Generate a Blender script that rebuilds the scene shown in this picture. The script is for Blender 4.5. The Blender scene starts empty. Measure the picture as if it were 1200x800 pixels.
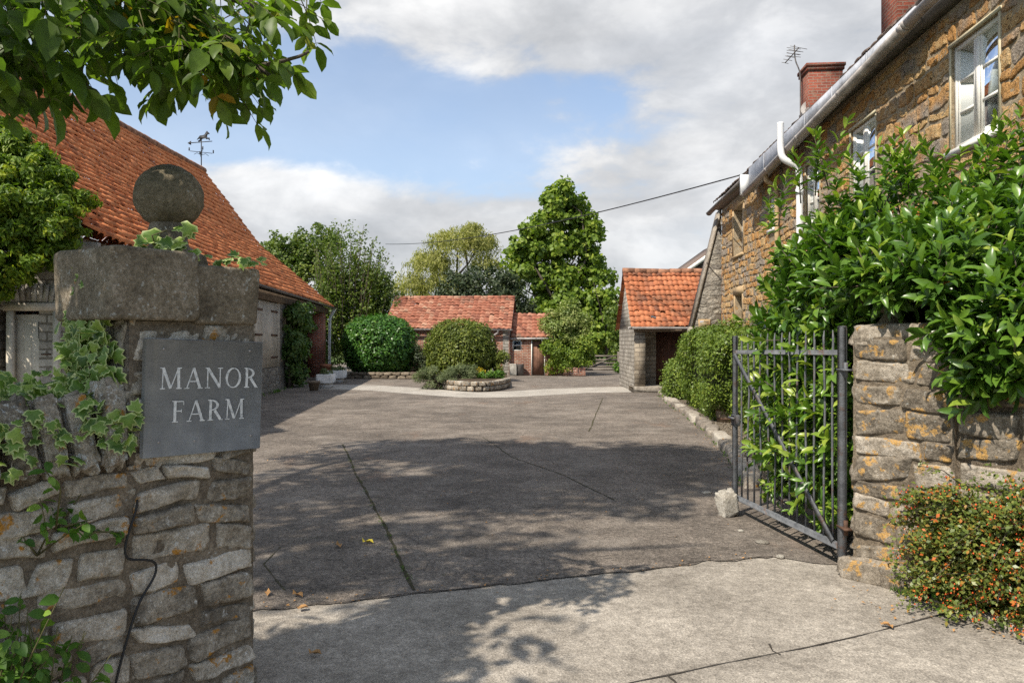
import bpy, math, random
import numpy as np
from mathutils import Vector
RNG = np.random.default_rng(11)
random.seed(5)
SC = bpy.context.scene
COL = SC.collection
EYE = 1.55
F_PX = 900.0

def at(px, py, Y):
    return np.array([(px - 600) / F_PX * Y, Y, EYE - (py - 400) / F_PX * Y])
def gnd(px, py, z=0.0):
    Y = (EYE - z) * F_PX / (py - 400)
    return np.array([(px - 600) / F_PX * Y, Y, z])
def A(*v): return np.array(v, dtype=float)
def unit(v):
    v = np.asarray(v, float); return v / np.maximum(np.linalg.norm(v, axis=-1, keepdims=True), 1e-9)

# ---------------------------------------------------------------- noise
def _h(i, j, k):
    n = (i * 374761393 + j * 668265263 + k * 2147483647 + 1013) & 0xFFFFFFFF
    n = ((n ^ (n >> 13)) * 1274126177) & 0xFFFFFFFF
    return ((n ^ (n >> 16)) & 0xFFFF) / 65535.0
def vnoise(P, scale=1.0):
    P = np.asarray(P, float) * scale + 1000.0
    I = np.floor(P).astype(np.int64); f = P - I; f = f * f * (3 - 2 * f)
    r = 0
    for a in (0, 1):
        for b in (0, 1):
            for c in (0, 1):
                w = (f[..., 0] if a else 1 - f[..., 0]) * (f[..., 1] if b else 1 - f[..., 1]) * (f[..., 2] if c else 1 - f[..., 2])
                r = r + w * _h(I[..., 0] + a, I[..., 1] + b, I[..., 2] + c)
    return r * 2 - 1
def fbm(P, scale=1.0, o=3):
    return sum(vnoise(P, scale * 2 ** i) * 0.5 ** i for i in range(o))

# ---------------------------------------------------------------- objects
ORG = {}
def tag(o, label=None, cat=None, group=None, kind=None):
    if label: o['label'] = label
    if cat: o['category'] = cat
    if group: o['group'] = group
    if kind: o['kind'] = kind
    return o
def thing(name, label, cat, loc=(0, 0, 0), group=None):
    o = bpy.data.objects.new(name, None); COL.objects.link(o)
    o.empty_display_size = 0.2
    o.location = tuple(loc); ORG[o.name] = np.array(loc, float)
    return tag(o, label, cat, group)

class MB:
    def __init__(s): s.V = []; s.F = []; s.R = []; s.E = []; s.n = 0
    def add(s, V, F, r=0.5, e=0.0):
        V = np.asarray(V, float).reshape(-1, 3)
        s.V.append(V)
        s.R.append(np.broadcast_to(np.asarray(r, float), (len(V),)))
        s.E.append(np.broadcast_to(np.asarray(e, float), (len(V),)))
        if isinstance(F, np.ndarray): s.F.append(F + s.n)
        else:
            by = {}
            for f in F: by.setdefault(len(f), []).append(f)
            for k in by: s.F.append(np.array(by[k]) + s.n)
        s.n += len(V); return s
    def obox(s, c, ux, uy, uz, r=0.5, bev=0.0):
        c, ux, uy, uz = map(lambda q: np.asarray(q, float), (c, ux, uy, uz))
        if bev <= 0:
            V = [c + a * ux + b * uy + d * uz for d in (-1, 1) for b in (-1, 1) for a in (-1, 1)]
            F = [(0, 2, 3, 1), (4, 5, 7, 6), (0, 1, 5, 4), (2, 6, 7, 3), (0, 4, 6, 2), (1, 3, 7, 5)]
            return s.add(V, F, r)
        L = [np.linalg.norm(q) for q in (ux, uy, uz)]; k = [max(0.0, 1 - bev / l) for l in L]
        V = []; idx = {}
        for d in (-1, 1):
            for b in (-1, 1):
                for a in (-1, 1):
                    for ax in range(3):
                        q = [a * k[0], b * k[1], d * k[2]]; q[ax] = (a, b, d)[ax]
                        idx[(a, b, d, ax)] = len(V); V.append(c + q[0] * ux + q[1] * uy + q[2] * uz)
        F = []
        pm = (-1, 1)
        for sg in pm:
            F.append([idx[(sg, b, d, 0)] for b, d in ((-1, -1), (1, -1), (1, 1), (-1, 1))][::1 if sg > 0 else -1])
            F.append([idx[(a, sg, d, 1)] for a, d in ((-1, -1), (-1, 1), (1, 1), (1, -1))][::1 if sg > 0 else -1])
            F.append([idx[(a, b, sg, 2)] for a, b in ((-1, -1), (1, -1), (1, 1), (-1, 1))][::1 if sg > 0 else -1])
        for p in pm:
            for q in pm:
                F.append([idx[(-1, p, q, 1)], idx[(1, p, q, 1)], idx[(1, p, q, 2)], idx[(-1, p, q, 2)]])
                F.append([idx[(p, -1, q, 0)], idx[(p, 1, q, 0)], idx[(p, 1, q, 2)], idx[(p, -1, q, 2)]])
                F.append([idx[(p, q, -1, 0)], idx[(p, q, 1, 0)], idx[(p, q, 1, 1)], idx[(p, q, -1, 1)]])
                for d in pm: F.append([idx[(p, q, d, 0)], idx[(p, q, d, 1)], idx[(p, q, d, 2)]])
        return s.add(V, F, r)
    def box(s, c, size, rz=0.0, r=0.5, bev=0.0):
        ca, sa = math.cos(rz), math.sin(rz)
        return s.obox(c, A(ca, sa, 0) * size[0] / 2, A(-sa, ca, 0) * size[1] / 2, A(0, 0, size[2] / 2), r, bev)
    def bar(s, a, b, w, h, r=0.5, up=(0, 0, 1), bev=0.0):
        a = np.asarray(a, float); b = np.asarray(b, float); d = b - a; L = np.linalg.norm(d); d = d / L
        x = np.cross(d, up)
        x = unit(x) if np.linalg.norm(x) > 1e-4 else A(1, 0, 0)
        y = np.cross(x, d)
        return s.obox((a + b) / 2, x * w / 2, d * L / 2, y * h / 2, r, bev)
    def tube(s, path, rad, seg=8, r=0.5, cap=True):
        P = np.asarray(path, float); n = len(P)
        rad = np.broadcast_to(np.asarray(rad, float), (n,))
        T = unit(np.gradient(P, axis=0)); up = A(0, 0, 1) if abs(T[0][2]) < 0.9 else A(1, 0, 0)
        ang = np.linspace(0, 2 * np.pi, seg, endpoint=False); V = []
        x = unit(np.cross(T[0], up))
        for i in range(n):
            x = unit(x - T[i] * np.dot(x, T[i])); y = np.cross(T[i], x)
            V.append(P[i] + rad[i] * (np.cos(ang)[:, None] * x + np.sin(ang)[:, None] * y))
        V = np.concatenate(V); F = []
        for i in range(n - 1):
            for j in range(seg):
                k = (j + 1) % seg; F.append((i * seg + j, i * seg + k, (i + 1) * seg + k, (i + 1) * seg + j))
        if cap: F += [tuple(range(seg))[::-1], tuple(range((n - 1) * seg, n * seg))]
        return s.add(V, F, r)
    def lathe(s, c, prof, seg=24, r=0.5):
        c = np.asarray(c, float); ang = np.linspace(0, 2 * np.pi, seg, endpoint=False); V = []
        for (rr, z) in prof: V.append(np.stack([c[0] + rr * np.cos(ang), c[1] + rr * np.sin(ang), np.full(seg, c[2] + z)], 1))
        F = []; n = len(prof)
        for i in range(n - 1):
            for j in range(seg):
                k = (j + 1) % seg; F.append((i * seg + j, i * seg + k, (i + 1) * seg + k, (i + 1) * seg + j))
        return s.add(np.concatenate(V), F, r)
    def poly(s, P, r=0.5): return s.add(P, [tuple(range(len(P)))], r)
    def prism(s, P, d, r=0.5):
        P = np.asarray(P, float); d = np.asarray(d, float); n = len(P)
        F = [tuple(range(n)), tuple(range(n, 2 * n))[::-1]] + [(i, i + n, (i + 1) % n + n, (i + 1) % n) for i in range(n)]
        return s.add(np.concatenate([P, P + d]), F, r)
    def build(s, name, mat, parent=None, smooth=False, uv=True):
        V = np.concatenate(s.V); R = np.concatenate(s.R); E = np.concatenate(s.E)
        org = ORG[parent.name] if parent is not None else A(0, 0, 0)
        me = bpy.data.meshes.new(name)
        me.vertices.add(len(V)); me.vertices.foreach_set('co', (V - org).astype(np.float32).ravel())
        li = np.concatenate([f.ravel() for f in s.F]).astype(np.int32)
        tot = np.concatenate([np.full(len(f), f.shape[1]) for f in s.F]).astype(np.int32)
        st = np.concatenate([[0], np.cumsum(tot)[:-1]]).astype(np.int32)
        me.loops.add(len(li)); me.loops.foreach_set('vertex_index', li)
        me.polygons.add(len(tot)); me.polygons.foreach_set('loop_start', st)
        if smooth: me.polygons.foreach_set('use_smooth', np.ones(len(tot), bool))
        me.update(calc_edges=True)
        at_ = me.attributes.new('rnd', 'FLOAT', 'POINT'); at_.data.foreach_set('value', R.astype(np.float32))
        at_ = me.attributes.new('rim', 'FLOAT', 'POINT'); at_.data.foreach_set('value', E.astype(np.float32))
        if uv:
            nr = np.empty(len(tot) * 3, np.float32); me.polygons.foreach_get('normal', nr); nr = nr.reshape(-1, 3)
            nl = np.repeat(nr, tot, axis=0); p = V[li]
            t = np.cross(np.broadcast_to(A(0, 0, 1), nl.shape), nl); hor = np.linalg.norm(t, axis=1) < 0.5
            t = unit(t); b = np.cross(nl, t)
            u = np.where(hor, p[:, 0], (p * t).sum(1)); v = np.where(hor, p[:, 1], np.where(np.abs(nl[:, 2]) < 0.1, p[:, 2], (p * b).sum(1)))
            ul = me.uv_layers.new(name='UVMap'); ul.data.foreach_set('uv', np.stack([u, v], 1).astype(np.float32).ravel())
        me.materials.append(mat)
        o = bpy.data.objects.new(name, me); COL.objects.link(o)
        if parent is not None: o.parent = parent
        ORG[o.name] = org
        return o

# ---------------------------------------------------------------- materials
class G:
    def __init__(s, name):
        s.m = bpy.data.materials.new(name); s.m.use_nodes = True; s.nt = s.m.node_tree; s.nt.nodes.clear()
        s.out = s.n('ShaderNodeOutputMaterial')
    def n(s, t, **kw):
        x = s.nt.nodes.new(t)
        for k, v in kw.items(): setattr(x, k, v)
        return x
    def link(s, v, sock):
        if isinstance(v, bpy.types.NodeSocket): s.nt.links.new(v, sock)
        elif v is not None:
            if hasattr(sock.default_value, '__len__') and not hasattr(v, '__len__'): sock.default_value = [v] * len(sock.default_value)
            elif hasattr(sock.default_value, '__len__') and len(sock.default_value) == 4 and len(v) == 3: sock.default_value = (*v, 1)
            else: sock.default_value = v
    def math(s, op, a, b=0.5, clamp=False):
        x = s.n('ShaderNodeMath', operation=op); x.use_clamp = clamp
        s.link(a, x.inputs[0]); s.link(b, x.inputs[1]); return x.outputs[0]
    def mix(s, f, a, b, mode='MIX'):
        x = s.n('ShaderNodeMix', data_type='RGBA', blend_type=mode)
        s.link(f, x.inputs[0]); s.link(a, x.inputs[6]); s.link(b, x.inputs[7]); return x.outputs[2]
    def ramp(s, f, stops):
        x = s.n('ShaderNodeValToRGB'); e = x.color_ramp.elements
        while len(e) < len(stops): e.new(0.5)
        for el, (p, c) in zip(e, stops):
            el.position = p; el.color = (*c, 1) if hasattr(c, '__len__') else (c, c, c, 1)
        s.link(f, x.inputs[0]); return x.outputs[0]
    def mr(s, v, a, b, c=0.0, d=1.0, smooth=False):
        x = s.n('ShaderNodeMapRange'); x.interpolation_type = 'SMOOTHSTEP' if smooth else 'LINEAR'
        s.link(v, x.inputs[0]); s.link(a, x.inputs[1]); s.link(b, x.inputs[2]); s.link(c, x.inputs[3]); s.link(d, x.inputs[4]); return x.outputs[0]
    def obj(s): return s.n('ShaderNodeNewGeometry').outputs['Position']
    def uv(s): return s.n('ShaderNodeUVMap').outputs[0]
    def attr(s, nm): return s.n('ShaderNodeAttribute', attribute_name=nm).outputs['Fac']
    def map(s, v, sc=(1, 1, 1), loc=(0, 0, 0), rot=(0, 0, 0)):
        x = s.n('ShaderNodeMapping'); s.link(v, x.inputs[0]); x.inputs['Location'].default_value = loc; x.inputs['Rotation'].default_value = rot; x.inputs['Scale'].default_value = sc; return x.outputs[0]
    def noise(s, v, sc, det=4, rough=0.55, dist=0.0, col=False):
        x = s.n('ShaderNodeTexNoise'); s.link(v, x.inputs['Vector']); x.inputs['Scale'].default_value = sc; x.inputs['Detail'].default_value = det; x.inputs['Roughness'].default_value = rough; x.inputs['Distortion'].default_value = dist
        return x.outputs['Color' if col else 'Fac']
    def vor(s, v, sc, feat='F1', out='Distance', rnd=1.0):
        x = s.n('ShaderNodeTexVoronoi', feature=feat); s.link(v, x.inputs['Vector']); x.inputs['Scale'].default_value = sc; x.inputs['Randomness'].default_value = rnd; return x.outputs[out]
    def warp(s, v, sc, amt):
        nz = s.noise(v, sc, 3, 0.5, col=True)
        a = s.n('ShaderNodeVectorMath', operation='SUBTRACT'); s.link(nz, a.inputs[0]); a.inputs[1].default_value = (0.5, 0.5, 0.5)
        b = s.n('ShaderNodeVectorMath', operation='SCALE'); s.link(a.outputs[0], b.inputs[0]); b.inputs['Scale'].default_value = amt
        c = s.n('ShaderNodeVectorMath', operation='ADD'); s.link(v, c.inputs[0]); s.link(b.outputs[0], c.inputs[1]); return c.outputs[0]
    def bump(s, h, st=0.5, dist=0.02, nrm=None):
        x = s.n('ShaderNodeBump'); x.inputs['Strength'].default_value = st; x.inputs['Distance'].default_value = dist; s.link(h, x.inputs['Height'])
        if nrm is not None: s.link(nrm, x.inputs['Normal'])
        return x.outputs[0]
    def pbr(s, col, rough=0.85, nrm=None, spec=0.3, metal=0.0, **kw):
        x = s.n('ShaderNodeBsdfPrincipled'); s.link(col, x.inputs['Base Color']); s.link(rough, x.inputs['Roughness'])
        x.inputs['Specular IOR Level'].default_value = spec; x.inputs['Metallic'].default_value = metal
        if nrm is not None: s.link(nrm, x.inputs['Normal'])
        s.nt.links.new(x.outputs[0], s.out.inputs[0]); s.b = x; return s.m

def simple(name, c, rough=0.6, spec=0.4, metal=0.0, var=0.25, sc=8, bump=0.15):
    g = G(name); p = g.obj(); nz = g.noise(p, sc, 5, 0.6); n2 = g.noise(p, sc * 7, 3, 0.6)
    f = g.math('ADD', g.mr(nz, 0.3, 0.7, 1 - var, 1 + var), g.mr(n2, 0.3, 0.7, -var * 0.4, var * 0.4))
    col = g.mix(1.0, c, f, 'MULTIPLY')
    return g.pbr(col, g.mr(nz, 0.3, 0.7, max(0.05, rough - 0.12), min(1, rough + 0.12)), g.bump(n2, bump, 0.01), spec, metal)

def stone_mat(name, dark, mid, light, lichen=(0.40, 0.19, 0.035), lich=0.66, white=0.64, bump=0.8, wet=0.0, wcol=(0.42, 0.41, 0.37)):
    g = G(name); p = g.obj(); r = g.attr('rnd')
    n1 = g.noise(p, 7, 6, 0.62); n2 = g.noise(p, 45, 5, 0.7); n3 = g.noise(g.map(p, loc=(3.7, 1.1, 9.2)), 11, 4, 0.6); n4 = g.noise(g.map(p, loc=(8.7, 5.1, 2.2)), 26, 5, 0.7)
    f = g.math('ADD', g.math('MULTIPLY', n1, 0.45), g.math('ADD', g.math('MULTIPLY', n2, 0.5), g.math('MULTIPLY', g.math('SUBTRACT', r, 0.5), 0.22)))
    col = g.ramp(f, [(0.33, dark), (0.49, mid), (0.64, light)])
    col = g.mix(g.mr(n4, white, white + 0.09), col, wcol)
    lm = g.math('MULTIPLY', g.mr(n3, lich, lich + 0.05), g.mr(n2, 0.38, 0.5))
    col = g.mix(lm, col, lichen)
    spots = g.mr(g.vor(p, 38), 0.16, 0.24, 1, 0); spots = g.math('MULTIPLY', spots, g.mr(n1, 0.48, 0.6))
    col = g.mix(g.math('MULTIPLY', spots, 0.55), col, wcol)
    col = g.mix(1.0, col, g.mr(g.noise(p, 140, 4, 0.75), 0.3, 0.7, 0.6, 1.4), 'MULTIPLY')
    h = g.math('ADD', g.math('MULTIPLY', n1, 1.0), g.math('ADD', g.math('MULTIPLY', n2, 0.55), g.math('MULTIPLY', g.noise(p, 130, 3, 0.7), 0.25)))
    return g.pbr(col, 0.92, g.bump(h, bump, 0.02), 0.2)

M = {}
M['stone'] = stone_mat('weathered_rubble', (0.15, 0.126, 0.096), (0.37, 0.32, 0.25), (0.60, 0.54, 0.45), lich=0.60, white=0.60, bump=1.0, wcol=(0.56,0.54,0.49))
M['stone_gold'] = stone_mat('golden_rubble', (0.10, 0.083, 0.063), (0.26, 0.22, 0.17), (0.45, 0.395, 0.325), lichen=(0.42, 0.25, 0.085), lich=0.555, white=0.63, bump=1.0)
M['coping'] = stone_mat('coping_stone', (0.08, 0.066, 0.05), (0.24, 0.20, 0.15), (0.45, 0.39, 0.31), lich=0.60, white=0.53, bump=1.0, wcol=(0.5,0.49,0.45))
M['capstone'] = stone_mat('dark_capstone', (0.085, 0.068, 0.047), (0.20, 0.163, 0.115), (0.37, 0.31, 0.24), lich=0.70, white=0.60, bump=1.0)
M['ballstone'] = stone_mat('ball_stone', (0.08, 0.067, 0.043), (0.17, 0.14, 0.092), (0.29, 0.24, 0.175), lich=0.8, white=0.67, bump=0.9)
M['mortar'] = stone_mat('earthy_mortar', (0.08, 0.063, 0.045), (0.185, 0.148, 0.106), (0.31, 0.255, 0.19), lich=0.74, white=0.70, bump=1.0)
M['pale_rock'] = stone_mat('pale_rock', (0.18, 0.16, 0.13), (0.36, 0.33, 0.28), (0.55, 0.52, 0.46), lich=0.75, white=0.6)
M['kerbstone'] = stone_mat('kerb_stone', (0.13, 0.11, 0.09), (0.30, 0.26, 0.21), (0.46, 0.42, 0.35), lich=0.66)

def rubble_wall(name, tones, mortar, sx=2.6, sy=5.2, grey=0.55, greys=((0.13, 0.12, 0.11), (0.33, 0.30, 0.27))):
    g = G(name); uv = g.uv(); w = g.warp(uv, 1.6, 0.22); w = g.warp(w, 6, 0.085); w = g.warp(w, 24, 0.02)
    v = g.map(w, (sx, sy, 1))
    idc = g.vor(v, 1.0, 'F1', 'Color', 0.85); ed = g.vor(v, 1.0, 'DISTANCE_TO_EDGE', 'Distance', 0.85)
    sep = g.n('ShaderNodeSeparateColor'); g.link(idc, sep.inputs[0])
    p = g.obj(); n1 = g.noise(p, 1.1, 4, 0.6); n2 = g.noise(p, 14, 6, 0.7); n3 = g.noise(p, 60, 4, 0.7)
    col = g.ramp(sep.outputs[0], [(i / (len(tones) - 1), t) for i, t in enumerate(tones)])
    gc = g.mix(sep.outputs[1], greys[0], greys[1])
    gm = g.mr(g.math('ADD', n1, g.math('MULTIPLY', g.math('SUBTRACT', sep.outputs[2], 0.5), 0.32)), grey - 0.03, grey + 0.05)
    col = g.mix(gm, col, gc)
    col = g.mix(1.0, col, g.mr(n2, 0.27, 0.73, 0.35, 1.7), 'MULTIPLY')
    col = g.mix(1.0, col, g.mr(n3, 0.3, 0.7, 0.55, 1.45), 'MULTIPLY')
    col = g.mix(g.math('MULTIPLY', g.mr(g.noise(g.map(p, loc=(7, 9, 3)), 3.2, 6, 0.7), 0.45, 0.62), 0.22), col, g.mix(n2, tones[0], tones[2]))
    pit = g.mr(g.noise(g.map(p, loc=(4, 7, 1)), 22, 4, 0.6), 0.60, 0.70)
    col = g.mix(g.math('MULTIPLY', pit, 0.75), col, (0.035, 0.026, 0.02))
    fl = g.mr(g.noise(g.map(p, loc=(14, 2, 5)), 30, 4, 0.65), 0.62, 0.70)
    col = g.mix(g.math('MULTIPLY', fl, 0.7), col, (0.52, 0.44, 0.33))
    em = g.math('MULTIPLY', g.mr(ed, 0.01, 0.11, 1, 0), g.mr(n2, 0.3, 0.6, 0.5, 1.0))
    mc = g.mix(n2, [c * 0.6 for c in mortar], [c * 1.25 for c in mortar])
    col = g.mix(em, col, mc)
    h = g.math('ADD', g.math('MULTIPLY', g.mr(ed, 0.0, 0.2), 0.65), g.math('ADD', g.math('MULTIPLY', n2, 1.3), g.math('SUBTRACT', g.math('MULTIPLY', n3, 0.35), g.math('MULTIPLY', pit, 0.5))))
    return g.pbr(col, 0.95, g.bump(h, 1.0, 0.05), 0.15)
M['house_stone'] = rubble_wall('house_golden_stone', [(0.44, 0.20, 0.058), (0.26, 0.14, 0.065), (0.50, 0.28, 0.10), (0.36, 0.21, 0.095), (0.50, 0.36, 0.19), (0.40, 0.18, 0.055)], (0.27, 0.20, 0.13), 2.4, 4.2, grey=0.57)
def house_block():
    g = G('house_rubble_block'); p = g.obj(); r = g.attr('rnd'); n1 = g.noise(p, 1.0, 5, 0.6); n2 = g.noise(p, 9, 6, 0.7); n3 = g.noise(p, 48, 5, 0.72)
    f = g.math('ADD', g.math('MULTIPLY', r, 0.75), g.math('ADD', g.math('MULTIPLY', g.math('SUBTRACT', n2, 0.5), 0.8), 0.12))
    col = g.ramp(f, [(0.0, (0.29, 0.155, 0.07)), (0.2, (0.50, 0.28, 0.11)), (0.4, (0.42, 0.215, 0.075)), (0.6, (0.55, 0.38, 0.19)), (0.8, (0.48, 0.28, 0.115)), (1.0, (0.55, 0.44, 0.29))])
    gm = g.mr(g.math('ADD', n1, g.math('MULTIPLY', g.math('SUBTRACT', g.math('FRACT', g.math('MULTIPLY', r, 7.3)), 0.5), 0.30)), 0.495, 0.60)
    col = g.mix(g.math('MULTIPLY', gm, 0.9), col, g.mix(n2, (0.17, 0.15, 0.13), (0.42, 0.37, 0.31)))
    col = g.mix(1.0, col, g.mr(n3, 0.3, 0.7, 0.5, 1.5), 'MULTIPLY')
    pit = g.mr(g.noise(g.map(p, loc=(4, 7, 1)), 20, 5, 0.65), 0.60, 0.68); col = g.mix(g.math('MULTIPLY', pit, 0.75), col, (0.05, 0.033, 0.022))
    fl = g.mr(g.noise(g.map(p, loc=(14, 2, 5)), 26, 5, 0.68), 0.61, 0.68); col = g.mix(g.math('MULTIPLY', fl, 0.75), col, (0.64, 0.55, 0.42))
    h = g.math('ADD', n2, g.math('SUBTRACT', g.math('MULTIPLY', n3, 0.6), g.math('MULTIPLY', pit, 0.6)))
    return g.pbr(col, 0.95, g.bump(h, 1.0, 0.04), 0.12)
M['house_block'] = house_block()
M['house_mortar'] = stone_mat('ochre_mortar', (0.17, 0.125, 0.08), (0.33, 0.26, 0.17), (0.45, 0.38, 0.28), lichen=(0.35, 0.2, 0.07), lich=0.6, white=0.64)
M['grey_stone'] = rubble_wall('grey_lias_rubble', [(0.22, 0.20, 0.17), (0.33, 0.30, 0.25), (0.16, 0.145, 0.125), (0.40, 0.36, 0.29), (0.27, 0.23, 0.18)], (0.25, 0.22, 0.18), 2.6, 6.5, grey=0.62)

def brick_mat(name, c1, c2, mort, bw=0.22, bh=0.073, ms=0.012, warp=0.01, bias=0.0, var=0.35, patch=None):
    g = G(name); uv = g.uv(); w = g.warp(uv, 6, warp)
    b = g.n('ShaderNodeTexBrick'); g.link(w, b.inputs['Vector']); b.inputs['Color1'].default_value = (*c1, 1); b.inputs['Color2'].default_value = (*c2, 1); b.inputs['Mortar'].default_value = (*mort, 1)
    b.inputs['Scale'].default_value = 1.0; b.inputs['Mortar Size'].default_value = ms; b.inputs['Mortar Smooth'].default_value = 0.3; b.inputs['Brick Width'].default_value = bw; b.inputs['Row Height'].default_value = bh; b.inputs['Bias'].default_value = bias
    p = g.obj(); n1 = g.noise(p, 2.2, 5, 0.6); n2 = g.noise(p, 30, 4, 0.7)
    col = g.mix(1.0, b.outputs['Color'], g.mr(n1, 0.3, 0.7, 1 - var, 1 + var), 'MULTIPLY')
    col = g.mix(1.0, col, g.mr(n2, 0.3, 0.7, 0.7, 1.3), 'MULTIPLY')
    if patch: col = g.mix(g.mr(g.noise(g.map(p, loc=(3, 5, 8)), 3.5, 5, 0.7), 0.56, 0.68), col, patch)
    h = g.math('ADD', g.math('MULTIPLY', b.outputs['Fac'], -1.0), g.math('MULTIPLY', n2, 0.5))
    return g.pbr(col, 0.92, g.bump(h, 0.7, 0.02), 0.15)
M['brick'] = brick_mat('red_brick', (0.46, 0.14, 0.08), (0.30, 0.085, 0.05), (0.34, 0.28, 0.22))
M['brick_old'] = brick_mat('old_soft_brick', (0.34, 0.12, 0.07), (0.23, 0.085, 0.055), (0.40, 0.33, 0.26), patch=(0.36, 0.28, 0.21))
M['chimney_brick'] = brick_mat('chimney_brick', (0.24, 0.068, 0.042), (0.15, 0.047, 0.033), (0.20, 0.13, 0.10), patch=(0.20, 0.13, 0.09))
M['squared_stone'] = brick_mat('squared_lias_stone', (0.36, 0.31, 0.24), (0.23, 0.19, 0.14), (0.19, 0.16, 0.125), 0.34, 0.135, 0.016, 0.05, var=0.3, patch=(0.20, 0.17, 0.13))
M['pale_block'] = brick_mat('pale_lias_block', (0.38, 0.35, 0.30), (0.27, 0.245, 0.21), (0.17, 0.15, 0.12), 0.36, 0.13, 0.016, 0.06, var=0.3)

def pantile_mat(name, stops, lichen=(0.10, 0.055, 0.038), thr=0.54):
    g = G(name); p = g.obj(); r = g.attr('rnd'); n1 = g.noise(p, 0.9, 5, 0.65); n2 = g.noise(p, 9, 5, 0.7); n3 = g.noise(p, 45, 3, 0.6)
    col = g.ramp(r, stops)
    col = g.mix(1.0, col, g.mr(n2, 0.3, 0.7, 0.72, 1.25), 'MULTIPLY')
    m = g.mr(g.math('ADD', g.math('MULTIPLY', n1, 0.6), g.math('ADD', g.math('MULTIPLY', n2, 0.3), g.math('MULTIPLY', r, 0.12))), thr, thr + 0.12)
    col = g.mix(g.math('MULTIPLY', m, 0.8), col, lichen)
    col = g.mix(g.mr(n3, 0.60, 0.70, 0, 0.55), col, (0.45, 0.36, 0.26))
    n5 = g.noise(g.map(p, loc=(6, 3, 8)), 3.5, 6, 0.7); col = g.mix(g.mr(n5, 0.58, 0.70, 0, 0.6), col, (0.075, 0.05, 0.04)); col = g.mix(g.mr(g.noise(g.map(p, loc=(1, 13, 4)), 5, 6, 0.7), 0.62, 0.72, 0, 0.5), col, (0.30, 0.24, 0.13))
    return g.pbr(col, 0.88, g.bump(g.math('ADD', n2, g.math('MULTIPLY', n3, 0.5)), 0.35, 0.02), 0.2)
M['pantile'] = pantile_mat('orange_pantile', [(0, (0.24, 0.08, 0.042)), (0.35, (0.40, 0.135, 0.06)), (0.7, (0.50, 0.19, 0.09)), (1, (0.33, 0.11, 0.06))], thr=0.495)
M['pantile_barn'] = pantile_mat('barn_pantile', [(0, (0.42, 0.125, 0.05)), (0.3, (0.68, 0.22, 0.08)), (0.7, (0.78, 0.29, 0.115)), (1, (0.54, 0.165, 0.07))], lichen=(0.19, 0.085, 0.05), thr=0.545)
M['pantile_old'] = pantile_mat('rose_pantile', [(0, (0.20, 0.08, 0.055)), (0.4, (0.31, 0.115, 0.07)), (0.75, (0.40, 0.185, 0.12)), (1, (0.46, 0.27, 0.18))], lichen=(0.13, 0.08, 0.06), thr=0.545)
M['slate_tile'] = pantile_mat('brown_roof_tile', [(0, (0.10, 0.08, 0.07)), (0.5, (0.16, 0.12, 0.10)), (1, (0.20, 0.14, 0.11))])
M['ridge'] = simple('ridge_tile_clay', (0.30, 0.15, 0.09), 0.9, 0.2, var=0.5, sc=3)

# ground materials
def asphalt():
    g = G('worn_asphalt'); p = g.obj(); n0 = g.noise(p, 0.35, 4, 0.6); n1 = g.noise(p, 1.7, 6, 0.65); n2 = g.noise(p, 9, 5, 0.7); n3 = g.noise(p, 70, 3, 0.7); v = g.vor(p, 85)
    f = g.math('ADD', g.math('MULTIPLY', n0, 0.35), g.math('ADD', g.math('MULTIPLY', n1, 0.4), g.math('MULTIPLY', n2, 0.25)))
    col = g.ramp(f, [(0.36, (0.078, 0.066, 0.055)), (0.48, (0.148, 0.124, 0.102)), (0.60, (0.245, 0.206, 0.170))])
    rust = g.mr(g.noise(g.map(p, (0.6, 0.3, 1), (5, 1, 0)), 1.4, 5, 0.7), 0.6, 0.72)
    col = g.mix(g.math('MULTIPLY', rust, 0.5), col, (0.21, 0.125, 0.08))
    moss = g.mr(g.noise(g.map(p, loc=(9, 4, 0)), 3.3, 5, 0.7), 0.63, 0.72)
    col = g.mix(g.math('MULTIPLY', moss, 0.5), col, (0.055, 0.058, 0.03))
    col = g.mix(1.0, col, g.mr(n3, 0.3, 0.7, 0.38, 1.62), 'MULTIPLY'); col = g.mix(1.0, col, g.mr(g.noise(p, 24, 5, 0.75), 0.33, 0.67, 0.6, 1.4), 'MULTIPLY')
    grit = g.mr(v, 0.12, 0.2, 1, 0); grit = g.math('MULTIPLY', grit, g.mr(n2, 0.42, 0.6))
    col = g.mix(g.math('MULTIPLY', grit, 0.75), col, (0.40, 0.36, 0.31))
    cr = g.vor(g.warp(p, 1.1, 0.5), 0.55, 'DISTANCE_TO_EDGE'); cm = g.math('MULTIPLY', g.mr(cr, 0.0, 0.010, 1, 0), g.mr(n1, 0.48, 0.60))
    dust = g.mr(g.noise(g.warp(g.map(p, (1, 1, 1), (2, 8, 0)), 2.0, 0.4), 0.8, 7, 0.72), 0.52, 0.66)
    col = g.mix(g.math('MULTIPLY', dust, 0.5), col, (0.30, 0.262, 0.222))
    oil = g.mr(g.noise(g.map(p, (1, 1, 1), (21, 8, 0)), 1.2, 5, 0.6), 0.62, 0.70)
    col = g.mix(g.math('MULTIPLY', oil, 0.55), col, (0.06, 0.05, 0.042))
    col = g.mix(g.math('MULTIPLY', cm, 0.5), col, (0.03, 0.026, 0.022))
    h = g.math('ADD', g.math('MULTIPLY', n2, 0.5), g.math('SUBTRACT', g.math('MULTIPLY', n3, 0.5), g.math('MULTIPLY', v, 0.5)))
    return g.pbr(col, 0.9, g.bump(h, 0.8, 0.02), 0.25)
M['asphalt'] = asphalt()
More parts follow.
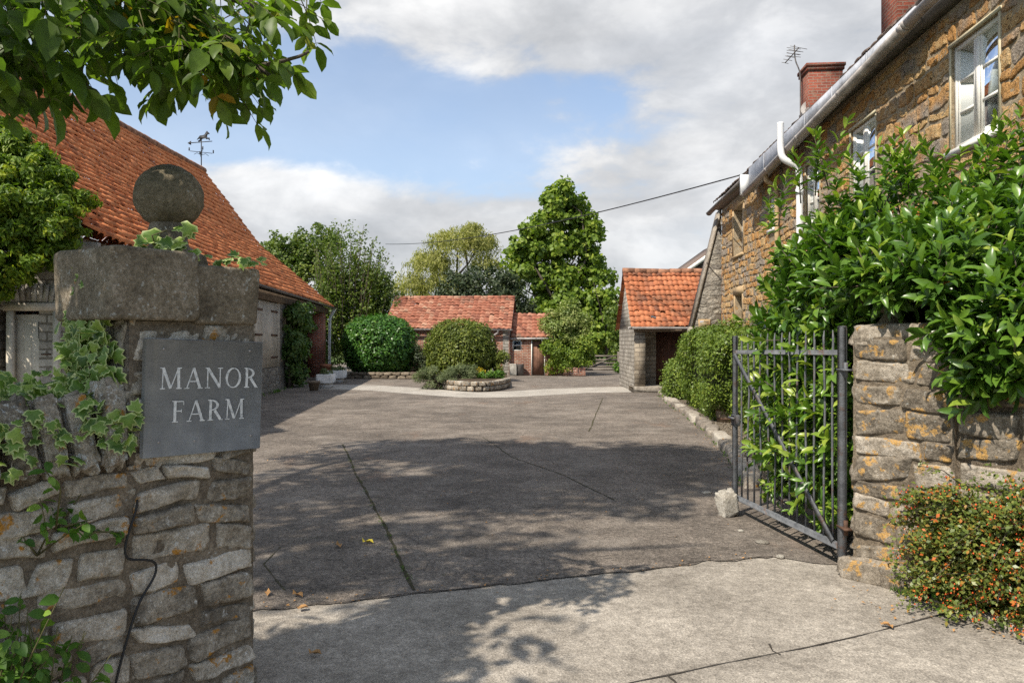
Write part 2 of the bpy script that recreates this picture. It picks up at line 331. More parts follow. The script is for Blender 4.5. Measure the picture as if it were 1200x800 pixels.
def concrete(name, a, b, c):
    g = G(name); p = g.obj(); n1 = g.noise(p, 1.3, 6, 0.65); n2 = g.noise(p, 12, 5, 0.7); n3 = g.noise(p, 90, 3, 0.7); v = g.vor(p, 120)
    f = g.math('ADD', g.math('MULTIPLY', n1, 0.6), g.math('MULTIPLY', n2, 0.4))
    col = g.ramp(f, [(0.36, a), (0.5, b), (0.62, c)])
    st = g.mr(g.noise(g.map(p, (1, 1, 1), (4, 2, 0)), 2.4, 5, 0.7), 0.58, 0.68)
    col = g.mix(g.math('MULTIPLY', st, 0.45), col, [q * 0.7 for q in a])
    col = g.mix(1.0, col, g.mr(n3, 0.3, 0.7, 0.5, 1.5), 'MULTIPLY'); col = g.mix(1.0, col, g.mr(g.noise(p, 30, 5, 0.75), 0.33, 0.67, 0.72, 1.28), 'MULTIPLY')
    col = g.mix(g.math('MULTIPLY', g.mr(v, 0.1, 0.2, 1, 0), 0.45), col, (0.11, 0.10, 0.09))
    h = g.math('ADD', g.math('MULTIPLY', n2, 0.5), g.math('ADD', g.math('MULTIPLY', n3, 0.5), g.math('MULTIPLY', v, 0.4)))
    return g.pbr(col, 0.92, g.bump(h, 0.6, 0.012), 0.2)
M['concrete'] = concrete('old_concrete', (0.19, 0.166, 0.137), (0.285, 0.252, 0.21), (0.385, 0.343, 0.288))
M['concrete_pale'] = concrete('pale_concrete', (0.27, 0.245, 0.21), (0.36, 0.33, 0.285), (0.45, 0.41, 0.36))
def gravel():
    g = G('pale_gravel'); p = g.obj(); v = g.vor(p, 32, 'F1', 'Color'); d = g.vor(p, 32); n = g.noise(p, 2, 4)
    sep = g.n('ShaderNodeSeparateColor'); g.link(v, sep.inputs[0])
    col = g.ramp(sep.outputs[0], [(0, (0.20, 0.15, 0.10)), (0.5, (0.38, 0.31, 0.22)), (1, (0.52, 0.46, 0.37))])
    col = g.mix(g.mr(d, 0.3, 0.55), col, (0.07, 0.055, 0.04))
    return g.pbr(col, 0.9, g.bump(g.math('MULTIPLY', d, -1), 0.9, 0.03), 0.2)
M['gravel'] = gravel()
def earth(name, a, b, sc=3):
    g = G(name); p = g.obj(); n = g.noise(p, sc, 6, 0.7); n2 = g.noise(p, sc * 14, 4, 0.7)
    return g.pbr(g.mix(1.0, g.mix(g.mr(n, 0.35, 0.65), a, b), g.mr(n2, 0.3, 0.7, 0.6, 1.4), 'MULTIPLY'), 0.95, g.bump(n2, 0.7, 0.03), 0.1)
M['soil'] = earth('dark_soil', (0.045, 0.032, 0.022), (0.10, 0.075, 0.05))
M['grass_ground'] = earth('rough_grass', (0.04, 0.07, 0.02), (0.09, 0.12, 0.035), 1.2)
M['crack'] = earth('mossy_crack', (0.05, 0.045, 0.03), (0.10, 0.092, 0.05), 6)
M['dark_line'] = earth('dirt_joint', (0.05, 0.043, 0.036), (0.11, 0.095, 0.08), 9)

# others
def iron():
    g = G('grey_painted_iron'); p = g.obj(); n = g.noise(p, 14, 5, 0.65); n2 = g.noise(p, 70, 4, 0.7)
    col = g.ramp(n, [(0.3, (0.065, 0.07, 0.076)), (0.7, (0.155, 0.16, 0.168))])
    rs = g.math('MULTIPLY', g.mr(g.noise(g.map(p, loc=(3, 3, 3)), 9, 5, 0.7), 0.55, 0.64), g.mr(n2, 0.35, 0.6)); col = g.mix(g.math('MULTIPLY', rs, 0.8), col, (0.13, 0.06, 0.03))
    return g.pbr(col, g.mr(n, 0.3, 0.7, 0.5, 0.75), g.bump(n2, 0.5, 0.008), 0.4, 0.1)
M['iron'] = iron()
M['rusty'] = simple('rusty_iron', (0.10, 0.055, 0.035), 0.8, 0.3, 0.2, 0.5, 10)
M['black_iron'] = simple('black_iron', (0.03, 0.03, 0.032), 0.55, 0.4, 0.3, 0.3)
M['black_plastic'] = simple('black_cable', (0.012, 0.012, 0.013), 0.5, 0.4, 0, 0.2)
M['lead'] = simple('weathered_lead', (0.40, 0.41, 0.44), 0.55, 0.4, 0.2, 0.35, 2.2, 0.25)
M['gutter'] = simple('grey_gutter', (0.34, 0.31, 0.29), 0.55, 0.4, 0, 0.35, 3)
M['gutter_dark'] = simple('dark_gutter', (0.14, 0.125, 0.115), 0.6, 0.3, 0, 0.3, 3)
M['white_pipe'] = simple('white_plastic_pipe', (0.72, 0.72, 0.71), 0.4, 0.5, 0, 0.1, 3, 0.05)
M['white_paint'] = simple('cream_white_paint', (0.74, 0.71, 0.64), 0.5, 0.4, 0, 0.1, 5, 0.1)
M['cream_door'] = simple('cream_painted_boards', (0.52, 0.46, 0.37), 0.7, 0.3, 0, 0.22, 4, 0.25)
M['ham_stone'] = simple('dressed_ham_stone', (0.42, 0.30, 0.17), 0.9, 0.2, 0, 0.28, 6, 0.5)
M['buff_paint'] = simple('buff_window_frame', (0.50, 0.44, 0.30), 0.6, 0.3, 0, 0.15, 6, 0.1)
M['white_stone'] = simple('white_limewashed_trough', (0.60, 0.58, 0.54), 0.85, 0.2, 0, 0.2, 5, 0.4)
M['terracotta'] = simple('terracotta', (0.36, 0.15, 0.085), 0.85, 0.2, 0, 0.25, 8, 0.2)
M['brown_wood'] = simple('brown_stained_wood', (0.12, 0.055, 0.032), 0.7, 0.3, 0, 0.35, 5, 0.3)
M['old_door'] = simple('faded_red_brown_door', (0.20, 0.105, 0.07), 0.8, 0.2, 0, 0.35, 6, 0.3)
M['dark_void'] = simple('dark_interior', (0.02, 0.018, 0.016), 0.95, 0.05, 0, 0.2)  # near black for unlit rooms and openings; their shade is in the colour
M['curtain'] = simple('white_curtain', (0.80, 0.79, 0.77), 0.9, 0.1, 0, 0.05, 4, 0.05)
M['dish'] = simple('grey_dish', (0.33, 0.31, 0.29), 0.6, 0.3, 0, 0.3)
def wood(name, c, gs=(2, 2, 22)):
    g = G(name); p = g.obj(); n = g.noise(g.map(p, gs), 2, 5, 0.65); n2 = g.noise(p, 3, 4)
    col = g.mix(1.0, c, g.mr(n, 0.3, 0.7, 0.55, 1.45), 'MULTIPLY'); col = g.mix(1.0, col, g.mr(n2, 0.3, 0.7, 0.8, 1.2), 'MULTIPLY')
    return g.pbr(col, 0.88, g.bump(n, 0.5, 0.01), 0.2)
M['grey_wood'] = wood('silvered_timber', (0.21, 0.18, 0.15), (22, 22, 2))
M['beam'] = wood('old_beam', (0.16, 0.12, 0.085), (22, 2, 22))
M['bark'] = wood('bark', (0.10, 0.08, 0.06), (9, 9, 2))
M['barrel'] = wood('barrel_oak', (0.22, 0.17, 0.12), (18, 18, 2))
M['twig'] = simple('green_twig', (0.10, 0.09, 0.04), 0.8, 0.2)
def slate():
    g = G('riven_slate'); p = g.obj(); n = g.noise(p, 9, 6, 0.6); n2 = g.noise(g.map(p, (1, 1, 3)), 40, 4, 0.7)
    col = g.ramp(n, [(0.3, (0.175, 0.186, 0.202)), (0.55, (0.235, 0.248, 0.267)), (0.75, (0.305, 0.318, 0.336))])
    sp = g.mr(g.noise(p, 55, 2, 0.5), 0.72, 0.78)
    col = g.mix(g.math('MULTIPLY', sp, 0.4), col, (0.3, 0.31, 0.32))
    st = g.mr(g.noise(g.map(p, (14, 14, 1.2)), 2.2, 5, 0.65), 0.5, 0.72); col = g.mix(g.math('MULTIPLY', st, 0.35), col, (0.30, 0.30, 0.285))
    return g.pbr(col, g.mr(n2, 0.3, 0.7, 0.45, 0.68), g.bump(n2, 0.2, 0.01), 0.35)
M['slate'] = slate()
def letter():
    g = G('chalky_incised_letter'); p = g.obj(); n = g.noise(p, 60, 5, 0.7)
    return g.pbr(g.ramp(n, [(0.34, (0.32, 0.33, 0.33)), (0.5, (0.60, 0.60, 0.58)), (0.7, (0.76, 0.75, 0.72))]), 0.9, None, 0.1)
M['letter'] = letter()
def glass():
    g = G('window_glass'); fr = g.n('ShaderNodeFresnel'); fr.inputs['IOR'].default_value = 1.5
    nz = g.noise(g.obj(), 1.5, 2); nb = g.bump(nz, 0.05, 0.05)
    gl = g.n('ShaderNodeBsdfGlossy'); gl.inputs['Roughness'].default_value = 0.01; gl.inputs['Color'].default_value = (0.9, 0.95, 1, 1); g.link(nb, gl.inputs['Normal'])
    tr = g.n('ShaderNodeBsdfTransparent'); tr.inputs['Color'].default_value = (0.82, 0.86, 0.86, 1)
    mx = g.n('ShaderNodeMixShader'); g.link(g.math('ADD', fr.outputs[0], 0.02, True), mx.inputs[0]); g.link(tr.outputs[0], mx.inputs[1]); g.link(gl.outputs[0], mx.inputs[2]); g.link(mx.outputs[0], g.out.inputs[0])
    return g.m
M['glass'] = glass()

def leaf_mat(name, stops, rough=0.45, spec=0.4, trans=0.3, rim=None, tcol=None):
    g = G(name); r = g.attr('rnd'); col = g.ramp(r, stops)
    nz = g.noise(g.obj(), 30, 2); col = g.mix(1.0, col, g.mr(nz, 0.3, 0.7, 0.8, 1.2), 'MULTIPLY')
    if rim: col = g.mix(g.mr(g.math('ADD', g.attr('rim'), g.math('MULTIPLY', g.math('SUBTRACT', g.noise(g.obj(), 60, 3), 0.5), 0.5)), 0.60, 0.88), col, rim)
    b = g.n('ShaderNodeBsdfPrincipled'); g.link(col, b.inputs['Base Color']); b.inputs['Roughness'].default_value = rough; b.inputs['Specular IOR Level'].default_value = spec
    t = g.n('ShaderNodeBsdfTranslucent'); g.link(g.mix(1.0, col, tcol or (1.5, 1.7, 0.6), 'MULTIPLY'), t.inputs[0])
    mx = g.n('ShaderNodeMixShader'); mx.inputs[0].default_value = trans; g.link(b.outputs[0], mx.inputs[1]); g.link(t.outputs[0], mx.inputs[2]); g.link(mx.outputs[0], g.out.inputs[0])
    return g.m
LM = {}
LM['laurel'] = leaf_mat('laurel_leaf', [(0, (0.032, 0.078, 0.011)), (0.12, (0.04, 0.09, 0.013)), (0.5, (0.07, 0.148, 0.018)), (0.8, (0.135, 0.235, 0.027)), (0.985, (0.28, 0.35, 0.05)), (0.992, (0.55, 0.14, 0.03))], 0.32, 0.5, 0.25)
LM['walnut'] = leaf_mat('walnut_leaf', [(0, (0.055, 0.10, 0.016)), (0.6, (0.11, 0.175, 0.024)), (0.93, (0.16, 0.225, 0.03)), (0.96, (0.30, 0.20, 0.02)), (1, (0.36, 0.22, 0.02))], 0.45, 0.35, 0.5)
LM['ivy'] = leaf_mat('variegated_ivy', [(0, (0.06, 0.115, 0.02)), (0.6, (0.13, 0.22, 0.035)), (1, (0.25, 0.34, 0.06))], 0.45, 0.35, 0.2, rim=(0.44, 0.50, 0.20))
LM['hedge'] = leaf_mat('hedge_leaf', [(0, (0.06, 0.10, 0.014)), (0.6, (0.125, 0.185, 0.024)), (1, (0.25, 0.30, 0.05))], 0.45, 0.35, 0.2)
LM['wisteria'] = leaf_mat('wisteria_leaf', [(0, (0.06, 0.115, 0.012)), (0.6, (0.14, 0.215, 0.018)), (1, (0.34, 0.38, 0.035))], 0.5, 0.3, 0.35)
LM['cot'] = leaf_mat('cotoneaster_leaf', [(0, (0.05, 0.075, 0.015)), (0.45, (0.105, 0.14, 0.024)), (0.75, (0.19, 0.20, 0.04)), (0.9, (0.36, 0.16, 0.03)), (1, (0.48, 0.12, 0.025))], 0.4, 0.4, 0.15)
LM['green_tree'] = leaf_mat('bright_tree_leaf', [(0, (0.07, 0.12, 0.016)), (0.6, (0.165, 0.24, 0.028)), (1, (0.31, 0.36, 0.055))], 0.5, 0.3, 0.32)
LM['mid_tree'] = leaf_mat('mid_tree_leaf', [(0, (0.05, 0.085, 0.015)), (0.6, (0.105, 0.155, 0.026)), (1, (0.20, 0.235, 0.045))], 0.5, 0.3, 0.3)
LM['willow'] = leaf_mat('willow_leaf', [(0, (0.17, 0.185, 0.045)), (0.6, (0.30, 0.30, 0.085)), (1, (0.42, 0.39, 0.13))], 0.55, 0.3, 0.35)
LM['dark_tree'] = leaf_mat('dark_bronze_leaf', [(0, (0.022, 0.038, 0.014)), (0.6, (0.048, 0.068, 0.026)), (1, (0.09, 0.105, 0.045))], 0.5, 0.35, 0.15)
LM['dome'] = leaf_mat('dark_green_shrub', [(0, (0.03, 0.09, 0.014)), (0.6, (0.065, 0.165, 0.024)), (1, (0.14, 0.25, 0.035))], 0.4, 0.4, 0.2)
LM['bush'] = leaf_mat('olive_bush_leaf', [(0, (0.06, 0.085, 0.015)), (0.6, (0.125, 0.16, 0.026)), (1, (0.26, 0.28, 0.055))], 0.5, 0.3, 0.25)
LM['sage'] = leaf_mat('grey_green_leaf', [(0, (0.08, 0.11, 0.05)), (1, (0.19, 0.22, 0.11))], 0.7, 0.2, 0.2)
LM['variegated'] = leaf_mat('variegated_shrub', [(0, (0.08, 0.13, 0.025)), (0.5, (0.20, 0.25, 0.06)), (1, (0.42, 0.43, 0.17))], 0.5, 0.3, 0.25)
LM['yellow'] = leaf_mat('yellow_flower', [(0, (0.30, 0.24, 0.02)), (1, (0.55, 0.42, 0.03))], 0.6, 0.2, 0.3)
LM['weed'] = leaf_mat('weed_leaf', [(0, (0.04, 0.10, 0.012)), (0.6, (0.08, 0.17, 0.02)), (1, (0.17, 0.27, 0.04))], 0.5, 0.3, 0.3)
LM['climber'] = leaf_mat('dark_climber_leaf', [(0, (0.04, 0.085, 0.02)), (0.6, (0.075, 0.14, 0.03)), (1, (0.17, 0.22, 0.06))], 0.5, 0.3, 0.25)
LM['far'] = leaf_mat('far_leaf', [(0, (0.03, 0.05, 0.015)), (0.6, (0.06, 0.09, 0.025)), (1, (0.10, 0.13, 0.035))], 0.6, 0.2, 0.25)
M['berry'] = simple('orange_berry', (0.55, 0.085, 0.014), 0.35, 0.5, 0, 0.35, 20, 0.0)
M['core'] = simple('inner_shade_core', (0.020, 0.026, 0.010), 0.95, 0.05, 0, 0.4, 9)  # near-black filler inside bushes; the shade between leaves is in its colour
M['dead_leaf'] = simple('dead_leaf', (0.36, 0.20, 0.08), 0.8, 0.2, 0, 0.3, 40)
M['yellow_leaf'] = simple('yellow_fallen_leaf', (0.55, 0.44, 0.05), 0.7, 0.2, 0, 0.2, 40)
# ---------------------------------------------------------------- stone helpers
def one_stone(mb, O, u, n, x0, x1, z0, z1, depth, rng, nx=13, ny=9, skew=0.0, wav=0.012):
    a, b = np.meshgrid(np.linspace(-1, 1, nx), np.linspace(-1, 1, ny), indexing='ij')
    a = np.sign(a) * np.abs(a) ** 0.6; b = np.sign(b) * np.abs(b) ** 0.6
    xc, zc, hw, hh = (x0 + x1) / 2, (z0 + z1) / 2, (x1 - x0) / 2, (z1 - z0) / 2
    k1, k2 = rng.uniform(0.01, 0.07), rng.uniform(0.0, 0.09)
    U = xc + hw * a * (1 - k1 * b ** 4) + 0.010 * rng.normal() * b
    Vv = zc + hh * b * (1 - k2 * a ** 4) + 0.012 * rng.normal() * a + skew * a * hw
    prof = ((1 - np.abs(a) ** 14) * (1 - np.abs(b) ** 10)).clip(0) ** 0.5
    base = O + U[..., None] * u + Vv[..., None] * A(0, 0, 1)
    sd = rng.uniform(0, 50, 3)
    nz = fbm(base + sd, 9, 3)
    U2 = 0.012 * fbm(base + sd + 9, 7, 2); V2 = 0.012 * fbm(base + sd + 19, 7, 2) + wav * vnoise(base, 2.1) + wav * 0.5 * vnoise(base + 7, 5)
    d = -0.02 + (depth + 0.02) * prof + (0.013 * nz + 0.012 * fbm(base + sd, 26, 3)) * prof
    P = base + (d)[..., None] * n + U2[..., None] * u + V2[..., None] * A(0, 0, 1)
    idx = np.arange(nx * ny).reshape(nx, ny)
    F = np.stack([idx[:-1, :-1], idx[1:, :-1], idx[1:, 1:], idx[:-1, 1:]], -1).reshape(-1, 4)
    if np.dot(np.cross(u, A(0, 0, 1)), n) < 0: F = F[:, ::-1]
    mb.add(P.reshape(-1, 3), F.copy(), rng.uniform(0, 1))
def stone_face(mb, O, u, n, W, courses, seed, lmin=0.14, lmax=0.34, depth=0.021, gap=0.010, res=1.0, ops=(), wav=0.012):
    rng = np.random.default_rng(seed)
    for (z0, z1) in courses:
        cut = sorted((o[0], o[1]) for o in ops if o[2] < z1 - 0.03 and o[3] > z0 + 0.03); spans = []; x = 0.0
        for (a_, b_) in cut:
            if a_ > x + 0.05: spans.append((x, a_))
            x = max(x, b_)
        if W > x + 0.05: spans.append((x, W))
        for (x, Wc) in spans:
          while x < Wc - 1e-3:
            w = rng.uniform(lmin, lmax) * (0.8 if z1 - z0 < 0.08 else 1.0)
            if Wc - (x + w) < lmin * 0.7: w = Wc - x
            g = gap * rng.uniform(0.6, 1.6)
            dz = 0.008 * rng.normal()
            one_stone(mb, O, u, n, x + g * 0.5, x + w - g * 0.5, z0 + g * 0.5 + dz, z1 - g * 0.5 + dz, depth * rng.uniform(0.5, 1.5), rng, skew=rng.normal() * 0.018, wav=wav, nx=max(6, int(22 * res)), ny=max(5, int(15 * res)))
            x += w
def rock(mb, c, ux, uy, uz, seed, p=0.4, amp=0.08, nu=26, nv=16, r=None, fine=0.35):
    rng = np.random.default_rng(seed)
    th, ph = np.meshgrid(np.linspace(-np.pi, np.pi, nu, endpoint=False), np.linspace(-np.pi / 2, np.pi / 2, nv), indexing='ij')
    s = lambda v: np.sign(v) * np.abs(v) ** p
    D = np.stack([s(np.cos(ph)) * s(np.cos(th)), s(np.cos(ph)) * s(np.sin(th)), s(np.sin(ph))], -1)
    k = 1 + amp * (fbm(D + rng.uniform(0, 40, 3), 1.3, 2) + fine * fbm(D + rng.uniform(0, 40, 3), 5, 2))
    D = D * k[..., None]
    P = np.asarray(c, float) + D[..., 0:1] * ux + D[..., 1:2] * uy + D[..., 2:3] * uz
    idx = np.arange(nu * nv).reshape(nu, nv); j = np.roll(idx, -1, 0)
    F = np.stack([idx[:, :-1], j[:, :-1], j[:, 1:], idx[:, 1:]], -1).reshape(-1, 4)
    if np.dot(np.cross(ux, uy), uz) < 0: F = F[:, ::-1]
    mb.add(P.reshape(-1, 3), F.copy(), rng.uniform(0, 1) if r is None else r)
def sheet(mb, O, u, v, n, W, Hh, nu, nv, amp, seed, sc=6):
    a, b = np.meshgrid(np.linspace(0, W, nu), np.linspace(0, Hh, nv), indexing='ij')
    P = O + a[..., None] * u + b[..., None] * v
    P = P + (amp * fbm(P + seed, sc, 3))[..., None] * n
    idx = np.arange(nu * nv).reshape(nu, nv)
    F = np.stack([idx[:-1, :-1], idx[1:, :-1], idx[1:, 1:], idx[:-1, 1:]], -1).reshape(-1, 4)
    if np.dot(np.cross(u, v), n) < 0: F = F[:, ::-1]
    mb.add(P.reshape(-1, 3), F.copy(), 0.5)

# ---------------------------------------------------------------- leaf helpers
TL = {}
TL['diamond'] = (A([0, 0, 0], [0.5, 0.45, 0.06], [0, 1, -0.08], [-0.5, 0.45, 0.06]), np.array([[0, 1, 2, 3]]), np.zeros(4))
TL['oval'] = (A([0, 0, 0], [0.42, 0.28, 0.06], [0.45, 0.62, 0.04], [0, 1, -0.12], [-0.45, 0.62, 0.04], [-0.42, 0.28, 0.06], [0, 0.45, -0.02]),
              np.array([[0, 1, 6], [1, 2, 6], [2, 3, 6], [3, 4, 6], [4, 5, 6], [5, 0, 6]]), np.zeros(7))
TL['long'] = (A([0, 0, 0], [-0.36, 0.22, 0.09], [0, 0.25, 0.02], [0.36, 0.22, 0.09], [-0.5, 0.52, 0.08], [0, 0.55, 0.0], [0.5, 0.52, 0.08], [-0.32, 0.82, 0.02], [0, 0.83, -0.06], [0.32, 0.82, 0.02], [0, 1.0, -0.15]),
              np.array([[0, 2, 1], [0, 3, 2], [1, 2, 5], [1, 5, 4], [2, 3, 6], [2, 6, 5], [4, 5, 8], [4, 8, 7], [5, 6, 9], [5, 9, 8], [7, 8, 10], [8, 9, 10]]), np.zeros(11))
_iv = [(0, 0.0), (0.32, -0.06), (0.55, 0.22), (0.30, 0.36), (0.40, 0.66), (0.17, 0.66), (0, 1.0), (-0.17, 0.66), (-0.40, 0.66), (-0.30, 0.36), (-0.55, 0.22), (-0.32, -0.06)]
_in = [(x * 0.66, 0.32 + (y - 0.32) * 0.66) for x, y in _iv]
TL['ivy'] = (np.array([(x, y, -0.10 * abs(x) - 0.10 * y * y) for x, y in _iv] + [(x, y, 0.05 - 0.05 * abs(x)) for x, y in _in] + [(0, 0.35, 0.03)]),
             [(i, (i + 1) % 12, 12 + (i + 1) % 12, 12 + i) for i in range(12)] + [(12 + i, 12 + (i + 1) % 12, 24) for i in range(12)], np.array([1.0] * 12 + [0.45] * 12 + [0.0]))
def put(mb, tm, pos, yd, zd, ln, wd, r):
    T, F, E = TL[tm]; pos = np.asarray(pos, float); m = len(pos)
    yd = unit(yd); xd = unit(np.cross(yd, zd)); zd = np.cross(xd, yd)
    ln = np.broadcast_to(ln, (m,))[:, None, None]; wd = np.broadcast_to(wd, (m,))[:, None, None]
    V = pos[:, None] + wd * T[None, :, 0:1] * xd[:, None] + ln * (T[None, :, 1:2] * yd[:, None] + T[None, :, 2:3] * zd[:, None])
    k = len(T); off = (np.arange(m) * k)
    rr = np.repeat(np.broadcast_to(r, (m,)), k); ee = np.tile(E, m)
    if isinstance(F, np.ndarray):
        mb.add(V.reshape(-1, 3), (F[None] + off[:, None, None]).reshape(-1, F.shape[1]), rr, ee)
    else:
        n0 = mb.n; mb.add(V.reshape(-1, 3), np.zeros((0, 3), int), rr, ee); mb.F.pop()
        for L in (3, 4):
            f = np.array([q for q in F if len(q) == L])
            if len(f): mb.F.append((f[None] + off[:, None, None]).reshape(-1, L) + n0)
def rdir(n, rng): return unit(rng.normal(size=(n, 3)))
def scatter(mb, tm, pos, out, ln, asp, rng, jit=0.6, droop=0.25, rmean=0.5, rsd=0.25, var=0.3):
    """leaves at pos facing roughly along out, blades pointing any way with some droop"""
    n = len(pos); z = unit(unit(out) + jit * rng.normal(size=(n, 3)))
    y = np.cross(z, rdir(n, rng)); y = unit(y) + A(0, 0, -droop)
    L = ln * rng.uniform(1 - var, 1 + var, n)
    r = np.clip(rng.normal(rmean, rsd, n), 0, 1)
    put(mb, tm, pos, y, z, L, L * asp, r)
def blob(mb, c, rad, n, ln, rng, tm='diamond', asp=0.55, nsub=None, sub=0.3, up=0.35, lo=0.62, jit=0.55, droop=0.25, bottom=-1.0, zmin=None, rsd=0.22):
    """uneven crown: sub-clumps of leaves over an ellipsoid"""
    c = np.asarray(c, float); rad = np.asarray(rad, float) * np.ones(3)
    nsub = nsub or 40
    d = rdir(nsub * 2, rng); d = d[d[:, 2] > bottom][:nsub]; nsub = len(d)
    rr = rng.uniform(lo, 1.0, nsub)[:, None]
    cc = c + d * rad * rr
    sr = sub * rad.mean() * rng.uniform(0.6, 1.35, nsub)
    per = np.maximum(3, (n / nsub * (sr / sr.mean()) ** 2).astype(int))
    bias = rng.normal(0, 0.12, nsub)
    for i in range(nsub):
        k = per[i]; q = rdir(k, rng); q[:, 2] *= 0.8
        rad_i = sr[i] * rng.uniform(0.25, 1.0, k)[:, None] ** 0.6
        p = cc[i] + q * rad_i
        if zmin is not None: p = p[p[:, 2] > zmin]
        if len(p) == 0: continue
        o = unit(p - cc[i]) * 0.7 + d[i] * 0.5 + A(0, 0, up)
        scatter(mb, tm, p, o, ln, asp, rng, jit, droop, 0.5 + bias[i], rsd)
def core(mb, c, rad, seed, amp=0.12):
    rad = np.asarray(rad, float) * np.ones(3)
    rock(mb, c, A(rad[0], 0, 0), A(0, rad[1], 0), A(0, 0, rad[2]), seed, 1.0, amp, 28, 16)
def branchy(mb, base, targets, r0, rng, bend=0.12):
    """tapered trunk that splits into limbs towards the targets"""
    base = np.asarray(base, float); T = np.asarray(targets, float); top = T.mean(0)
    fork = base + (top - base) * 0.42
    mb.tube([base - A(0, 0, 0.1), base + (fork - base) * 0.12, base + (fork - base) * 0.5 + rng.normal(size=3) * 0.05, fork], [r0 * 1.45, r0, r0 * 0.85, r0 * 0.72], 10)
    for t in T:
        L = np.linalg.norm(t - fork); m = fork + (t - fork) * 0.5 + rng.normal(size=3) * bend * L * A(1, 1, 0.5)
        m1 = fork + (m - fork) * 0.5 + A(0, 0, 0.04 * L)
        mb.tube([fork - (m1 - fork) * 0.1, m1, m, (m + t) / 2 + rng.normal(size=3) * 0.05 * L, t], [r0 * 0.6, r0 * 0.42, r0 * 0.28, r0 * 0.16, r0 * 0.05], 6)

# ---------------------------------------------------------------- building helpers
def wall(mb, P0, P1, z0, z1, n, th, ops=(), r=0.5):
    """wall between P0 and P1 (xy), outward normal n, openings (u0,u1,z0,z1) with reveals"""
    P0 = A(P0[0], P0[1], 0); P1 = A(P1[0], P1[1], 0); W = np.linalg.norm(P1 - P0); u = (P1 - P0) / W; n = A(n[0], n[1], 0)
    xs = sorted({0.0, W, *[o[0] for o in ops], *[o[1] for o in ops]}); zs = sorted({z0, z1, *[o[2] for o in ops], *[o[3] for o in ops]})
    pt = lambda x, z, d=0: P0 + u * x + A(0, 0, z) - n * d
    flip = np.dot(np.cross(u, A(0, 0, 1)), n) < 0
    def q(*p): mb.poly(p[::-1] if flip else p, r)
    for i in range(len(xs) - 1):
        for j in range(len(zs) - 1):
            cx, cz = (xs[i] + xs[i + 1]) / 2, (zs[j] + zs[j + 1]) / 2
            if any(o[0] < cx < o[1] and o[2] < cz < o[3] for o in ops): continue
            a, b, c, d = xs[i], xs[i + 1], zs[j], zs[j + 1]
            q(pt(a, c), pt(b, c), pt(b, d), pt(a, d)); q(pt(a, d, th), pt(b, d, th), pt(b, c, th), pt(a, c, th))
    for (a, b, c, d) in ops:
        q(pt(a, c), pt(a, d), pt(a, d, th), pt(a, c, th)); q(pt(b, c, th), pt(b, d, th), pt(b, d), pt(b, c))
        q(pt(a, d), pt(b, d), pt(b, d, th), pt(a, d, th))
        if c > z0 + 1e-6: q(pt(a, c, th), pt(b, c, th), pt(b, c), pt(a, c))
    q(pt(0, z0, th), pt(0, z1, th), pt(0, z1), pt(0, z0))
    q(pt(W, z0), pt(W, z1), pt(W, z1, th), pt(W, z0, th)); q(pt(0, z1), pt(0, z1, th), pt(W, z1, th), pt(W, z1))
def prof_eval(prof, t):
    P = np.asarray(prof, float); L = np.concatenate([[0], np.cumsum(np.linalg.norm(np.diff(P, axis=0), axis=1))]); L /= L[-1]
    return np.stack([np.interp(t, L, P[:, k]) for k in range(3)], -1)
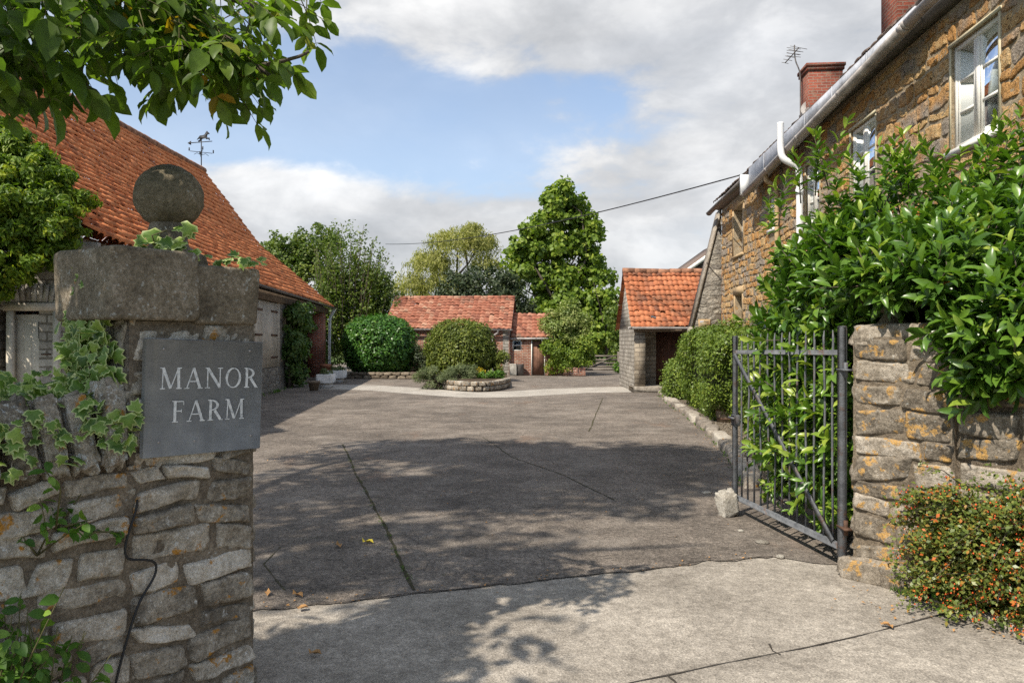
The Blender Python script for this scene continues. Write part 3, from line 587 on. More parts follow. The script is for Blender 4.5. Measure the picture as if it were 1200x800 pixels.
def pantiles(mb, near, far, nu, nv, seed=1, h=0.03, sag=0.0, ns=6, lip=0.028):
    """tiles on the ruled surface between two eave-to-ridge profiles"""
    rng = np.random.default_rng(seed)
    def S(u, t):
        a = prof_eval(near, np.clip(t, 0, 1)); b = prof_eval(far, np.clip(t, 0, 1))
        over = (t - np.clip(t, 0, 1))[..., None] * (a[:1] * 0)
        P = a + (b - a) * u[..., None]
        P[..., 2] -= sag * 4 * u * (1 - u) * 0.5 * (0.3 + t) + 0.03 * vnoise(np.stack([u * 9, t * 5, u * 0 + seed], -1))
        return P
    I, J = np.meshgrid(np.arange(nu), np.arange(nv), indexing='ij'); I = I.ravel(); J = J.ravel(); m = len(I)
    c = np.linspace(0, 1, ns)
    hp = h * (np.sin(2 * np.pi * c - 0.9) * 0.75 + 0.25 * np.sin(4 * np.pi * c - 0.4))
    u = (I[:, None] + c[None] * 1.06) / nu
    u = np.clip(u + rng.normal(0, 0.02, m)[:, None] / nu, 0, 1)
    tj = (rng.normal(0, 0.06, m) - 0.35 * (rng.uniform(size=m) < 0.012)) / nv
    tb = (J / nv + tj)[:, None] + 0 * u; tt = ((J + 1.08) / nv + tj)[:, None] + 0 * u
    Pb = S(u, tb); Pt = S(u, tt)
    eps = 1e-3
    du = S(u * 0 + 1.0, tb * 0 + 0.3) - S(u * 0, tb * 0 + 0.3)
    dt = S(u, np.clip(tb, 0, 0.99) + 0.01) - S(u, np.clip(tb, 0, 0.99))
    N = unit(np.cross(du, dt)); N = np.where(N[..., 2:3] < 0, -N, N)
    ext = unit(dt) * (np.where(tb < 0, tb, 0) * 0)[..., None]
    tj = tj
    j0 = rng.normal(0, 0.006, m)[:, None]; j1 = rng.normal(0, 0.006, m)[:, None] * np.linspace(-1, 1, ns)
    Vb = Pb + N * (hp[None] + lip + 0.012 + j0 + j1)[..., None]; Vt = Pt + N * (hp[None] + 0.0 + j0)[..., None]; Vl = Pb + N * (hp[None] + 0.008 + j0 + j1)[..., None]
    V = np.stack([Vl, Vb, Vt], 1).reshape(-1, 3); k = 3 * ns
    f = []
    for row in range(2):
        for s in range(ns - 1): f.append((row * ns + s, row * ns + s + 1, (row + 1) * ns + s + 1, (row + 1) * ns + s))
    F = (np.array(f)[None] + (np.arange(m) * k)[:, None, None]).reshape(-1, 4)
    if np.dot(np.cross(du[0, 0], dt[0, 0]), A(0, 0, 1)) < 0: F = F[:, ::-1].copy()
    mb.add(V, F, np.repeat(np.clip(rng.normal(0.5, 0.24, m), 0, 1), k))
def ridge_tiles(mb, a, b, n, rad, seed=0, tone=0.5):
    rng = np.random.default_rng(seed); a = np.asarray(a, float); b = np.asarray(b, float)
    for i in range(n):
        p = a + (b - a) * i / n; q = a + (b - a) * (i + 1.03) / n; dz = A(0, 0, rng.normal() * 0.008)
        mb.tube([p + dz, q + dz], [rad * 1.04, rad * 0.97], 10, rng.uniform(0, 1))

# ================================================================ GROUND
mb = MB(); R_ = 900.0
mb.poly([A(-R_, -R_, -0.03), A(R_, -R_, -0.03), A(R_, R_, -0.03), A(-R_, R_, -0.03)]); tag(mb.build('ground', M['grass_ground']), kind='structure')
def flat(name, pts, z, mat):
    # triangle-fan free: a subdivided polygon laid flat
    m = MB(); m.poly([A(p[0], p[1], z) for p in pts]); return tag(m.build(name, mat), kind='structure')
flat('concrete_apron', [(-9, -4), (9, -4), (7, 4.6), (5.6, 6.5), (2.6, 7.0), (-6.0, 7.0), (-9, 5)], -0.012, M['concrete'])
# asphalt yard with a ragged front edge
ea = gnd(250, 719)[:2]; eb = gnd(905, 650)[:2]
edge = []
for i in range(61):
    q = ea + (eb - ea) * i / 60
    k = 0.018 * vnoise(A([i * 0.31, 0, 2]))[0] + 0.022 * vnoise(A([i * 1.1, 3, 2]))[0] + (0.05 * vnoise(A([i * 0.9, 7, 2]))[0] if i > 45 else 0)
    edge.append((q[0], q[1] + k))
tail = [(2.0, 5.50), (2.12, 5.40), (2.3, 5.36), (2.7, 5.3)]
yard = edge + tail + [(7.5, 6.4), (9, 40), (7, 60), (-12, 60), (-14, 12), (-5, 4.3)]
flat('yard', yard, -0.006, M['asphalt'])
# pale concrete band in front of the planter and the bed
top = [gnd(x, y) for x, y in ((372, 450.5), (440, 451), (500, 455), (560, 459.5), (600, 458), (640, 455.5), (690, 453.5), (735, 453))]
bot = [gnd(x, y) for x, y in ((740, 459.5), (690, 460), (640, 463), (590, 465.5), (540, 465.5), (490, 462), (430, 457), (360, 455))]
flat('path', [(p[0], p[1]) for p in top + bot], -0.002, M['concrete_pale'])
def strip(name, pts, w, mat, z=0.0, jit=0.35, seed=3, step=0.06):
    P = []
    for a, b in zip(pts[:-1], pts[1:]):
        n = max(2, int(np.linalg.norm(b - a) / step)); P += [a + (b - a) * i / n for i in range(n)]
    P.append(pts[-1]); P = np.array(P)[:, :2]
    T = unit(np.gradient(P, axis=0)); N = np.stack([-T[:, 1], T[:, 0]], 1)
    s = np.arange(len(P)) * 1.0
    c = P + N * (0.35 * w * vnoise(np.stack([s * 0.35, s * 0 + seed, s * 0], 1)) + 0.012 * vnoise(np.stack([s * 0.07, s * 0 + seed, s * 0], 1)))[:, None]
    ww = w * (1 + jit * 2 * vnoise(np.stack([s * 0.8, s * 0 + seed + 5, s * 0], 1))) / 2
    L = c + N * ww[:, None]; R2 = c - N * ww[:, None]; n = len(P)
    V = np.concatenate([np.c_[L, np.full(n, z)], np.c_[R2, np.full(n, z)]])
    m = MB(); m.add(V, [(i + n, i + 1 + n, i + 1, i) for i in range(n - 1)]); return tag(m.build(name, mat), kind='structure')
strip('yard_crack', [gnd(402, 520), gnd(420, 560), gnd(447, 612), gnd(470, 660), gnd(486, 690)], 0.020, M['crack'], -0.002)
strip('yard_crack', [gnd(566, 512), gnd(600, 535), gnd(660, 556), gnd(720, 585)], 0.012, M['crack'], -0.002, seed=8)
strip('yard_crack', [gnd(690, 505), gnd(700, 480), gnd(706, 466)], 0.02, M['crack'], -0.002, seed=12)
strip('yard_crack', [gnd(330, 640), gnd(310, 660), gnd(335, 690)], 0.008, M['crack'], -0.002, seed=15)
strip('apron_joint', [gnd(640, 826), gnd(740, 797), gnd(860, 772), gnd(960, 752), gnd(1040, 733), gnd(1112, 714)], 0.009, M['dark_line'], -0.008, seed=4)
strip('apron_joint', [gnd(903, 752), gnd(907, 760), gnd(916, 764)], 0.012, M['dark_line'], -0.0075, seed=5)
strip('apron_joint', [gnd(785, 789), gnd(792, 795), gnd(796, 803), gnd(800, 830)], 0.012, M['dark_line'], -0.0075, seed=6)
strip('yard_edge', [A(*e, 0) for e in edge[::3]] , 0.007, M['dark_line'], -0.004, seed=7)

# ================================================================ LEFT WALL, PIER, SIGN
PR = A(-1.148, 3.40, 0); WL = A(-0.6097, -0.7926, 0); NL = A(0.7926, -0.6097, 0); BK = -NL
pl = lambda t, d=0.0, z=0.0: PR + WL * t + NL * d + A(0, 0, z)
HC = [0.12, 0.10, 0.125, 0.085, 0.125, 0.10, 0.13, 0.085, 0.105, 0.075]
cz = []; z = 0.0
for h in HC: cz.append((z, z + h)); z += h
cz[-1] = (cz[-1][0], 1.05)
pier = thing('gate_pier', 'stone gate pier with dark cap and ball finial behind the slate sign', 'gate pier', pl(0.27, -0.27))
PW = 0.545
mb = MB(); mort = MB()
up_c = [(1.05, 1.15), (1.15, 1.24), (1.24, 1.36), (1.36, 1.47)]
stone_face(mb, PR, WL, NL, PW, cz + up_c, 3, 0.15, 0.34)
stone_face(mb, PR, WL, NL, PW * 1.0, [(1.475, 1.625)], 5, 0.20, 0.26, 0.012, 0.012)
stone_face(mb, pl(PW), BK, WL, 0.43, cz + up_c + [(1.475, 1.625)], 7, 0.15, 0.3)
stone_face(mb, pl(0), BK, -WL, 0.43, cz + up_c + [(1.475, 1.625)], 9, 0.15, 0.3, res=0.7)
mb.build('stonework', M['stone'], pier, True)
mort.obox(pl(PW / 2, -0.222, 0.82), WL * (PW / 2 + 0.004), NL * 0.218, A(0, 0, 0.82))
sheet(mort, pl(0, 0.001), WL, A(0, 0, 1), NL, PW, 1.63, 40, 110, 0.006, 4, 14)
mort.build('mortar', M['mortar'], pier, True)
cap = MB()
def slab(mb, c, hx, hy, hz, seed, p=0.16, amp=0.03, r=0.5, nu=60, nv=34): rock(mb, c, WL * hx, NL * hy, A(0, 0, hz), seed, p, amp, nu, nv, r, 0.8)
slab(cap, pl(0.455, -0.20, 1.775), 0.185, 0.245, 0.142, 21, 0.10, 0.028)
slab(cap, pl(0.135, -0.20, 1.745), 0.155, 0.225, 0.125, 22, 0.10, 0.03, 0.4)
cap.build('cap', M['capstone'], pier, True)
bc = at(198, 231, 3.35)
fin = MB(); fin.lathe((bc[0], bc[1], 1.86), [(0.0, 0.0), (0.155, 0.0), (0.16, 0.03), (0.15, 0.065), (0.115, 0.085), (0.082, 0.105), (0.075, 0.135), (0.085, 0.17), (0.07, 0.22), (0, 0.24)], 32)
fin.build('pedestal', M['capstone'], pier, True)
fin = MB(); rock(fin, bc, A(0.142, 0, 0), A(0, 0.142, 0), A(0, 0, 0.138), 31, 1.0, 0.014, 90, 60, 0.5, 1.6); fin.build('ball_finial', M['ballstone'], pier, True)

# low wall running towards the camera
lw = thing('stone_wall', 'low rubble wall with upright lichened coping stones left of the slate sign', 'wall', pl(1.8, -0.2))
mb = MB(); mort = MB(); WW = 3.2
stone_face(mb, pl(PW + 0.005), WL, NL, WW, cz, 13, 0.15, 0.34)
mb.build('stonework', M['stone'], lw, True)
mort.obox(pl(PW - 0.03 + WW / 2, -0.226, 0.52), WL * WW / 2, NL * 0.218, A(0, 0, 0.52))
sheet(mort, pl(PW - 0.012, 0.003), WL, A(0, 0, 1), NL, WW, 1.05, 160, 70, 0.006, 4, 14)
mort.build('mortar', M['mortar'], lw, True)
cp = MB(); rng = np.random.default_rng(8); t = PW + 0.06; i = 0; fill = MB()
while t < PW + WW:
    th = rng.uniform(0.034, 0.06); hh = rng.uniform(0.13, 0.17); lean = rng.normal() * 0.07
    upv = unit(A(0, 0, 1) - NL * 0.36 + WL * lean)
    fw = unit(NL + A(0, 0, 0.36))
    rock(cp, pl(t, -0.08, 1.06 + hh * 0.90), WL * th, fw * rng.uniform(0.09, 0.12), upv * hh, 100 + i, 0.22, 0.13, 34, 30, None, 0.9)
    t += th * 2 + rng.uniform(0.004, 0.03); i += 1
cp.build('coping', M['coping'], lw, True)
fill.prism([pl(PW + 0.01, 0.01, 1.045), pl(PW + 0.01, -0.06, 1.24), pl(PW + 0.01, -0.30, 1.26), pl(PW + 0.01, -0.42, 1.045)], WL * (WW - 0.02)); fill.build('coping_bed', M['mortar'], lw)

# slate sign
SW, SH = 0.522, 0.466
sx = -WL                                   # reading direction
so = pl(0.518, 0.052, 1.098)               # lower left corner of the slab face
tilt = -0.030
sxr = unit(sx + A(0, 0, tilt)); szr = unit(A(0, 0, 1) - sx * tilt)
sgn = thing('slate_sign', 'grey slate sign with the farm name cut in pale capitals on the pier', 'sign', so)
mb = MB(); mb.obox(so + sxr * SW / 2 + szr * SH / 2 - NL * 0.014, sxr * SW / 2, NL * 0.014, szr * SH / 2, bev=0.003); mb.build('slate_panel', M['slate'], sgn)
LET = {  # thick and thin strokes in a unit cap height box: (x0,y0,x1,y1,width)
 'M': (1.16, [(0.14, 0, 0.17, 1, .06), (0.17, 1, 0.56, 0.02, .15), (0.57, 0.02, 0.96, 1, .06), (0.99, 0, 0.96, 1, .15)], [(0.02, .28), (0.85, 1.14)], [(0.02, .22), (0.92, 1.13)]),
 'A': (0.98, [(0.12, 0, 0.47, 1, .06), (0.47, 1, 0.84, 0, .15), (0.24, 0.34, 0.72, 0.34, .055)], [(0.0, .26), (0.70, 0.98)], []),
 'N': (1.0, [(0.14, 0, 0.14, 1, .065), (0.14, 1, 0.84, 0.02, .15), (0.84, 0, 0.84, 1, .065)], [(0.0, .28)], [(0.0, .2), (0.70, 0.98)]),
 'F': (0.66, [(0.17, 0, 0.17, 1, .15), (0.2, 0.972, 0.62, 0.972, .055), (0.2, 0.52, 0.5, 0.52, .055), (0.61, 0.98, 0.61, 0.80, .045), (0.50, 0.60, 0.50, 0.44, .045)], [(0.02, .34)], [(0.02, 0.2)]),
 'R': (0.84, [(0.17, 0, 0.17, 1, .15), (0.40, 0.48, 0.74, 0.02, .15)], [(0.02, .33), (0.66, 0.86)], [(0.02, 0.2)]),
 'O': (0.98, [], [], []),
}
lt = MB(); lay = [0]
def quad2(o, P):
    lay[0] += 1; d = 0.0008 + 0.00002 * lay[0]
    lt.poly([so + sxr * (o[0] + p[0]) + szr * (o[1] + p[1]) + NL * d for p in P])
def glyph(ch, ox, oy, h, sq):
    w, st, sb, stp = LET[ch]
    for (x0, y0, x1, y1, wd) in st:
        d = A(x1 - x0, y1 - y0); n = A(-d[1], d[0]) / np.linalg.norm(d) * wd / 2
        n[0] = n[0] if abs(d[0]) > 0.02 else n[0]
        P = [(x0 + n[0], y0 + n[1]), (x0 - n[0], y0 - n[1]), (x1 - n[0], y1 - n[1]), (x1 + n[0], y1 + n[1])]
        quad2((ox, oy), [(p[0] * h * sq, p[1] * h) for p in P][::-1])
    for (a, b) in sb: quad2((ox, oy), [(a * h * sq, -.015 * h), (b * h * sq, -.015 * h), (b * h * sq, .035 * h), (a * h * sq, .035 * h)])
    for (a, b) in stp: quad2((ox, oy), [(a * h * sq, .965 * h), (b * h * sq, .965 * h), (b * h * sq, 1.015 * h), (a * h * sq, 1.015 * h)])
    def ring(cx, cy, rx, ry, tx, ty, a0, a1, rot=0.0):
        k = 22
        for i in range(k):
            q = []
            for an, ins in ((a0 + (a1 - a0) * i / k, 0), (a0 + (a1 - a0) * (i + 1) / k, 0), (a0 + (a1 - a0) * (i + 1) / k, 1), (a0 + (a1 - a0) * i / k, 1)):
                tw = ty + (tx - ty) * abs(math.cos(an + rot)) ** 1.5
                q.append(((cx + (rx - ins * tw) * math.cos(an)) * h * sq, (cy + (ry - ins * tw) * math.sin(an)) * h))
            quad2((ox, oy), q)
    if ch == 'O': ring(0.48, 0.5, 0.46, 0.52, .145, .05, 0, 2 * math.pi, 0.25)
    if ch == 'R': ring(0.20, 0.735, 0.44, 0.265, .15, .05, -math.pi / 2, math.pi / 2)
def word(s, x0, x1, y, h):
    tot = sum(LET[c][0] for c in s); sp = 0.13; sq = (x1 - x0) / h / (tot + sp * (len(s) - 1)); x = x0
    for c in s:
        glyph(c, x, y, h, sq); x += (LET[c][0] + sp) * h * sq
word('MANOR', 0.058, 0.498, 0.268, 0.083); word('FARM', 0.110, 0.436, 0.135, 0.084)
lt.build('lettering', M['letter'], sgn)
for (a, b) in ((0.07, 0.425), (0.455, 0.425), (0.06, 0.06), (0.21, 0.055), (0.47, 0.06)):
    s = MB(); c = so + sxr * a + szr * b; s.tube([c, c + NL * 0.003], 0.0045, 10); s.build('screw', M['gutter'], sgn)

# cable stapled over the pier stones
def onl(px, py, d=0.035):
    r = (px - 600) / F_PX; P = PR + NL * d; t = (P[0] - r * P[1]) / (r * WL[1] - WL[0]); q = P + WL * t
    return A(q[0], q[1], EYE - (py - 400) / F_PX * q[1])
mb = MB(); cpts = [(161, 584), (161, 592), (157, 606), (150, 625), (146, 642), (147, 652), (153, 656), (170, 655), (181, 657), (184, 664), (181, 676), (172, 690), (163, 705), (155, 728), (148, 752), (140, 780), (133, 812), (128, 850)]
pp = np.array([onl(*c) for c in cpts]); tt = np.linspace(0, len(pp) - 1, 90)
pp = np.stack([np.interp(tt, np.arange(len(pp)), pp[:, k]) for k in range(3)], 1); pp = np.stack([np.convolve(np.pad(pp[:, k], 3, 'edge'), np.ones(7) / 7, 'valid') for k in range(3)], 1)
mb.tube(pp, 0.0048, 8); tag(mb.build('cable', M['black_plastic'], None, True), 'black cable hanging in a kink over the rubble below the slate sign', 'cable')

# ivy on the pier and over the coping
rng = np.random.default_rng(42)
def ivy_on(name, label, pts, nrm, ln, root, stems=None, lo=0.7):
    t = thing(name, label, 'ivy', root); m = MB(); pts = np.array(pts); n = len(pts)
    z = unit(nrm + 0.42 * rng.normal(size=(n, 3))); y = unit(np.cross(z, np.cross(A(0, 0, -1) + 0.7 * rng.normal(size=(n, 3)), z)))
    L = ln * rng.uniform(lo, 1.35, n); put(m, 'ivy', pts, y, z, L, L * 1.0, np.clip(rng.normal(0.5, 0.25, n), 0, 1)); m.build('leaves', LM['ivy'], t)
    if stems:
        s = MB()
        for p in stems: s.tube(p, 0.0035, 5)
        s.build('stem', M['twig'], t)
    return t
P = []
for k in range(330):      # curtain on the pier's left end
    s = rng.uniform(0.03, 0.44); zz = 1.30 + 0.5 * rng.uniform() ** 0.8
    wdt = 0.13 + 0.25 * (1.82 - zz)
    if zz > 1.62 and abs(s - 0.27) > 0.10: continue
    if abs(s - 0.25) > wdt * 1.2: continue
    P.append(pl(PW + 0.035 + rng.uniform(0, 0.05), -s, zz))
for k in range(26): P.append(pl(PW + 0.06, -0.28 + rng.normal() * 0.03, rng.uniform(1.55, 1.86)))
st_ = [[pl(PW + 0.03, -0.30, 1.1), pl(PW + 0.035, -0.36, 1.35), pl(PW + 0.045, -0.33, 1.6), pl(PW + 0.065, -0.35, 1.86)], [pl(PW + 0.03, -0.2, 1.1), pl(PW + 0.035, -0.16, 1.4), pl(PW + 0.04, -0.12, 1.62)]]
ivy_on('ivy', 'variegated ivy climbing the left end of the sign pier below its cap', P, WL * 1.0 + NL * 0.35, 0.052, pl(PW + 0.05, -0.3, 1.1), st_)
P = []
for k in range(480):
    t_ = PW + rng.uniform(0.0, 1.6); d = rng.uniform(-0.38, 0.02); zz = 1.31 + rng.uniform(0, 0.10) - max(0, d + 0.16) * 0.9
    P.append(pl(t_, d, zz + 0.03))
for k in range(95): P.append(pl(PW + rng.uniform(0.12, 1.2), rng.uniform(0.03, 0.09), rng.uniform(1.10, 1.34)))
for k in range(20): P.append(pl(PW + rng.uniform(0.02, 0.16) - 0.03, rng.uniform(0.02, 0.09), rng.uniform(1.14, 1.30)))
ivy_on('ivy', 'variegated ivy spilling over the coping of the low wall', P, NL * 0.7 + A(0, 0, 0.7), 0.050, pl(PW + 0.5, -0.2, 1.25))
c0 = at(190, 275, 3.16)
P = [at(rng.uniform(160, 226), rng.uniform(262, 300), 3.19 + rng.uniform(-0.03, 0.03)) for k in range(24)]
ivy_on('ivy', 'small ivy sprig round the base of the stone ball', P, A(0.2, -1, 0.3), 0.062, at(190, 296, 3.2), [[at(185, 296, 3.2), at(178, 276, 3.18), at(196, 270, 3.18)]], 0.8)
P = [at(rng.uniform(246, 312), 306 + rng.uniform(-6, 4), 3.33 + rng.uniform(-0.03, 0.05)) for k in range(18)]
ivy_on('ivy', 'thin ivy trail along the lower right shoulder of the sign pier cap', P, A(0.2, -0.6, 0.7), 0.036, at(280, 308, 3.36))

# weeds at the foot of the wall
def weed(name, label, spots, rng, ln=0.07, lean=NL, mat='weed', cat='plant'):
    t = thing(name, label, cat, spots[0][0]); m = MB(); s = MB()
    for (b, h, k) in spots:
        for j in range(k):
            tip = np.asarray(b) + rng.normal(size=3) * 0.09 + lean * rng.uniform(0.02, 0.18) + A(0, 0, h * rng.uniform(0.6, 1.1))
            mid = (np.asarray(b) + tip) / 2 + rng.normal(size=3) * 0.02; path = np.array([np.asarray(b), mid, tip]); s.tube(path, [0.004, 0.003, 0.0015], 5)
            n = 9; q = rng.uniform(0.25, 1.0, n)[:, None]; p = (1 - q) ** 2 * path[0] + 2 * q * (1 - q) * path[1] + q ** 2 * path[2]
            scatter(m, 'long', p, np.broadcast_to(A(0, 0, 1) + lean * 0.5, (n, 3)), ln, 0.58, rng, 0.5, 0.25)
            yd = unit(rng.normal(size=(n, 3)) * A(1, 1, 0.3) + lean * 0.3)
    m.build('leaves', LM[mat], t); s.build('stem', M['twig'], t); return t
weed('wall_weed', 'bushy green weed growing up against the low rubble wall at lower left', [(pl(PW + 0.34 + 0.07 * i, 0.08, 0.12 + 0.05 * (i % 3)), 0.46 - 0.02 * i, 16) for i in range(9)], rng, 0.05)
weed('wall_weed', 'trailing green shoot sprouting from a joint high in the low wall', [(pl(PW + 0.27, 0.02, 0.88), 0.12, 4), (pl(PW + 0.33, 0.02, 0.80), 0.10, 3)], rng, 0.045)
weed('wall_weed', 'tiny green sprig rooted in a joint beside the black cable', [(onl(98, 622, 0.01), 0.05, 3)], rng, 0.035)

# ================================================================ WALNUT overhead
def bez(pts, n=40):
    pts = np.array(pts); t = np.linspace(0, len(pts) - 1, n); q = np.stack([np.interp(t, np.arange(len(pts)), pts[:, k]) for k in range(3)], 1)
    return np.stack([np.convolve(np.pad(q[:, k], 3, 'edge'), np.ones(7) / 7, 'valid') for k in range(3)], 1)
wal = thing('walnut_tree', 'walnut tree overhanging from the left with dark green drooping leaflets', 'tree', (-5.6, 3.0, 0))
rng = np.random.default_rng(77)
trunk = MB(); fork = A(-5.2, 2.6, 3.6)
trunk.tube([A(-5.6, 3.0, -0.2), A(-5.58, 2.95, 0.4), A(-5.4, 2.8, 2.0), fork], [0.34, 0.26, 0.22, 0.2], 12)
limbs = [[fork, A(-3.6, 2.9, 3.9), at(-40, -60, 3.5), at(90, -30, 3.4), at(200, 10, 3.3), at(262, 40, 3.25), at(300, 78, 3.2), at(322, 92, 3.2)],
         [fork, A(-3.8, 2.6, 3.6), at(-90, -10, 3.1), at(20, 50, 3.1), at(80, 86, 3.1), at(112, 108, 3.1)],
         [fork, A(-3.0, 3.0, 4.4), at(150, -70, 3.6), at(260, -10, 3.5), at(312, 18, 3.45), at(334, -10, 3.45)],
         [at(300, 78, 3.2), at(330, 72, 3.2), at(352, 66, 3.2), at(363, 60, 3.2)],
         [at(262, 40, 3.25), at(282, 78, 3.2), at(292, 100, 3.2)],
         [at(90, -30, 3.4), at(130, 30, 3.3), at(150, 55, 3.3), at(140, 80, 3.25)],
         [fork, A(-6.2, 5.5, 6.5), A(-5.6, 7.2, 8.4)], [fork, A(-4.0, 4.6, 6.5), A(-2.6, 6.0, 8.4)], [fork, A(-4.5, 1.5, 6.5), A(-3.2, 0.8, 8.3)], [fork, A(-7, 1.8, 6.0), A(-7.4, 1, 8.0)], [fork, A(-4.6, 3.6, 7.2), A(-4.2, 4.4, 9.4)], [fork, A(-3.9, 1.6, 3.9), A(-2.2, 1.8, 3.3)]]  # last limb reaches the low unseen clumps added to shade the pier
for i, L in enumerate(limbs):
    r0 = (0.055, 0.045, 0.045, 0.009, 0.008, 0.012)[i] if i < 6 else 0.11
    Pq = bez(L, 50); trunk.tube(Pq, np.linspace(r0, 0.006 if i < 6 else 0.02, len(Pq)), 7)
trunk.build('trunk', M['bark'], wal, True)
lv = MB(); rs = MB()
def compound(base, dirv, L, nl, ll, rng, tone):
    """a pinnate leaf: rachis with paired leaflets hanging from it"""
    d = unit(dirv); side = unit(np.cross(d, A(0, 0, 1) + 0.4 * rng.normal(size=3)))
    pts = [np.asarray(base) + d * L * q + A(0, 0, -0.35 * L * q * q) for q in np.linspace(0, 1, 5)]
    rs.tube(pts, [0.0028, 0.0025, 0.002, 0.0016, 0.001], 5)
    pos = []; yd = []
    for k in range(nl):
        q = 0.35 + 0.6 * k / max(1, nl - 1); p = np.asarray(base) + d * L * q + A(0, 0, -0.35 * L * q * q)
        for s in (-1, 1): pos.append(p); yd.append(side * s + d * 0.55 + A(0, 0, -0.45) + 0.15 * rng.normal(size=3))
    pos.append(pts[-1]); yd.append(d + A(0, 0, -0.7))
    n = len(pos); zz = np.broadcast_to(A(0, 0, 1), (n, 3)) + 0.35 * rng.normal(size=(n, 3)) + np.array(d) * 0.3
    l = 0.98 * ll * rng.uniform(0.75, 1.2, n) * np.r_[np.repeat(np.linspace(0.7, 1.0, nl), 2), 1.15]
    put(lv, 'long', np.array(pos), np.array(yd), zz, l, l * 0.52, np.clip(rng.normal(tone, 0.2, n), 0, 0.94 if tone < 0.8 else 1))
def near_leaves(px0, px1, py0, py1, Y0, Y1, n, seed, ll=0.115, tone=0.45):
    r_ = np.random.default_rng(seed)
    for k in range(n):
        b = at(r_.uniform(px0, px1), r_.uniform(py0, py1), r_.uniform(Y0, Y1)); dv = r_.normal(size=3) * A(1, 0.8, 0.3) + A(0.35, 0, -0.55)
        compound(b, dv, r_.uniform(0.13, 0.22), 3, ll * r_.uniform(0.8, 1.1), r_, tone + r_.normal() * 0.1)
near_leaves(-60, 70, -40, 60, 2.9, 3.6, 64, 1, 0.125, 0.3); near_leaves(-60, 40, 30, 75, 2.8, 3.3, 14, 2, 0.12, 0.3)
near_leaves(60, 220, -60, 18, 3.0, 3.7, 84, 3, 0.115, 0.4); near_leaves(150, 300, -30, 50, 3.0, 3.6, 58, 4, 0.11, 0.5)
near_leaves(205, 298, 18, 68, 3.0, 3.4, 36, 5, 0.105, 0.55); near_leaves(120, 200, 5, 45, 3.1, 3.5, 12, 12, 0.11, 0.4)
near_leaves(230, 264, 66, 90, 3.1, 3.3, 5, 6, 0.10, 0.5); near_leaves(70, 125, 20, 60, 3.0, 3.3, 8, 7, 0.11, 0.35); near_leaves(325, 362, -28, 6, 3.3, 3.6, 8, 8, 0.10, 0.5)
near_leaves(195, 250, 20, 50, 3.0, 3.2, 3, 9, 0.09, 0.98); near_leaves(140, 170, -30, 0, 3.0, 3.2, 2, 10, 0.09, 0.98); near_leaves(296, 322, 46, 62, 3.1, 3.3, 4, 11, 0.075, 0.5)
lv.build('leaves', LM['walnut'], wal); rs.build('leaf_stalk', M['twig'], wal)
cr = MB(); rng = np.random.default_rng(78)
# the high crown that shades the yard (out of the frame above)
CROWN = [((-4.7, 3.2, 8.2), (2.0, 2.0, 1.4), 6000), ((-3.2, 4.6, 8.4), (1.6, 1.8, 1.1), 4600), ((-5.4, 5.8, 8.4), (2.0, 1.8, 1.2), 5400), ((-5.6, 0.9, 7.8), (1.6, 1.4, 1.2), 1300), ((-7.2, 2.5, 7.8), (1.8, 2.0, 1.5), 2700), ((-4.4, 4.2, 9.6), (1.7, 2.0, 0.9), 3000), ((-2.5, 1.8, 3.35), (0.85, 0.8, 0.55), 430), ((-3.3, 0.9, 4.3), (1.1, 1.0, 0.7), 430)]  # last two clumps sit low, added off frame to shade the left pier
for (c, rad, n) in CROWN:
    blob(cr, c, rad, n, 0.20, rng, 'diamond', 0.5, 46, 0.30, lo=0.25)
cr.build('crown', LM['walnut'], wal)
# ================================================================ RIGHT PIER, WALL
QP = A(2.28, 5.13, 0); QV = A(0.654, -0.756, 0); QN = A(-0.756, -0.654, 0)
qp = lambda t, d=0.0, z=0.0: QP + QV * t + QN * d + A(0, 0, z)
rp = thing('gate_pier', 'golden lichened stone gate pier carrying the iron gate under the laurel', 'gate pier', qp(0.31, -0.25))
HR = [0.14, 0.11, 0.16, 0.12, 0.10, 0.17, 0.13, 0.19, 0.15, 0.15, 0.16]; cr_ = []; z = 0.0
for h in HR: cr_.append((z, z + h)); z += h
topz = z
mb = MB(); mort = MB()
stone_face(mb, QP, QV, QN, 0.61, cr_, 51, 0.24, 0.62, 0.020, 0.007)
stone_face(mb, qp(0), -QN, -QV, 0.5, cr_, 52, 0.2, 0.5, 0.02, 0.012, 0.8)
rock(mb, qp(0.26, -0.24, topz + 0.015), QV * 0.29, QN * 0.25, A(0, 0, 0.075), 55, 0.3, 0.14, 40, 24)
rock(mb, qp(0.10, 0.03, 0.045), QV * 0.16, QN * 0.08, A(0, 0, 0.08), 56, 0.5, 0.2); rock(mb, qp(0.34, 0.05, 0.05), QV * 0.12, QN * 0.08, A(0, 0, 0.09), 57, 0.5, 0.2)
mb.build('stonework', M['stone_gold'], rp, True)
mort.obox(qp(0.305, -0.25, topz / 2), QV * 0.304, QN * 0.245, A(0, 0, topz / 2)); sheet(mort, qp(0, 0.001), QV, A(0, 0, 1), QN, 0.61, topz, 40, 90, 0.006, 3, 12)
mort.build('mortar', M['mortar'], rp, True)
bq = at(1046, 347, 5.22)
mb = MB(); rock(mb, bq, A(0.13, 0, 0), A(0, 0.13, 0), A(0, 0, 0.13), 58, 1.0, 0.02, 36, 22); mb.lathe((bq[0], bq[1], topz + 0.05), [(0, 0), (0.10, 0), (0.10, 0.04), (0.06, 0.1), (0.06, 0.2), (0, 0.2)], 20)
mb.build('ball_finial', M['ballstone'], rp, True)
rw = thing('stone_wall', 'shaded rubble wall beside the road behind the orange berried shrub', 'wall', qp(1.8, -0.2))
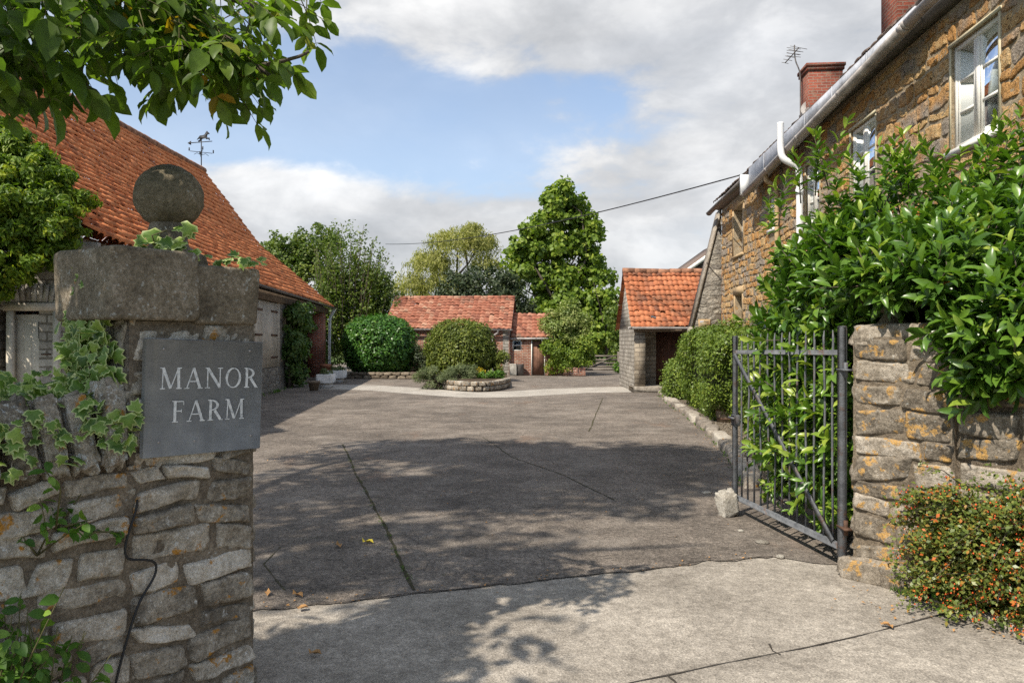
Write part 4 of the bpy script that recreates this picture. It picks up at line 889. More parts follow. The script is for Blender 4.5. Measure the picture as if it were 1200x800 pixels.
cw = []; z = 0.0; rng = np.random.default_rng(4)
while z < 1.5: h = rng.uniform(0.11, 0.2); cw.append((z, z + h)); z += h
mb = MB(); mort = MB(); stone_face(mb, qp(0.62, -0.03), QV, QN, 2.2, cw, 61, 0.2, 0.5, 0.024, 0.014); mb.build('stonework', M['stone_gold'], rw, True)
mort.obox(qp(1.72, -0.25, z / 2), QV * 1.1, QN * 0.215, A(0, 0, z / 2)); mort.build('mortar', M['mortar'], rw, True)
# strip of soil and stones at the wall foot
flat('flower_border', [tuple(qp(0.45, 0.0)[:2]), tuple(qp(0.55, 0.14)[:2]), tuple(qp(1.2, 0.40)[:2]), tuple(qp(2.8, 0.55)[:2]), tuple(qp(2.8, -0.02)[:2])], 0.012, M['soil'])
rng = np.random.default_rng(6)
kb = thing('kerb', 'low crumbling stone edging in front of the orange berried shrub', 'kerb', qp(1.4, 0.45))
mb = MB(); x = 0.55
while x < 2.7:
    l = rng.uniform(0.08, 0.16); rock(mb, qp(x + l, 0.16 + 0.30 * min(1, (x - 0.5) / 0.8) + 0.06 * max(0, x - 1.3), 0.0), QV * l, QN * 0.045, A(0, 0, rng.uniform(0.03, 0.05)), int(x * 1000), 0.5, 0.15, 18, 10); x += 2 * l - 0.01
mb.build('edging', M['kerbstone'], kb, True)

# ================================================================ IRON GATE
gh = A(2.235, 5.20, 0); gf = A(2.016, 6.94, 0); gd = unit(gf - gh); gl_ = np.linalg.norm(gf - gh); gn = A(-gd[1], gd[0], 0)
gp = lambda s, z, d=0.0: gh + gd * s + A(0, 0, z) + gn * d
gate = thing('iron_gate', 'open grey wrought iron field gate with spiked bars beside the right pier', 'gate', gp(gl_ / 2, 0))
def gbar(name, a, b, w, h, mat='iron'):
    m = MB(); m.bar(a, b, w, h, up=(gn[0], gn[1], 0), bev=min(w, h) * 0.15); return m.build(name, M[mat], gate)
gbar('hinge_stile', gp(0, 0.09), gp(0, 1.655), 0.055, 0.045)
gbar('latch_stile', gp(gl_, 0.11), gp(gl_, 1.60), 0.045, 0.04)
gbar('top_rail', gp(0.028, 1.475), gp(gl_ - 0.023, 1.455), 0.036, 0.014)
gbar('bottom_rail', gp(0.028, 0.155), gp(gl_ - 0.023, 0.15), 0.045, 0.03)
m = MB(); m.bar(gp(gl_ - 0.03, 1.43, 0.018), gp(0.09, 0.18, 0.018), 0.042, 0.010, up=(gn[0], gn[1], 0)); m.build('brace', M['iron'], gate)
nb = 13; rng_g = np.random.default_rng(12)
for i in range(nb):
    s = gl_ * (i + 1) / (nb + 1); top_ = 1.63 - 0.02 * i / nb
    m = MB(); bn_ = rng_g.normal(size=4) * 0.006; m.tube([gp(s, 0.15, -0.008), gp(s + bn_[0], 0.6, -0.008 + bn_[1]), gp(s + bn_[2], 1.1, -0.008 + bn_[3]), gp(s, top_ - 0.05, -0.008), gp(s + bn_[1], top_, -0.008)], [0.0085, 0.0085, 0.0085, 0.0085, 0.003], 8); m.build('bar', M['iron'], gate)
for zz in (1.36, 0.30):
    m = MB(); m.bar(gp(0.03, zz, 0), gp(-0.11, zz, 0.02) , 0.05, 0.012); m.tube([gp(-0.045, zz - 0.05), gp(-0.045, zz + 0.05)], 0.014, 10); hq = m.build('hinge', M['iron'] if zz > 1 else M['rusty'], gate)
m = MB(); m.box(gp(gl_ - 0.01, 0.84), (0.05, 0.09, 0.10), math.atan2(gd[1], gd[0]) - math.pi / 2, bev=0.006); m.bar(gp(gl_ - 0.05, 0.86, 0.03), gp(gl_ + 0.07, 0.86, 0.03), 0.018, 0.018); m.build('latch', M['iron'], gate)
m = MB(); rock(m, gnd(853, 603) + A(0, 0, 0.085), A(0.07, 0.02, 0.03), A(-0.02, 0.075, 0), A(-0.015, 0, 0.115), 71, 0.30, 0.24, 34, 22, None, 0.7); tag(m.build('rock', M['pale_rock'], None, True), 'pale pointed stone propping the open iron gate', 'stone')
rng = np.random.default_rng(19)
LABS = ['small flat pale stone on the asphalt left of the gate stop stone', 'tiny pale chip lying just in front of the iron gate', 'pale flake on the dark asphalt below the iron gate bars', 'little pale stone by the concrete edge near the right pier']
for k, (x, y, s) in enumerate(((828, 577, .05), (893, 635, .05), (915, 652, .03), (868, 622, .022))):
    m = MB(); rock(m, gnd(x, y) + A(0, 0, 0.002), A(s, 0, 0), A(0, s * 0.8, 0), A(0, 0, 0.012), 200 + k, 0.7, 0.2, 16, 10); tag(m.build('pebble', M['pale_rock'], None, True), LABS[k], 'stone', 'loose stones on the drive')
for k, (x, y, s, lb) in enumerate(((1103, 703, .045, 'cream stone at the foot of the berried shrub, left of its neighbour'), (1117, 702, .035, 'smaller cream stone at the foot of the berried shrub, right of its neighbour'))):
    m = MB(); rock(m, gnd(x, y) + A(0, 0, 0.02), A(s, 0, 0), A(0, s * 0.8, 0), A(0, 0, 0.03), 210 + k, 0.6, 0.2, 16, 10); tag(m.build('pebble', M['pale_rock'], None, True), lb, 'stone', 'loose stones on the drive')

# ================================================================ LAUREL
lau = thing('laurel_bush', 'big glossy green laurel sprawling over the right pier and behind the gate', 'shrub', (3.2, 6.3, 0))
rng = np.random.default_rng(91); lf = MB(); stm = MB()
def shoots(cent, dirs, L, nl, ll, rng, tone, asp=0.36, droop=0.1):
    """leafy laurel shoots: leaves set in a spiral along each stem"""
    for c, d in zip(cent, dirs):
        d = unit(d); l = L * rng.uniform(0.6, 1.3); e = c + d * l
        n = int(nl * rng.uniform(0.7, 1.3)); q = np.sort(rng.uniform(0.05, 1.0, n)); p = c + d * (l * q)[:, None]
        a = np.arange(n) * 2.4 + rng.uniform(0, 6); s1 = unit(np.cross(d, A(0.3, 0.2, 1))); s2 = np.cross(d, s1)
        rad = np.cos(a)[:, None] * s1 + np.sin(a)[:, None] * s2
        y = rad * (1.0 - 0.35 * q)[:, None] + d * (0.35 + 0.75 * q)[:, None] + A(0, 0, -droop) + 0.12 * rng.normal(size=(n, 3))
        z = d * 0.9 - rad * 0.25 + A(0, 0, 0.45) + 0.25 * rng.normal(size=(n, 3))
        lng = ll * rng.uniform(0.65, 1.2, n) * (1.0 - 0.25 * q); t = np.clip(rng.normal(tone, 0.16, n) + 0.22 * (q > 0.82), 0, 0.98)
        t = np.where(rng.uniform(size=n) < 0.0012, 1.0, t)
        put(lf, 'long', p, y, z, lng, lng * asp, t)
        if rng.uniform() < 0.4: stm.tube([c - d * 0.05, c + d * l * 0.5, e], [0.006, 0.0045, 0.002], 5)
def ell(c, rad, n, rng, nl=11, L=0.28, ll=0.162, tone=0.5, upb=0.5, lo=0.7, cond=None):
    d = rdir(n * 2, rng); d = d[(d[:, 2] > -0.75)][:n]
    p = np.asarray(c) + d * np.asarray(rad) * rng.uniform(lo, 1.0, (len(d), 1))
    if cond is not None: k = cond(p); p = p[k]; d = d[k]
    dd = unit(d / np.asarray(rad)) + A(0, 0, upb) + 0.35 * rng.normal(size=d.shape)
    shoots(p - unit(dd) * L * 0.4, dd, L, nl, ll, rng, tone)
okc = lambda p: ((p - gh) @ (-gn) > 0.06) & (p[:, 2] > 0.03) & ~(((p - QP) @ QN > -0.5) & ((p - QP) @ QN < 0.12) & ((p - QP) @ QV > -0.02) & ((p - QP) @ QV < 0.62) & (p[:, 2] < 1.80))
for (c, rad, n, tn) in [((2.75, 6.35, 1.55), (0.62, 0.75, 1.05), 150, .5), ((3.25, 6.1, 2.0), (0.9, 0.8, 0.85), 260, .45), ((4.0, 5.7, 2.15), (0.85, 0.8, 0.75), 220, .45), ((3.25, 5.05, 1.95), (0.75, 0.5, 0.52), 230, .45), ((2.78, 4.92, 1.86), (0.36, 0.36, 0.34), 170, .45), ((2.70, 4.72, 1.72), (0.22, 0.20, 0.26), 75, .5), ((2.45, 5.15, 1.92), (0.25, 0.25, 0.16), 50, .5), ((3.12, 4.42, 1.58), (0.5, 0.34, 0.45), 230, .5), ((2.80, 6.7, 1.75), (0.55, 0.6, 0.75), 170, .5), ((2.62, 6.1, 1.85), (0.4, 0.5, 0.55), 150, .5),
                        ((3.62, 4.55, 1.72), (0.62, 0.5, 0.55), 200, .45), ((2.62, 5.65, 1.95), (0.40, 0.42, 0.45), 110, .5), ((2.55, 6.4, 0.8), (0.42, 0.8, 0.8), 240, .6), ((2.9, 6.9, 1.5), (0.6, 0.5, 0.85), 60, .5), ((3.3, 6.9, 1.9), (0.7, 0.5, 0.8), 60, .5), ((2.42, 5.72, 0.9), (0.14, 0.36, 0.8), 150, .6), ((2.44, 6.05, 0.85), (0.16, 0.6, 0.8), 170, .6), ((2.95, 4.5, 1.42), (0.30, 0.2, 0.30), 70, .45)]:
    ell(c, rad, n, rng, tone=tn, cond=okc)
tops = []; td = []
for (x, y, Y, h) in [(950, 225, 6.2, .4), (935, 235, 6.3, .4), (958, 215, 6.1, .5), (985, 250, 5.9, .45), (1012, 235, 5.9, .4), (1040, 232, 5.8, .5), (1052, 218, 5.8, .5), (1062, 235, 5.7, .4), (1095, 245, 5.6, .4), (1120, 225, 5.5, .45), (1150, 218, 5.4, .45), (1165, 205, 5.4, .5), (1190, 195, 5.3, .5), (1205, 200, 5.2, .4), (1180, 220, 5.2, .4), (905, 280, 6.5, .4), (918, 262, 6.4, .4), (1075, 240, 5.7, .35), (1135, 235, 5.5, .35)]:
    for j in range(2):
        tops.append(at(x, y, Y) + rng.normal(size=3) * A(.05, .05, .03)); td.append(A(rng.normal() * 0.18, rng.normal() * 0.18, 1)); 
shoots(tops, td, 0.42, 17, 0.125, rng, 0.66, 0.34)
# stray paler shoots through the gate
sc_ = [gp(rng.uniform(0.15, 1.25), rng.uniform(0.2, 1.5), -0.16) for k in range(95)]
shoots(sc_, [(-gn * -0.0 + gn * 0.5 + A(0, -0.4, 0.3) + 0.4 * rng.normal(size=3)) for _ in sc_], 0.16, 7, 0.115, rng, 0.68)
lf.build('leaves', LM['laurel'], lau)
for k in range(26):
    b = A(3.0, 6.2, 0) + rng.normal(size=3) * A(.25, .25, 0); e = A(2.4 + 2.2 * rng.uniform(), 4.9 + 1.9 * rng.uniform(), 1.2 + 1.3 * rng.uniform())
    if not okc(e[None])[0]: continue
    stm.tube([b, (b + e) / 2 + rng.normal(size=3) * .12 + A(0, 0.1, .15), e], [.022, .016, .007], 6)
stm.build('stem', M['bark'], lau, True)
# ================================================================ COTONEASTER
cot = thing('berried_shrub', 'low spreading shrub full of orange berries against the right wall', 'shrub', qp(1.3, 0.25))
rng = np.random.default_rng(92); lf = MB(); be = MB(); stm = MB()
tips = []
for k in range(1150):
    t0 = rng.uniform(0.50, 2.6); b = qp(t0, rng.uniform(0.02, 0.1), rng.uniform(0.02, 0.62))
    d = unit(QN * rng.uniform(0.3, 1.0) + QV * rng.normal() * 0.55 + A(0, 0, rng.uniform(-0.15, 0.75)))
    l = rng.uniform(0.28, 0.56) * (0.7 if t0 < 0.7 else 1); m_ = b + d * l * 0.6; e = b + d * l + A(0, 0, -0.10)
    hmax = 0.84 if t0 > 0.75 else 0.62
    if e[2] > hmax + 0.1 * rng.normal() or e[2] < 0.03: e[2] = np.clip(e[2], 0.04, hmax)
    n = 50; q = rng.uniform(0.12, 1.0, n)[:, None]; p = (1 - q) ** 2 * b + 2 * q * (1 - q) * m_ + q ** 2 * e + rng.normal(size=(n, 3)) * 0.017
    p[:, 2] = np.maximum(p[:, 2], 0.015)
    tone = 0.5 + 0.15 * vnoise(np.array([b * 3]))[0]
    scatter(lf, 'diamond', p, np.broadcast_to(A(-0.3, -0.4, 0.9), (n, 3)), 0.027, 0.62, rng, 0.7, 0.1, tone, 0.22)
    if k % 3 == 0: stm.tube([b, m_, e], [.004, .003, .0015], 4)
    if vnoise(np.array([e * 4.0 + 7]))[0] > -0.25:
        for j in range(rng.integers(2, 8)):
            q = rng.uniform(0.5, 1.0); c = (1 - q) ** 2 * b + 2 * q * (1 - q) * m_ + q ** 2 * e + rng.normal(size=3) * 0.012 + QN * 0.008 + A(0, 0, 0.006)
            c[2] = max(c[2], 0.02); s = rng.uniform(0.0042, 0.0062)
            s *= 1.25; be.add([c + A(s, 0, 0), c - A(s, 0, 0), c + A(0, s, 0), c - A(0, s, 0), c + A(0, 0, s), c - A(0, 0, s)], np.array([[0, 2, 4], [2, 1, 4], [1, 3, 4], [3, 0, 4], [2, 0, 5], [1, 2, 5], [3, 1, 5], [0, 3, 5]]), rng.uniform())
# upright fan of darker twigs against the wall
for k in range(230):
    t0 = rng.uniform(0.75, 2.6); b = qp(t0, 0.06, 0.4); e = b + QV * rng.normal() * 0.10 + A(0, 0, rng.uniform(0.12, 0.62) * min(1, (t0 - 0.4) / 0.7)) + QN * 0.05
    n = 30; q = rng.uniform(0, 1, n)[:, None]; scatter(lf, 'diamond', b + (e - b) * q + rng.normal(size=(n, 3)) * 0.016, np.broadcast_to(A(-0.3, -0.5, 0.8), (n, 3)), 0.026, 0.6, rng, 0.7, 0.1, 0.3, 0.2)
lf.build('foliage', LM['cot'], cot); tag(be.build('berry', M['berry'], cot, True), kind='stuff'); stm.build('stem', M['bark'], cot)
weed('border_weed', 'flat green weed on the concrete edge below the berried shrub', [(gnd(1132, 708), 0.06, 6), (gnd(1118, 706), 0.05, 5)], rng, 0.05, QN * 0.6)

# ================================================================ BED, KERB, HEDGE, BARREL
ka = [gnd(775, 462), gnd(790, 474), gnd(815, 491), gnd(838, 508), gnd(860, 530), gnd(876, 553), gnd(886, 572)]
bed = [tuple(p[:2]) for p in ka] + [(2.75, 7.2), (4.3, 7.6), (5.6, 21.5), (5.2, 23.0), (4.4, 23.2)]
flat('gravel_bed', bed, 0.06, M['gravel'])
kb = thing('kerb', 'rough pale stone kerb edging the gravel bed beside the hedge', 'kerb', ka[3])
mb = MB(); rng = np.random.default_rng(31)
for a, b in zip(ka[:-1], ka[1:]):
    L = np.linalg.norm(b - a); n = max(1, int(round(L / 0.55))); d = (b - a) / L; nn = A(-d[1], d[0], 0)
    for i in range(n):
        c = a + (b - a) * (i + 0.5) / n + nn * rng.normal() * 0.02 - nn * 0.02
        rock(mb, c + A(0, 0, 0.03), d * (L / n / 2 * 1.0), nn * rng.uniform(0.09, 0.13), A(0, 0, rng.uniform(0.08, 0.11)), 300 + int(c[1] * 31), 0.4, 0.12, 22, 12)
mb.build('stone_edging', M['kerbstone'], kb, True)
hx = lambda s, D, z=0.0: A(D * 0.997 + s * 0.0775, -0.0775 * D + 0.997 * s, z)
rng = np.random.default_rng(33)
def hedge(name, label, c, half, n, ln, mat, rng, yaw=0.0, pw=0.5, cat='hedge', zc=None, asp=0.6, thick=0.10, wob=0.16, coreF=0.84):
    """clipped mound: leaves over a lumpy superellipsoid with a near-black core for inner shade"""
    t = thing(name, label, cat, (c[0], c[1], 0)); m = MB(); d = rdir(n, rng); half = np.asarray(half, float)
    s = np.sign(d) * np.abs(d) ** pw; s = s / (np.sum(np.abs(s) ** (2 / pw), 1, keepdims=True) ** (pw / 2))
    k = 1 + wob * (fbm(s * half + rng.uniform(0, 20, 3), 1.1, 2) + 0.35 * fbm(s * half, 4.5, 1))
    nn = unit(np.sign(s) * np.abs(s) ** (2 / pw - 1) / half)
    P = s * half * k[:, None] - nn * (thick * rng.uniform(0, 1, n) ** 1.5)[:, None] + nn * 0.04 * rng.normal(size=(n, 1))
    ca, sa = math.cos(yaw), math.sin(yaw); Rm = np.array([[ca, -sa, 0], [sa, ca, 0], [0, 0, 1]])
    P = P @ Rm.T + np.asarray(c, float); nn = nn @ Rm.T
    ok = P[:, 2] > 0.03; P, nn = P[ok], nn[ok]
    tone = 0.5 + 0.22 * fbm(P, 2.2, 2)
    z = unit(nn + 0.6 * rng.normal(size=P.shape) + A(0, 0, 0.3)); y = unit(np.cross(z, rdir(len(P), rng))) + A(0, 0, -0.15)
    L = ln * rng.uniform(0.7, 1.3, len(P)); put(m, 'diamond', P, y, z, L, L * asp, np.clip(rng.normal(tone, 0.2), 0, 1)); m.build('foliage', LM[mat], t)
    q = MB(); rock(q, c, Rm @ A(half[0] * coreF, 0, 0), Rm @ A(0, half[1] * coreF, 0), A(0, 0, half[2] * coreF), 5, pw * 1.0, 0.05, 40, 24); q.build('dark_core', M['core'], t, True)
    return t
yaw_h = -math.atan2(0.0775, 0.997)
hc = at(855, 400, 16.8)
hedge('box_hedge', 'large rounded clipped green hedge behind the open gate', (4.78, 16.3, 0.88), (0.95, 3.3, 0.98), 52000, 0.062, 'hedge', rng, yaw_h - 0.03, 0.62)
hedge('box_hedge', 'small clipped ball at the far left end of the big hedge', (4.5, 20.4, 0.5), (0.50, 0.9, 0.62), 9000, 0.06, 'hedge', rng, yaw_h, 0.8)
bc2 = gnd(851, 494, 0.06); brl = thing('barrel_planter', 'low half barrel planter standing on the gravel by the kerb', 'planter', bc2)
mb = MB(); mb.lathe(bc2, [(0, 0), (0.165, 0), (0.185, 0.12), (0.20, 0.26), (0.205, 0.30), (0.185, 0.30), (0.18, 0.24), (0, 0.24)], 28); mb.build('staves', M['barrel'], brl)
mb = MB(); mb.lathe(bc2, [(0.177, 0.05), (0.182, 0.05), (0.186, 0.08), (0.18, 0.08)], 28); mb.build('hoop', M['rusty'], brl); mb = MB(); mb.lathe(bc2, [(0.198, 0.21), (0.203, 0.21), (0.207, 0.255), (0.202, 0.255)], 28); mb.build('hoop', M['rusty'], brl)
mb = MB(); mb.lathe(bc2, [(0, 0.25), (0.182, 0.25)], 28); mb.build('soil', M['soil'], brl)
b3 = gnd(893, 505, 0.06); mb = MB(); rock(mb, b3 + A(0, 0, 0.16), A(0.13, 0, 0), A(0, 0.12, 0), A(0, 0, 0.22), 88, 0.5, 0.1); tag(mb.build('standing_stone', M['pale_rock'], None, True), 'rounded pale stone on the gravel seen through the gate bars', 'stone')
# low plants inside the bed between the laurel and the hedge
hedge('bed_shrub', 'leafy green shrub filling the bed between hedge and laurel', (4.0, 10.6, 0.7), (0.75, 1.6, 0.85), 9000, 0.09, 'hedge', rng, yaw_h, 0.9, 'shrub')

# ================================================================ HOUSE
hou = thing('farmhouse', 'long golden stone farmhouse with grey gutters along the right side', 'house', hx(13, 6.9))
HN = (-0.997, 0.0775)
S0, S1 = 5.0, 21.4
wins = [(7.74, 8.66, 3.60, 4.72), (10.75, 11.67, 3.55, 4.64), (13.1, 13.86, 3.6, 4.62), (15.75, 16.3, 3.85, 4.56), (18.82, 19.86, 3.69, 4.86), (18.9, 19.7, 2.05, 2.70), (10.4, 11.6, 0.9, 2.1), (14.0, 15.2, 0.9, 2.1)]
mb = MB(); wall(mb, hx(S0, 4.1), hx(S1, 4.1), 0, 5.22, HN, 0.45, [(a - S0, b - S0, c, d) for a, b, c, d in wins])
gable = lambda s, nrm: None
for s, sg in ((S0, -1), (S1, 1)):
    a, b = hx(s, 4.56), hx(s, 9.7)
    nn = (-0.0775 * -1 * sg * 1.0, 0.997 * sg)
    wall(mb, a, b, 0, 5.22, (0.0775 * sg, 0.997 * sg), 0.4)
    off = hx(1, 0) * 0.4 * (-sg); apex = hx(s, 6.9, 7.82)
    mb.prism([hx(s, 4.12, 5.222), hx(s, 9.7, 5.222), apex], off)
wall(mb, hx(S0, 9.71), hx(S1, 9.71), 0, 5.2, (0.997, -0.0775), 0.4)
mb.build('wall', M['house_mortar'], hou)
mb = MB(); rg = np.random.default_rng(81); hc_ = []; z = 0.02
while z < 5.12:
    h = rg.uniform(0.10, 0.22); h = min(h, 5.14 - z); hc_.append((z, z + h)); z += h
hc_ = [c for c in hc_ if c[1] - c[0] > 0.06]
hu = unit(hx(1, 0) - hx(0, 0)); pad = lambda i: 0.16 if i in (4, 5) else 0.04
stone_face(mb, hx(S0, 4.1), hu, A(HN[0], HN[1], 0), S1 - S0, hc_, 83, 0.16, 0.52, 0.014, 0.012, 0.6, [(a - S0 - pad(i), b - S0 + pad(i), c - 0.1, d + pad(i)) for i, (a, b, c, d) in enumerate(wins)], 0.035)
mb.build('stonework', M['house_block'], hou, True)
mb = MB(); mb.obox(hx(13.2, 6.9, 2.75), hx(7.6, 0) - hx(0, 0), hx(0, 2.2), A(0, 0, 0.06)); mb.obox(hx(13.2, 6.4, 2.0), hx(7.6, 0) - hx(0, 0), hx(0, 0.05), A(0, 0, 2.0)); mb.obox(hx(13.2, 6.4, 3.98), hx(7.6, 0) - hx(0, 0), hx(0, 0.05), A(0, 0, 1.1)); mb.build('room_partition', M['dark_void'], hou)  # inner walls and floor coloured near black for unlit rooms
rf = MB(); pantiles(rf, [hx(S0 - .2, 3.92, 5.36), hx(S0 - .2, 6.9, 7.95)], [hx(S1 + .25, 3.92, 5.36), hx(S1 + .25, 6.9, 7.95)], 62, 13, 5, 0.02)
pantiles(rf, [hx(S0 - .2, 9.95, 5.30), hx(S0 - .2, 6.9, 7.95)], [hx(S1 + .25, 9.95, 5.30), hx(S1 + .25, 6.9, 7.95)], 62, 13, 6, 0.02)
rr = rf.build('roof', M['slate_tile'], hou, True)
mb = MB(); ridge_tiles(mb, hx(S0 - .2, 6.9, 7.92), hx(S1 + .25, 6.9, 7.92), 40, 0.13); mb.build('ridge', M['slate_tile'], rr, True)
# soffit boards, lead clad eaves wedge, gutters
mb = MB(); mb.prism([hx(S0, 3.94, 5.20), hx(S0, 4.095, 5.14), hx(S0, 4.095, 5.30), hx(S0, 3.94, 5.34)], hx(S1 - S0 + 0.2, 0) - hx(0, 0)); mb.build('fascia', M['gutter_dark'], hou)
mb = MB()
q = [(9.0, 5.17, 5.335), (17.15, 4.80, 5.335)]
P = [hx(q[0][0], 3.86, q[0][1]), hx(q[1][0], 3.86, q[1][1]), hx(q[1][0], 3.86, q[1][2]), hx(q[0][0], 3.86, q[0][2])]
mb.prism(P, hx(0, 0.075)); wz = mb.build('lead_flashing', M['lead'], hou)
for s in np.arange(10.4, 17.1, 1.35):
    mb = MB(); f = (s - 9.0) / 8.15; mb.bar(hx(s, 3.853, 5.17 - 0.37 * f + 0.01), hx(s, 3.853, 5.33), 0.03, 0.012, up=(HN[0], HN[1], 0)); mb.build('lead_roll', M['lead'], wz)
def gutter(name, a, b, rad, mat, par):
    m = MB(); n = 9; ang = np.linspace(np.pi, 2 * np.pi, n); a = np.asarray(a); b = np.asarray(b); x = unit(np.cross(b - a, A(0, 0, 1)))
    ro = [x * rad * math.cos(t) + A(0, 0, rad * math.sin(t)) for t in ang]; ri = [x * (rad - .008) * math.cos(t) + A(0, 0, (rad - .008) * math.sin(t) ) for t in ang[::-1]]
    m.prism([a + p for p in ro + ri], b - a)
    L = np.linalg.norm(b - a); k = max(1, int(L / 1.9)); d = (b - a) / L
    for i in range(k + 1):
        c = a + (b - a) * i / k; m.prism([c - d * 0.05 + p * 1.09 for p in ro] + [c - d * 0.05 + p for p in ri], d * 0.10)
    return m.build(name, M[mat], par)
gutter('gutter', hx(S0 - 0.2, 3.78, 5.27), hx(9.0, 3.78, 5.15), 0.072, 'gutter', hou)
gutter('gutter', hx(9.06, 3.775, 5.13), hx(17.15, 3.775, 4.80), 0.072, 'gutter', hou)
gutter('gutter', hx(17.3, 3.80, 5.15), hx(S1 + 0.25, 3.80, 5.12), 0.075, 'gutter_dark', hou)
mb = MB(); mb.obox(hx(17.2, 3.78, 4.98), hx(0.05, 0) - hx(0, 0), hx(0, 0.09), A(0, 0, 0.22)); mb.build('gutter_end_post', M['white_pipe'], hou)
def pipe(name, pts, rad, mat, par, clips=True):
    m = MB(); m.tube(bez(pts, 60) if len(pts) > 2 else pts, rad, 14)
    return m.build(name, M[mat], par, True)
vp = pipe('vent_pipe', [hx(13.75, 3.64, 5.40), hx(13.75, 3.64, 5.2), hx(13.75, 3.64, 5.0), hx(13.75, 3.64, 4.9), hx(13.72, 3.66, 4.74), hx(13.7, 3.78, 4.66), hx(13.7, 3.92, 4.6), hx(13.7, 3.95, 4.5), hx(13.7, 3.95, 4.2), hx(13.7, 3.95, 2.2), hx(13.7, 3.95, 0.1)], 0.058, 'white_pipe', hou)
mb = MB()
for zz in (4.1,): mb.tube([hx(13.7, 3.95, zz), hx(13.7, 3.95, zz + 0.1)], 0.068, 14)
mb.build('pipe_collar', M['white_pipe'], vp, True)
pipe('drainpipe', [hx(15.45, 3.80, 4.86), hx(15.45, 3.82, 4.7), hx(15.45, 4.0, 4.6), hx(15.45, 4.02, 4.4), hx(15.45, 4.02, 0.1)], 0.045, 'ham_stone', hou)
# windows
def window(a, b, c, d, kind='casement'):
    f = MB(); w = 0.055; dep = 0.03 if kind != 'sash' else 0.2; P = lambda s, z, k: hx(s, 4.1 + k, z)
    def bx(s0, s1, z0, z1, k0, k1, tgt): tgt.obox((P(s0, z0, k0) + P(s1, z1, k1)) / 2, (hx((s1 - s0) / 2, 0) - hx(0, 0)), hx(0, (k1 - k0) / 2), A(0, 0, (z1 - z0) / 2))
    e = 0.003
    for (s0, s1, z0, z1) in ((a + e, a + w, c + e, d - e), (b - w, b - e, c + e, d - e), (a + w, b - w, d - w, d - e), (a + w, b - w, c + e, c + w)): bx(s0, s1, z0, z1, dep, dep + 0.06, f)
    if kind == 'casement':
        m = (a + b) / 2; bx(m - 0.045, m + 0.045, c + w, d - w, dep + 0.004, dep + 0.055, f); iw = 0.035
        for (x0, x1) in ((a + w, m - 0.045), (m + 0.045, b - w)):
            bx(x0 + e, x0 + iw, c + w, d - w, dep + 0.01, dep + 0.05, f); bx(x1 - iw, x1 - e, c + w, d - w, dep + 0.01, dep + 0.05, f)
            for k in (1, 2):
                zz = c + w + (d - c - 2 * w) * k / 3; bx(x0 + iw, x1 - iw, zz - 0.014, zz + 0.014, dep + 0.015, dep + 0.045, f)
    else:
        zz = (c + d) / 2; bx(a + w, b - w, zz - 0.03, zz + 0.03, dep + 0.005, dep + 0.05, f)
    fr = f.build('window', M['white_paint'], hou)
    g = MB(); bx(a + w * 0.5, b - w * 0.5, c + w * 0.5, d - w * 0.5, dep + 0.028, dep + 0.032, g); g.build('pane', M['glass'], fr)
    s = MB(); bx(a - 0.08, b + 0.08, c - 0.065, c - 0.003, -0.05, dep + 0.05, s); s.build('sill', M['white_paint'] if kind == 'casement' else M['ham_stone'], fr)
    if kind == 'casement':
        for (x0, x1) in ((a + 0.02, a + (b - a) * 0.36), (b - (b - a) * 0.44, b - (b - a) * 0.18)):
            cu = MB(); n = 28; xs = np.linspace(0, 1, n); V = []
            for zz, k in ((d + 0.05, 0.75), (c + (d - c) * 0.5, 1.0), (c - 0.1, 1.0)):
                V += [P(x0 + (x1 - x0) * x * k if x0 < a + .1 else x1 - (x1 - x0) * (1 - x) * k, zz, dep + 0.16 + 0.025 * math.sin(x * 26)) for x in xs]
            cu.add(V, [(r * n + i, r * n + i + 1, (r + 1) * n + i + 1, (r + 1) * n + i) for r in range(2) for i in range(n - 1)]); cu.build('curtain', M['curtain'], fr, True)
    if kind == 'sash':
        t = MB(); bx(a - 0.16, a - 0.003, c, d + 0.0, -0.012, 0.09, t); bx(b + 0.003, b + 0.16, c, d, -0.012, 0.09, t); bx(a - 0.2, b + 0.2, d + 0.003, d + 0.2, -0.014, 0.09, t); t.build('surround', M['ham_stone'], fr)
    else:
        t = MB(); bx(a - 0.04, a - 0.003, c, d, -0.008, 0.06, t); bx(b + 0.003, b + 0.04, c, d, -0.008, 0.06, t); bx(a - 0.06, b + 0.05, d + 0.003, d + 0.04, -0.018, 0.06, t); t.build('surround', M['buff_paint'], fr)
for i, w_ in enumerate(wins): window(*w_, kind='sash' if i in (4, 5) else 'casement')
# chimneys
def chimney(s0, s1, D0, D1, ztop, par):
    m = MB(); c = hx((s0 + s1) / 2, (D0 + D1) / 2); us = hx((s1 - s0) / 2, 0) - hx(0, 0); ud = hx(0, (D1 - D0) / 2)
    def lay(z0, z1, k): m.obox(c + A(0, 0, (z0 + z1) / 2), us + unit(us) * k, ud + unit(ud) * k, A(0, 0, (z1 - z0) / 2))
    lay(6.6, ztop - 0.17, 0); lay(ztop - 0.169, ztop - 0.08, 0.035); lay(ztop - 0.079, ztop, 0.06)
    ch = m.build('chimney', M['chimney_brick'], par)
    m = MB(); lay_ = m.obox(c + A(0, 0, 7.12), us + unit(us) * 0.025, ud + unit(ud) * 0.025, A(0, 0, 0.42)); m.build('flashing', M['gutter_dark'], ch)
    return ch
ch1 = chimney(14.85, 15.6, 6.06, 6.9, 9.2, rr); ch2 = chimney(20.2, 20.9, 6.04, 6.90, 8.66, rr)
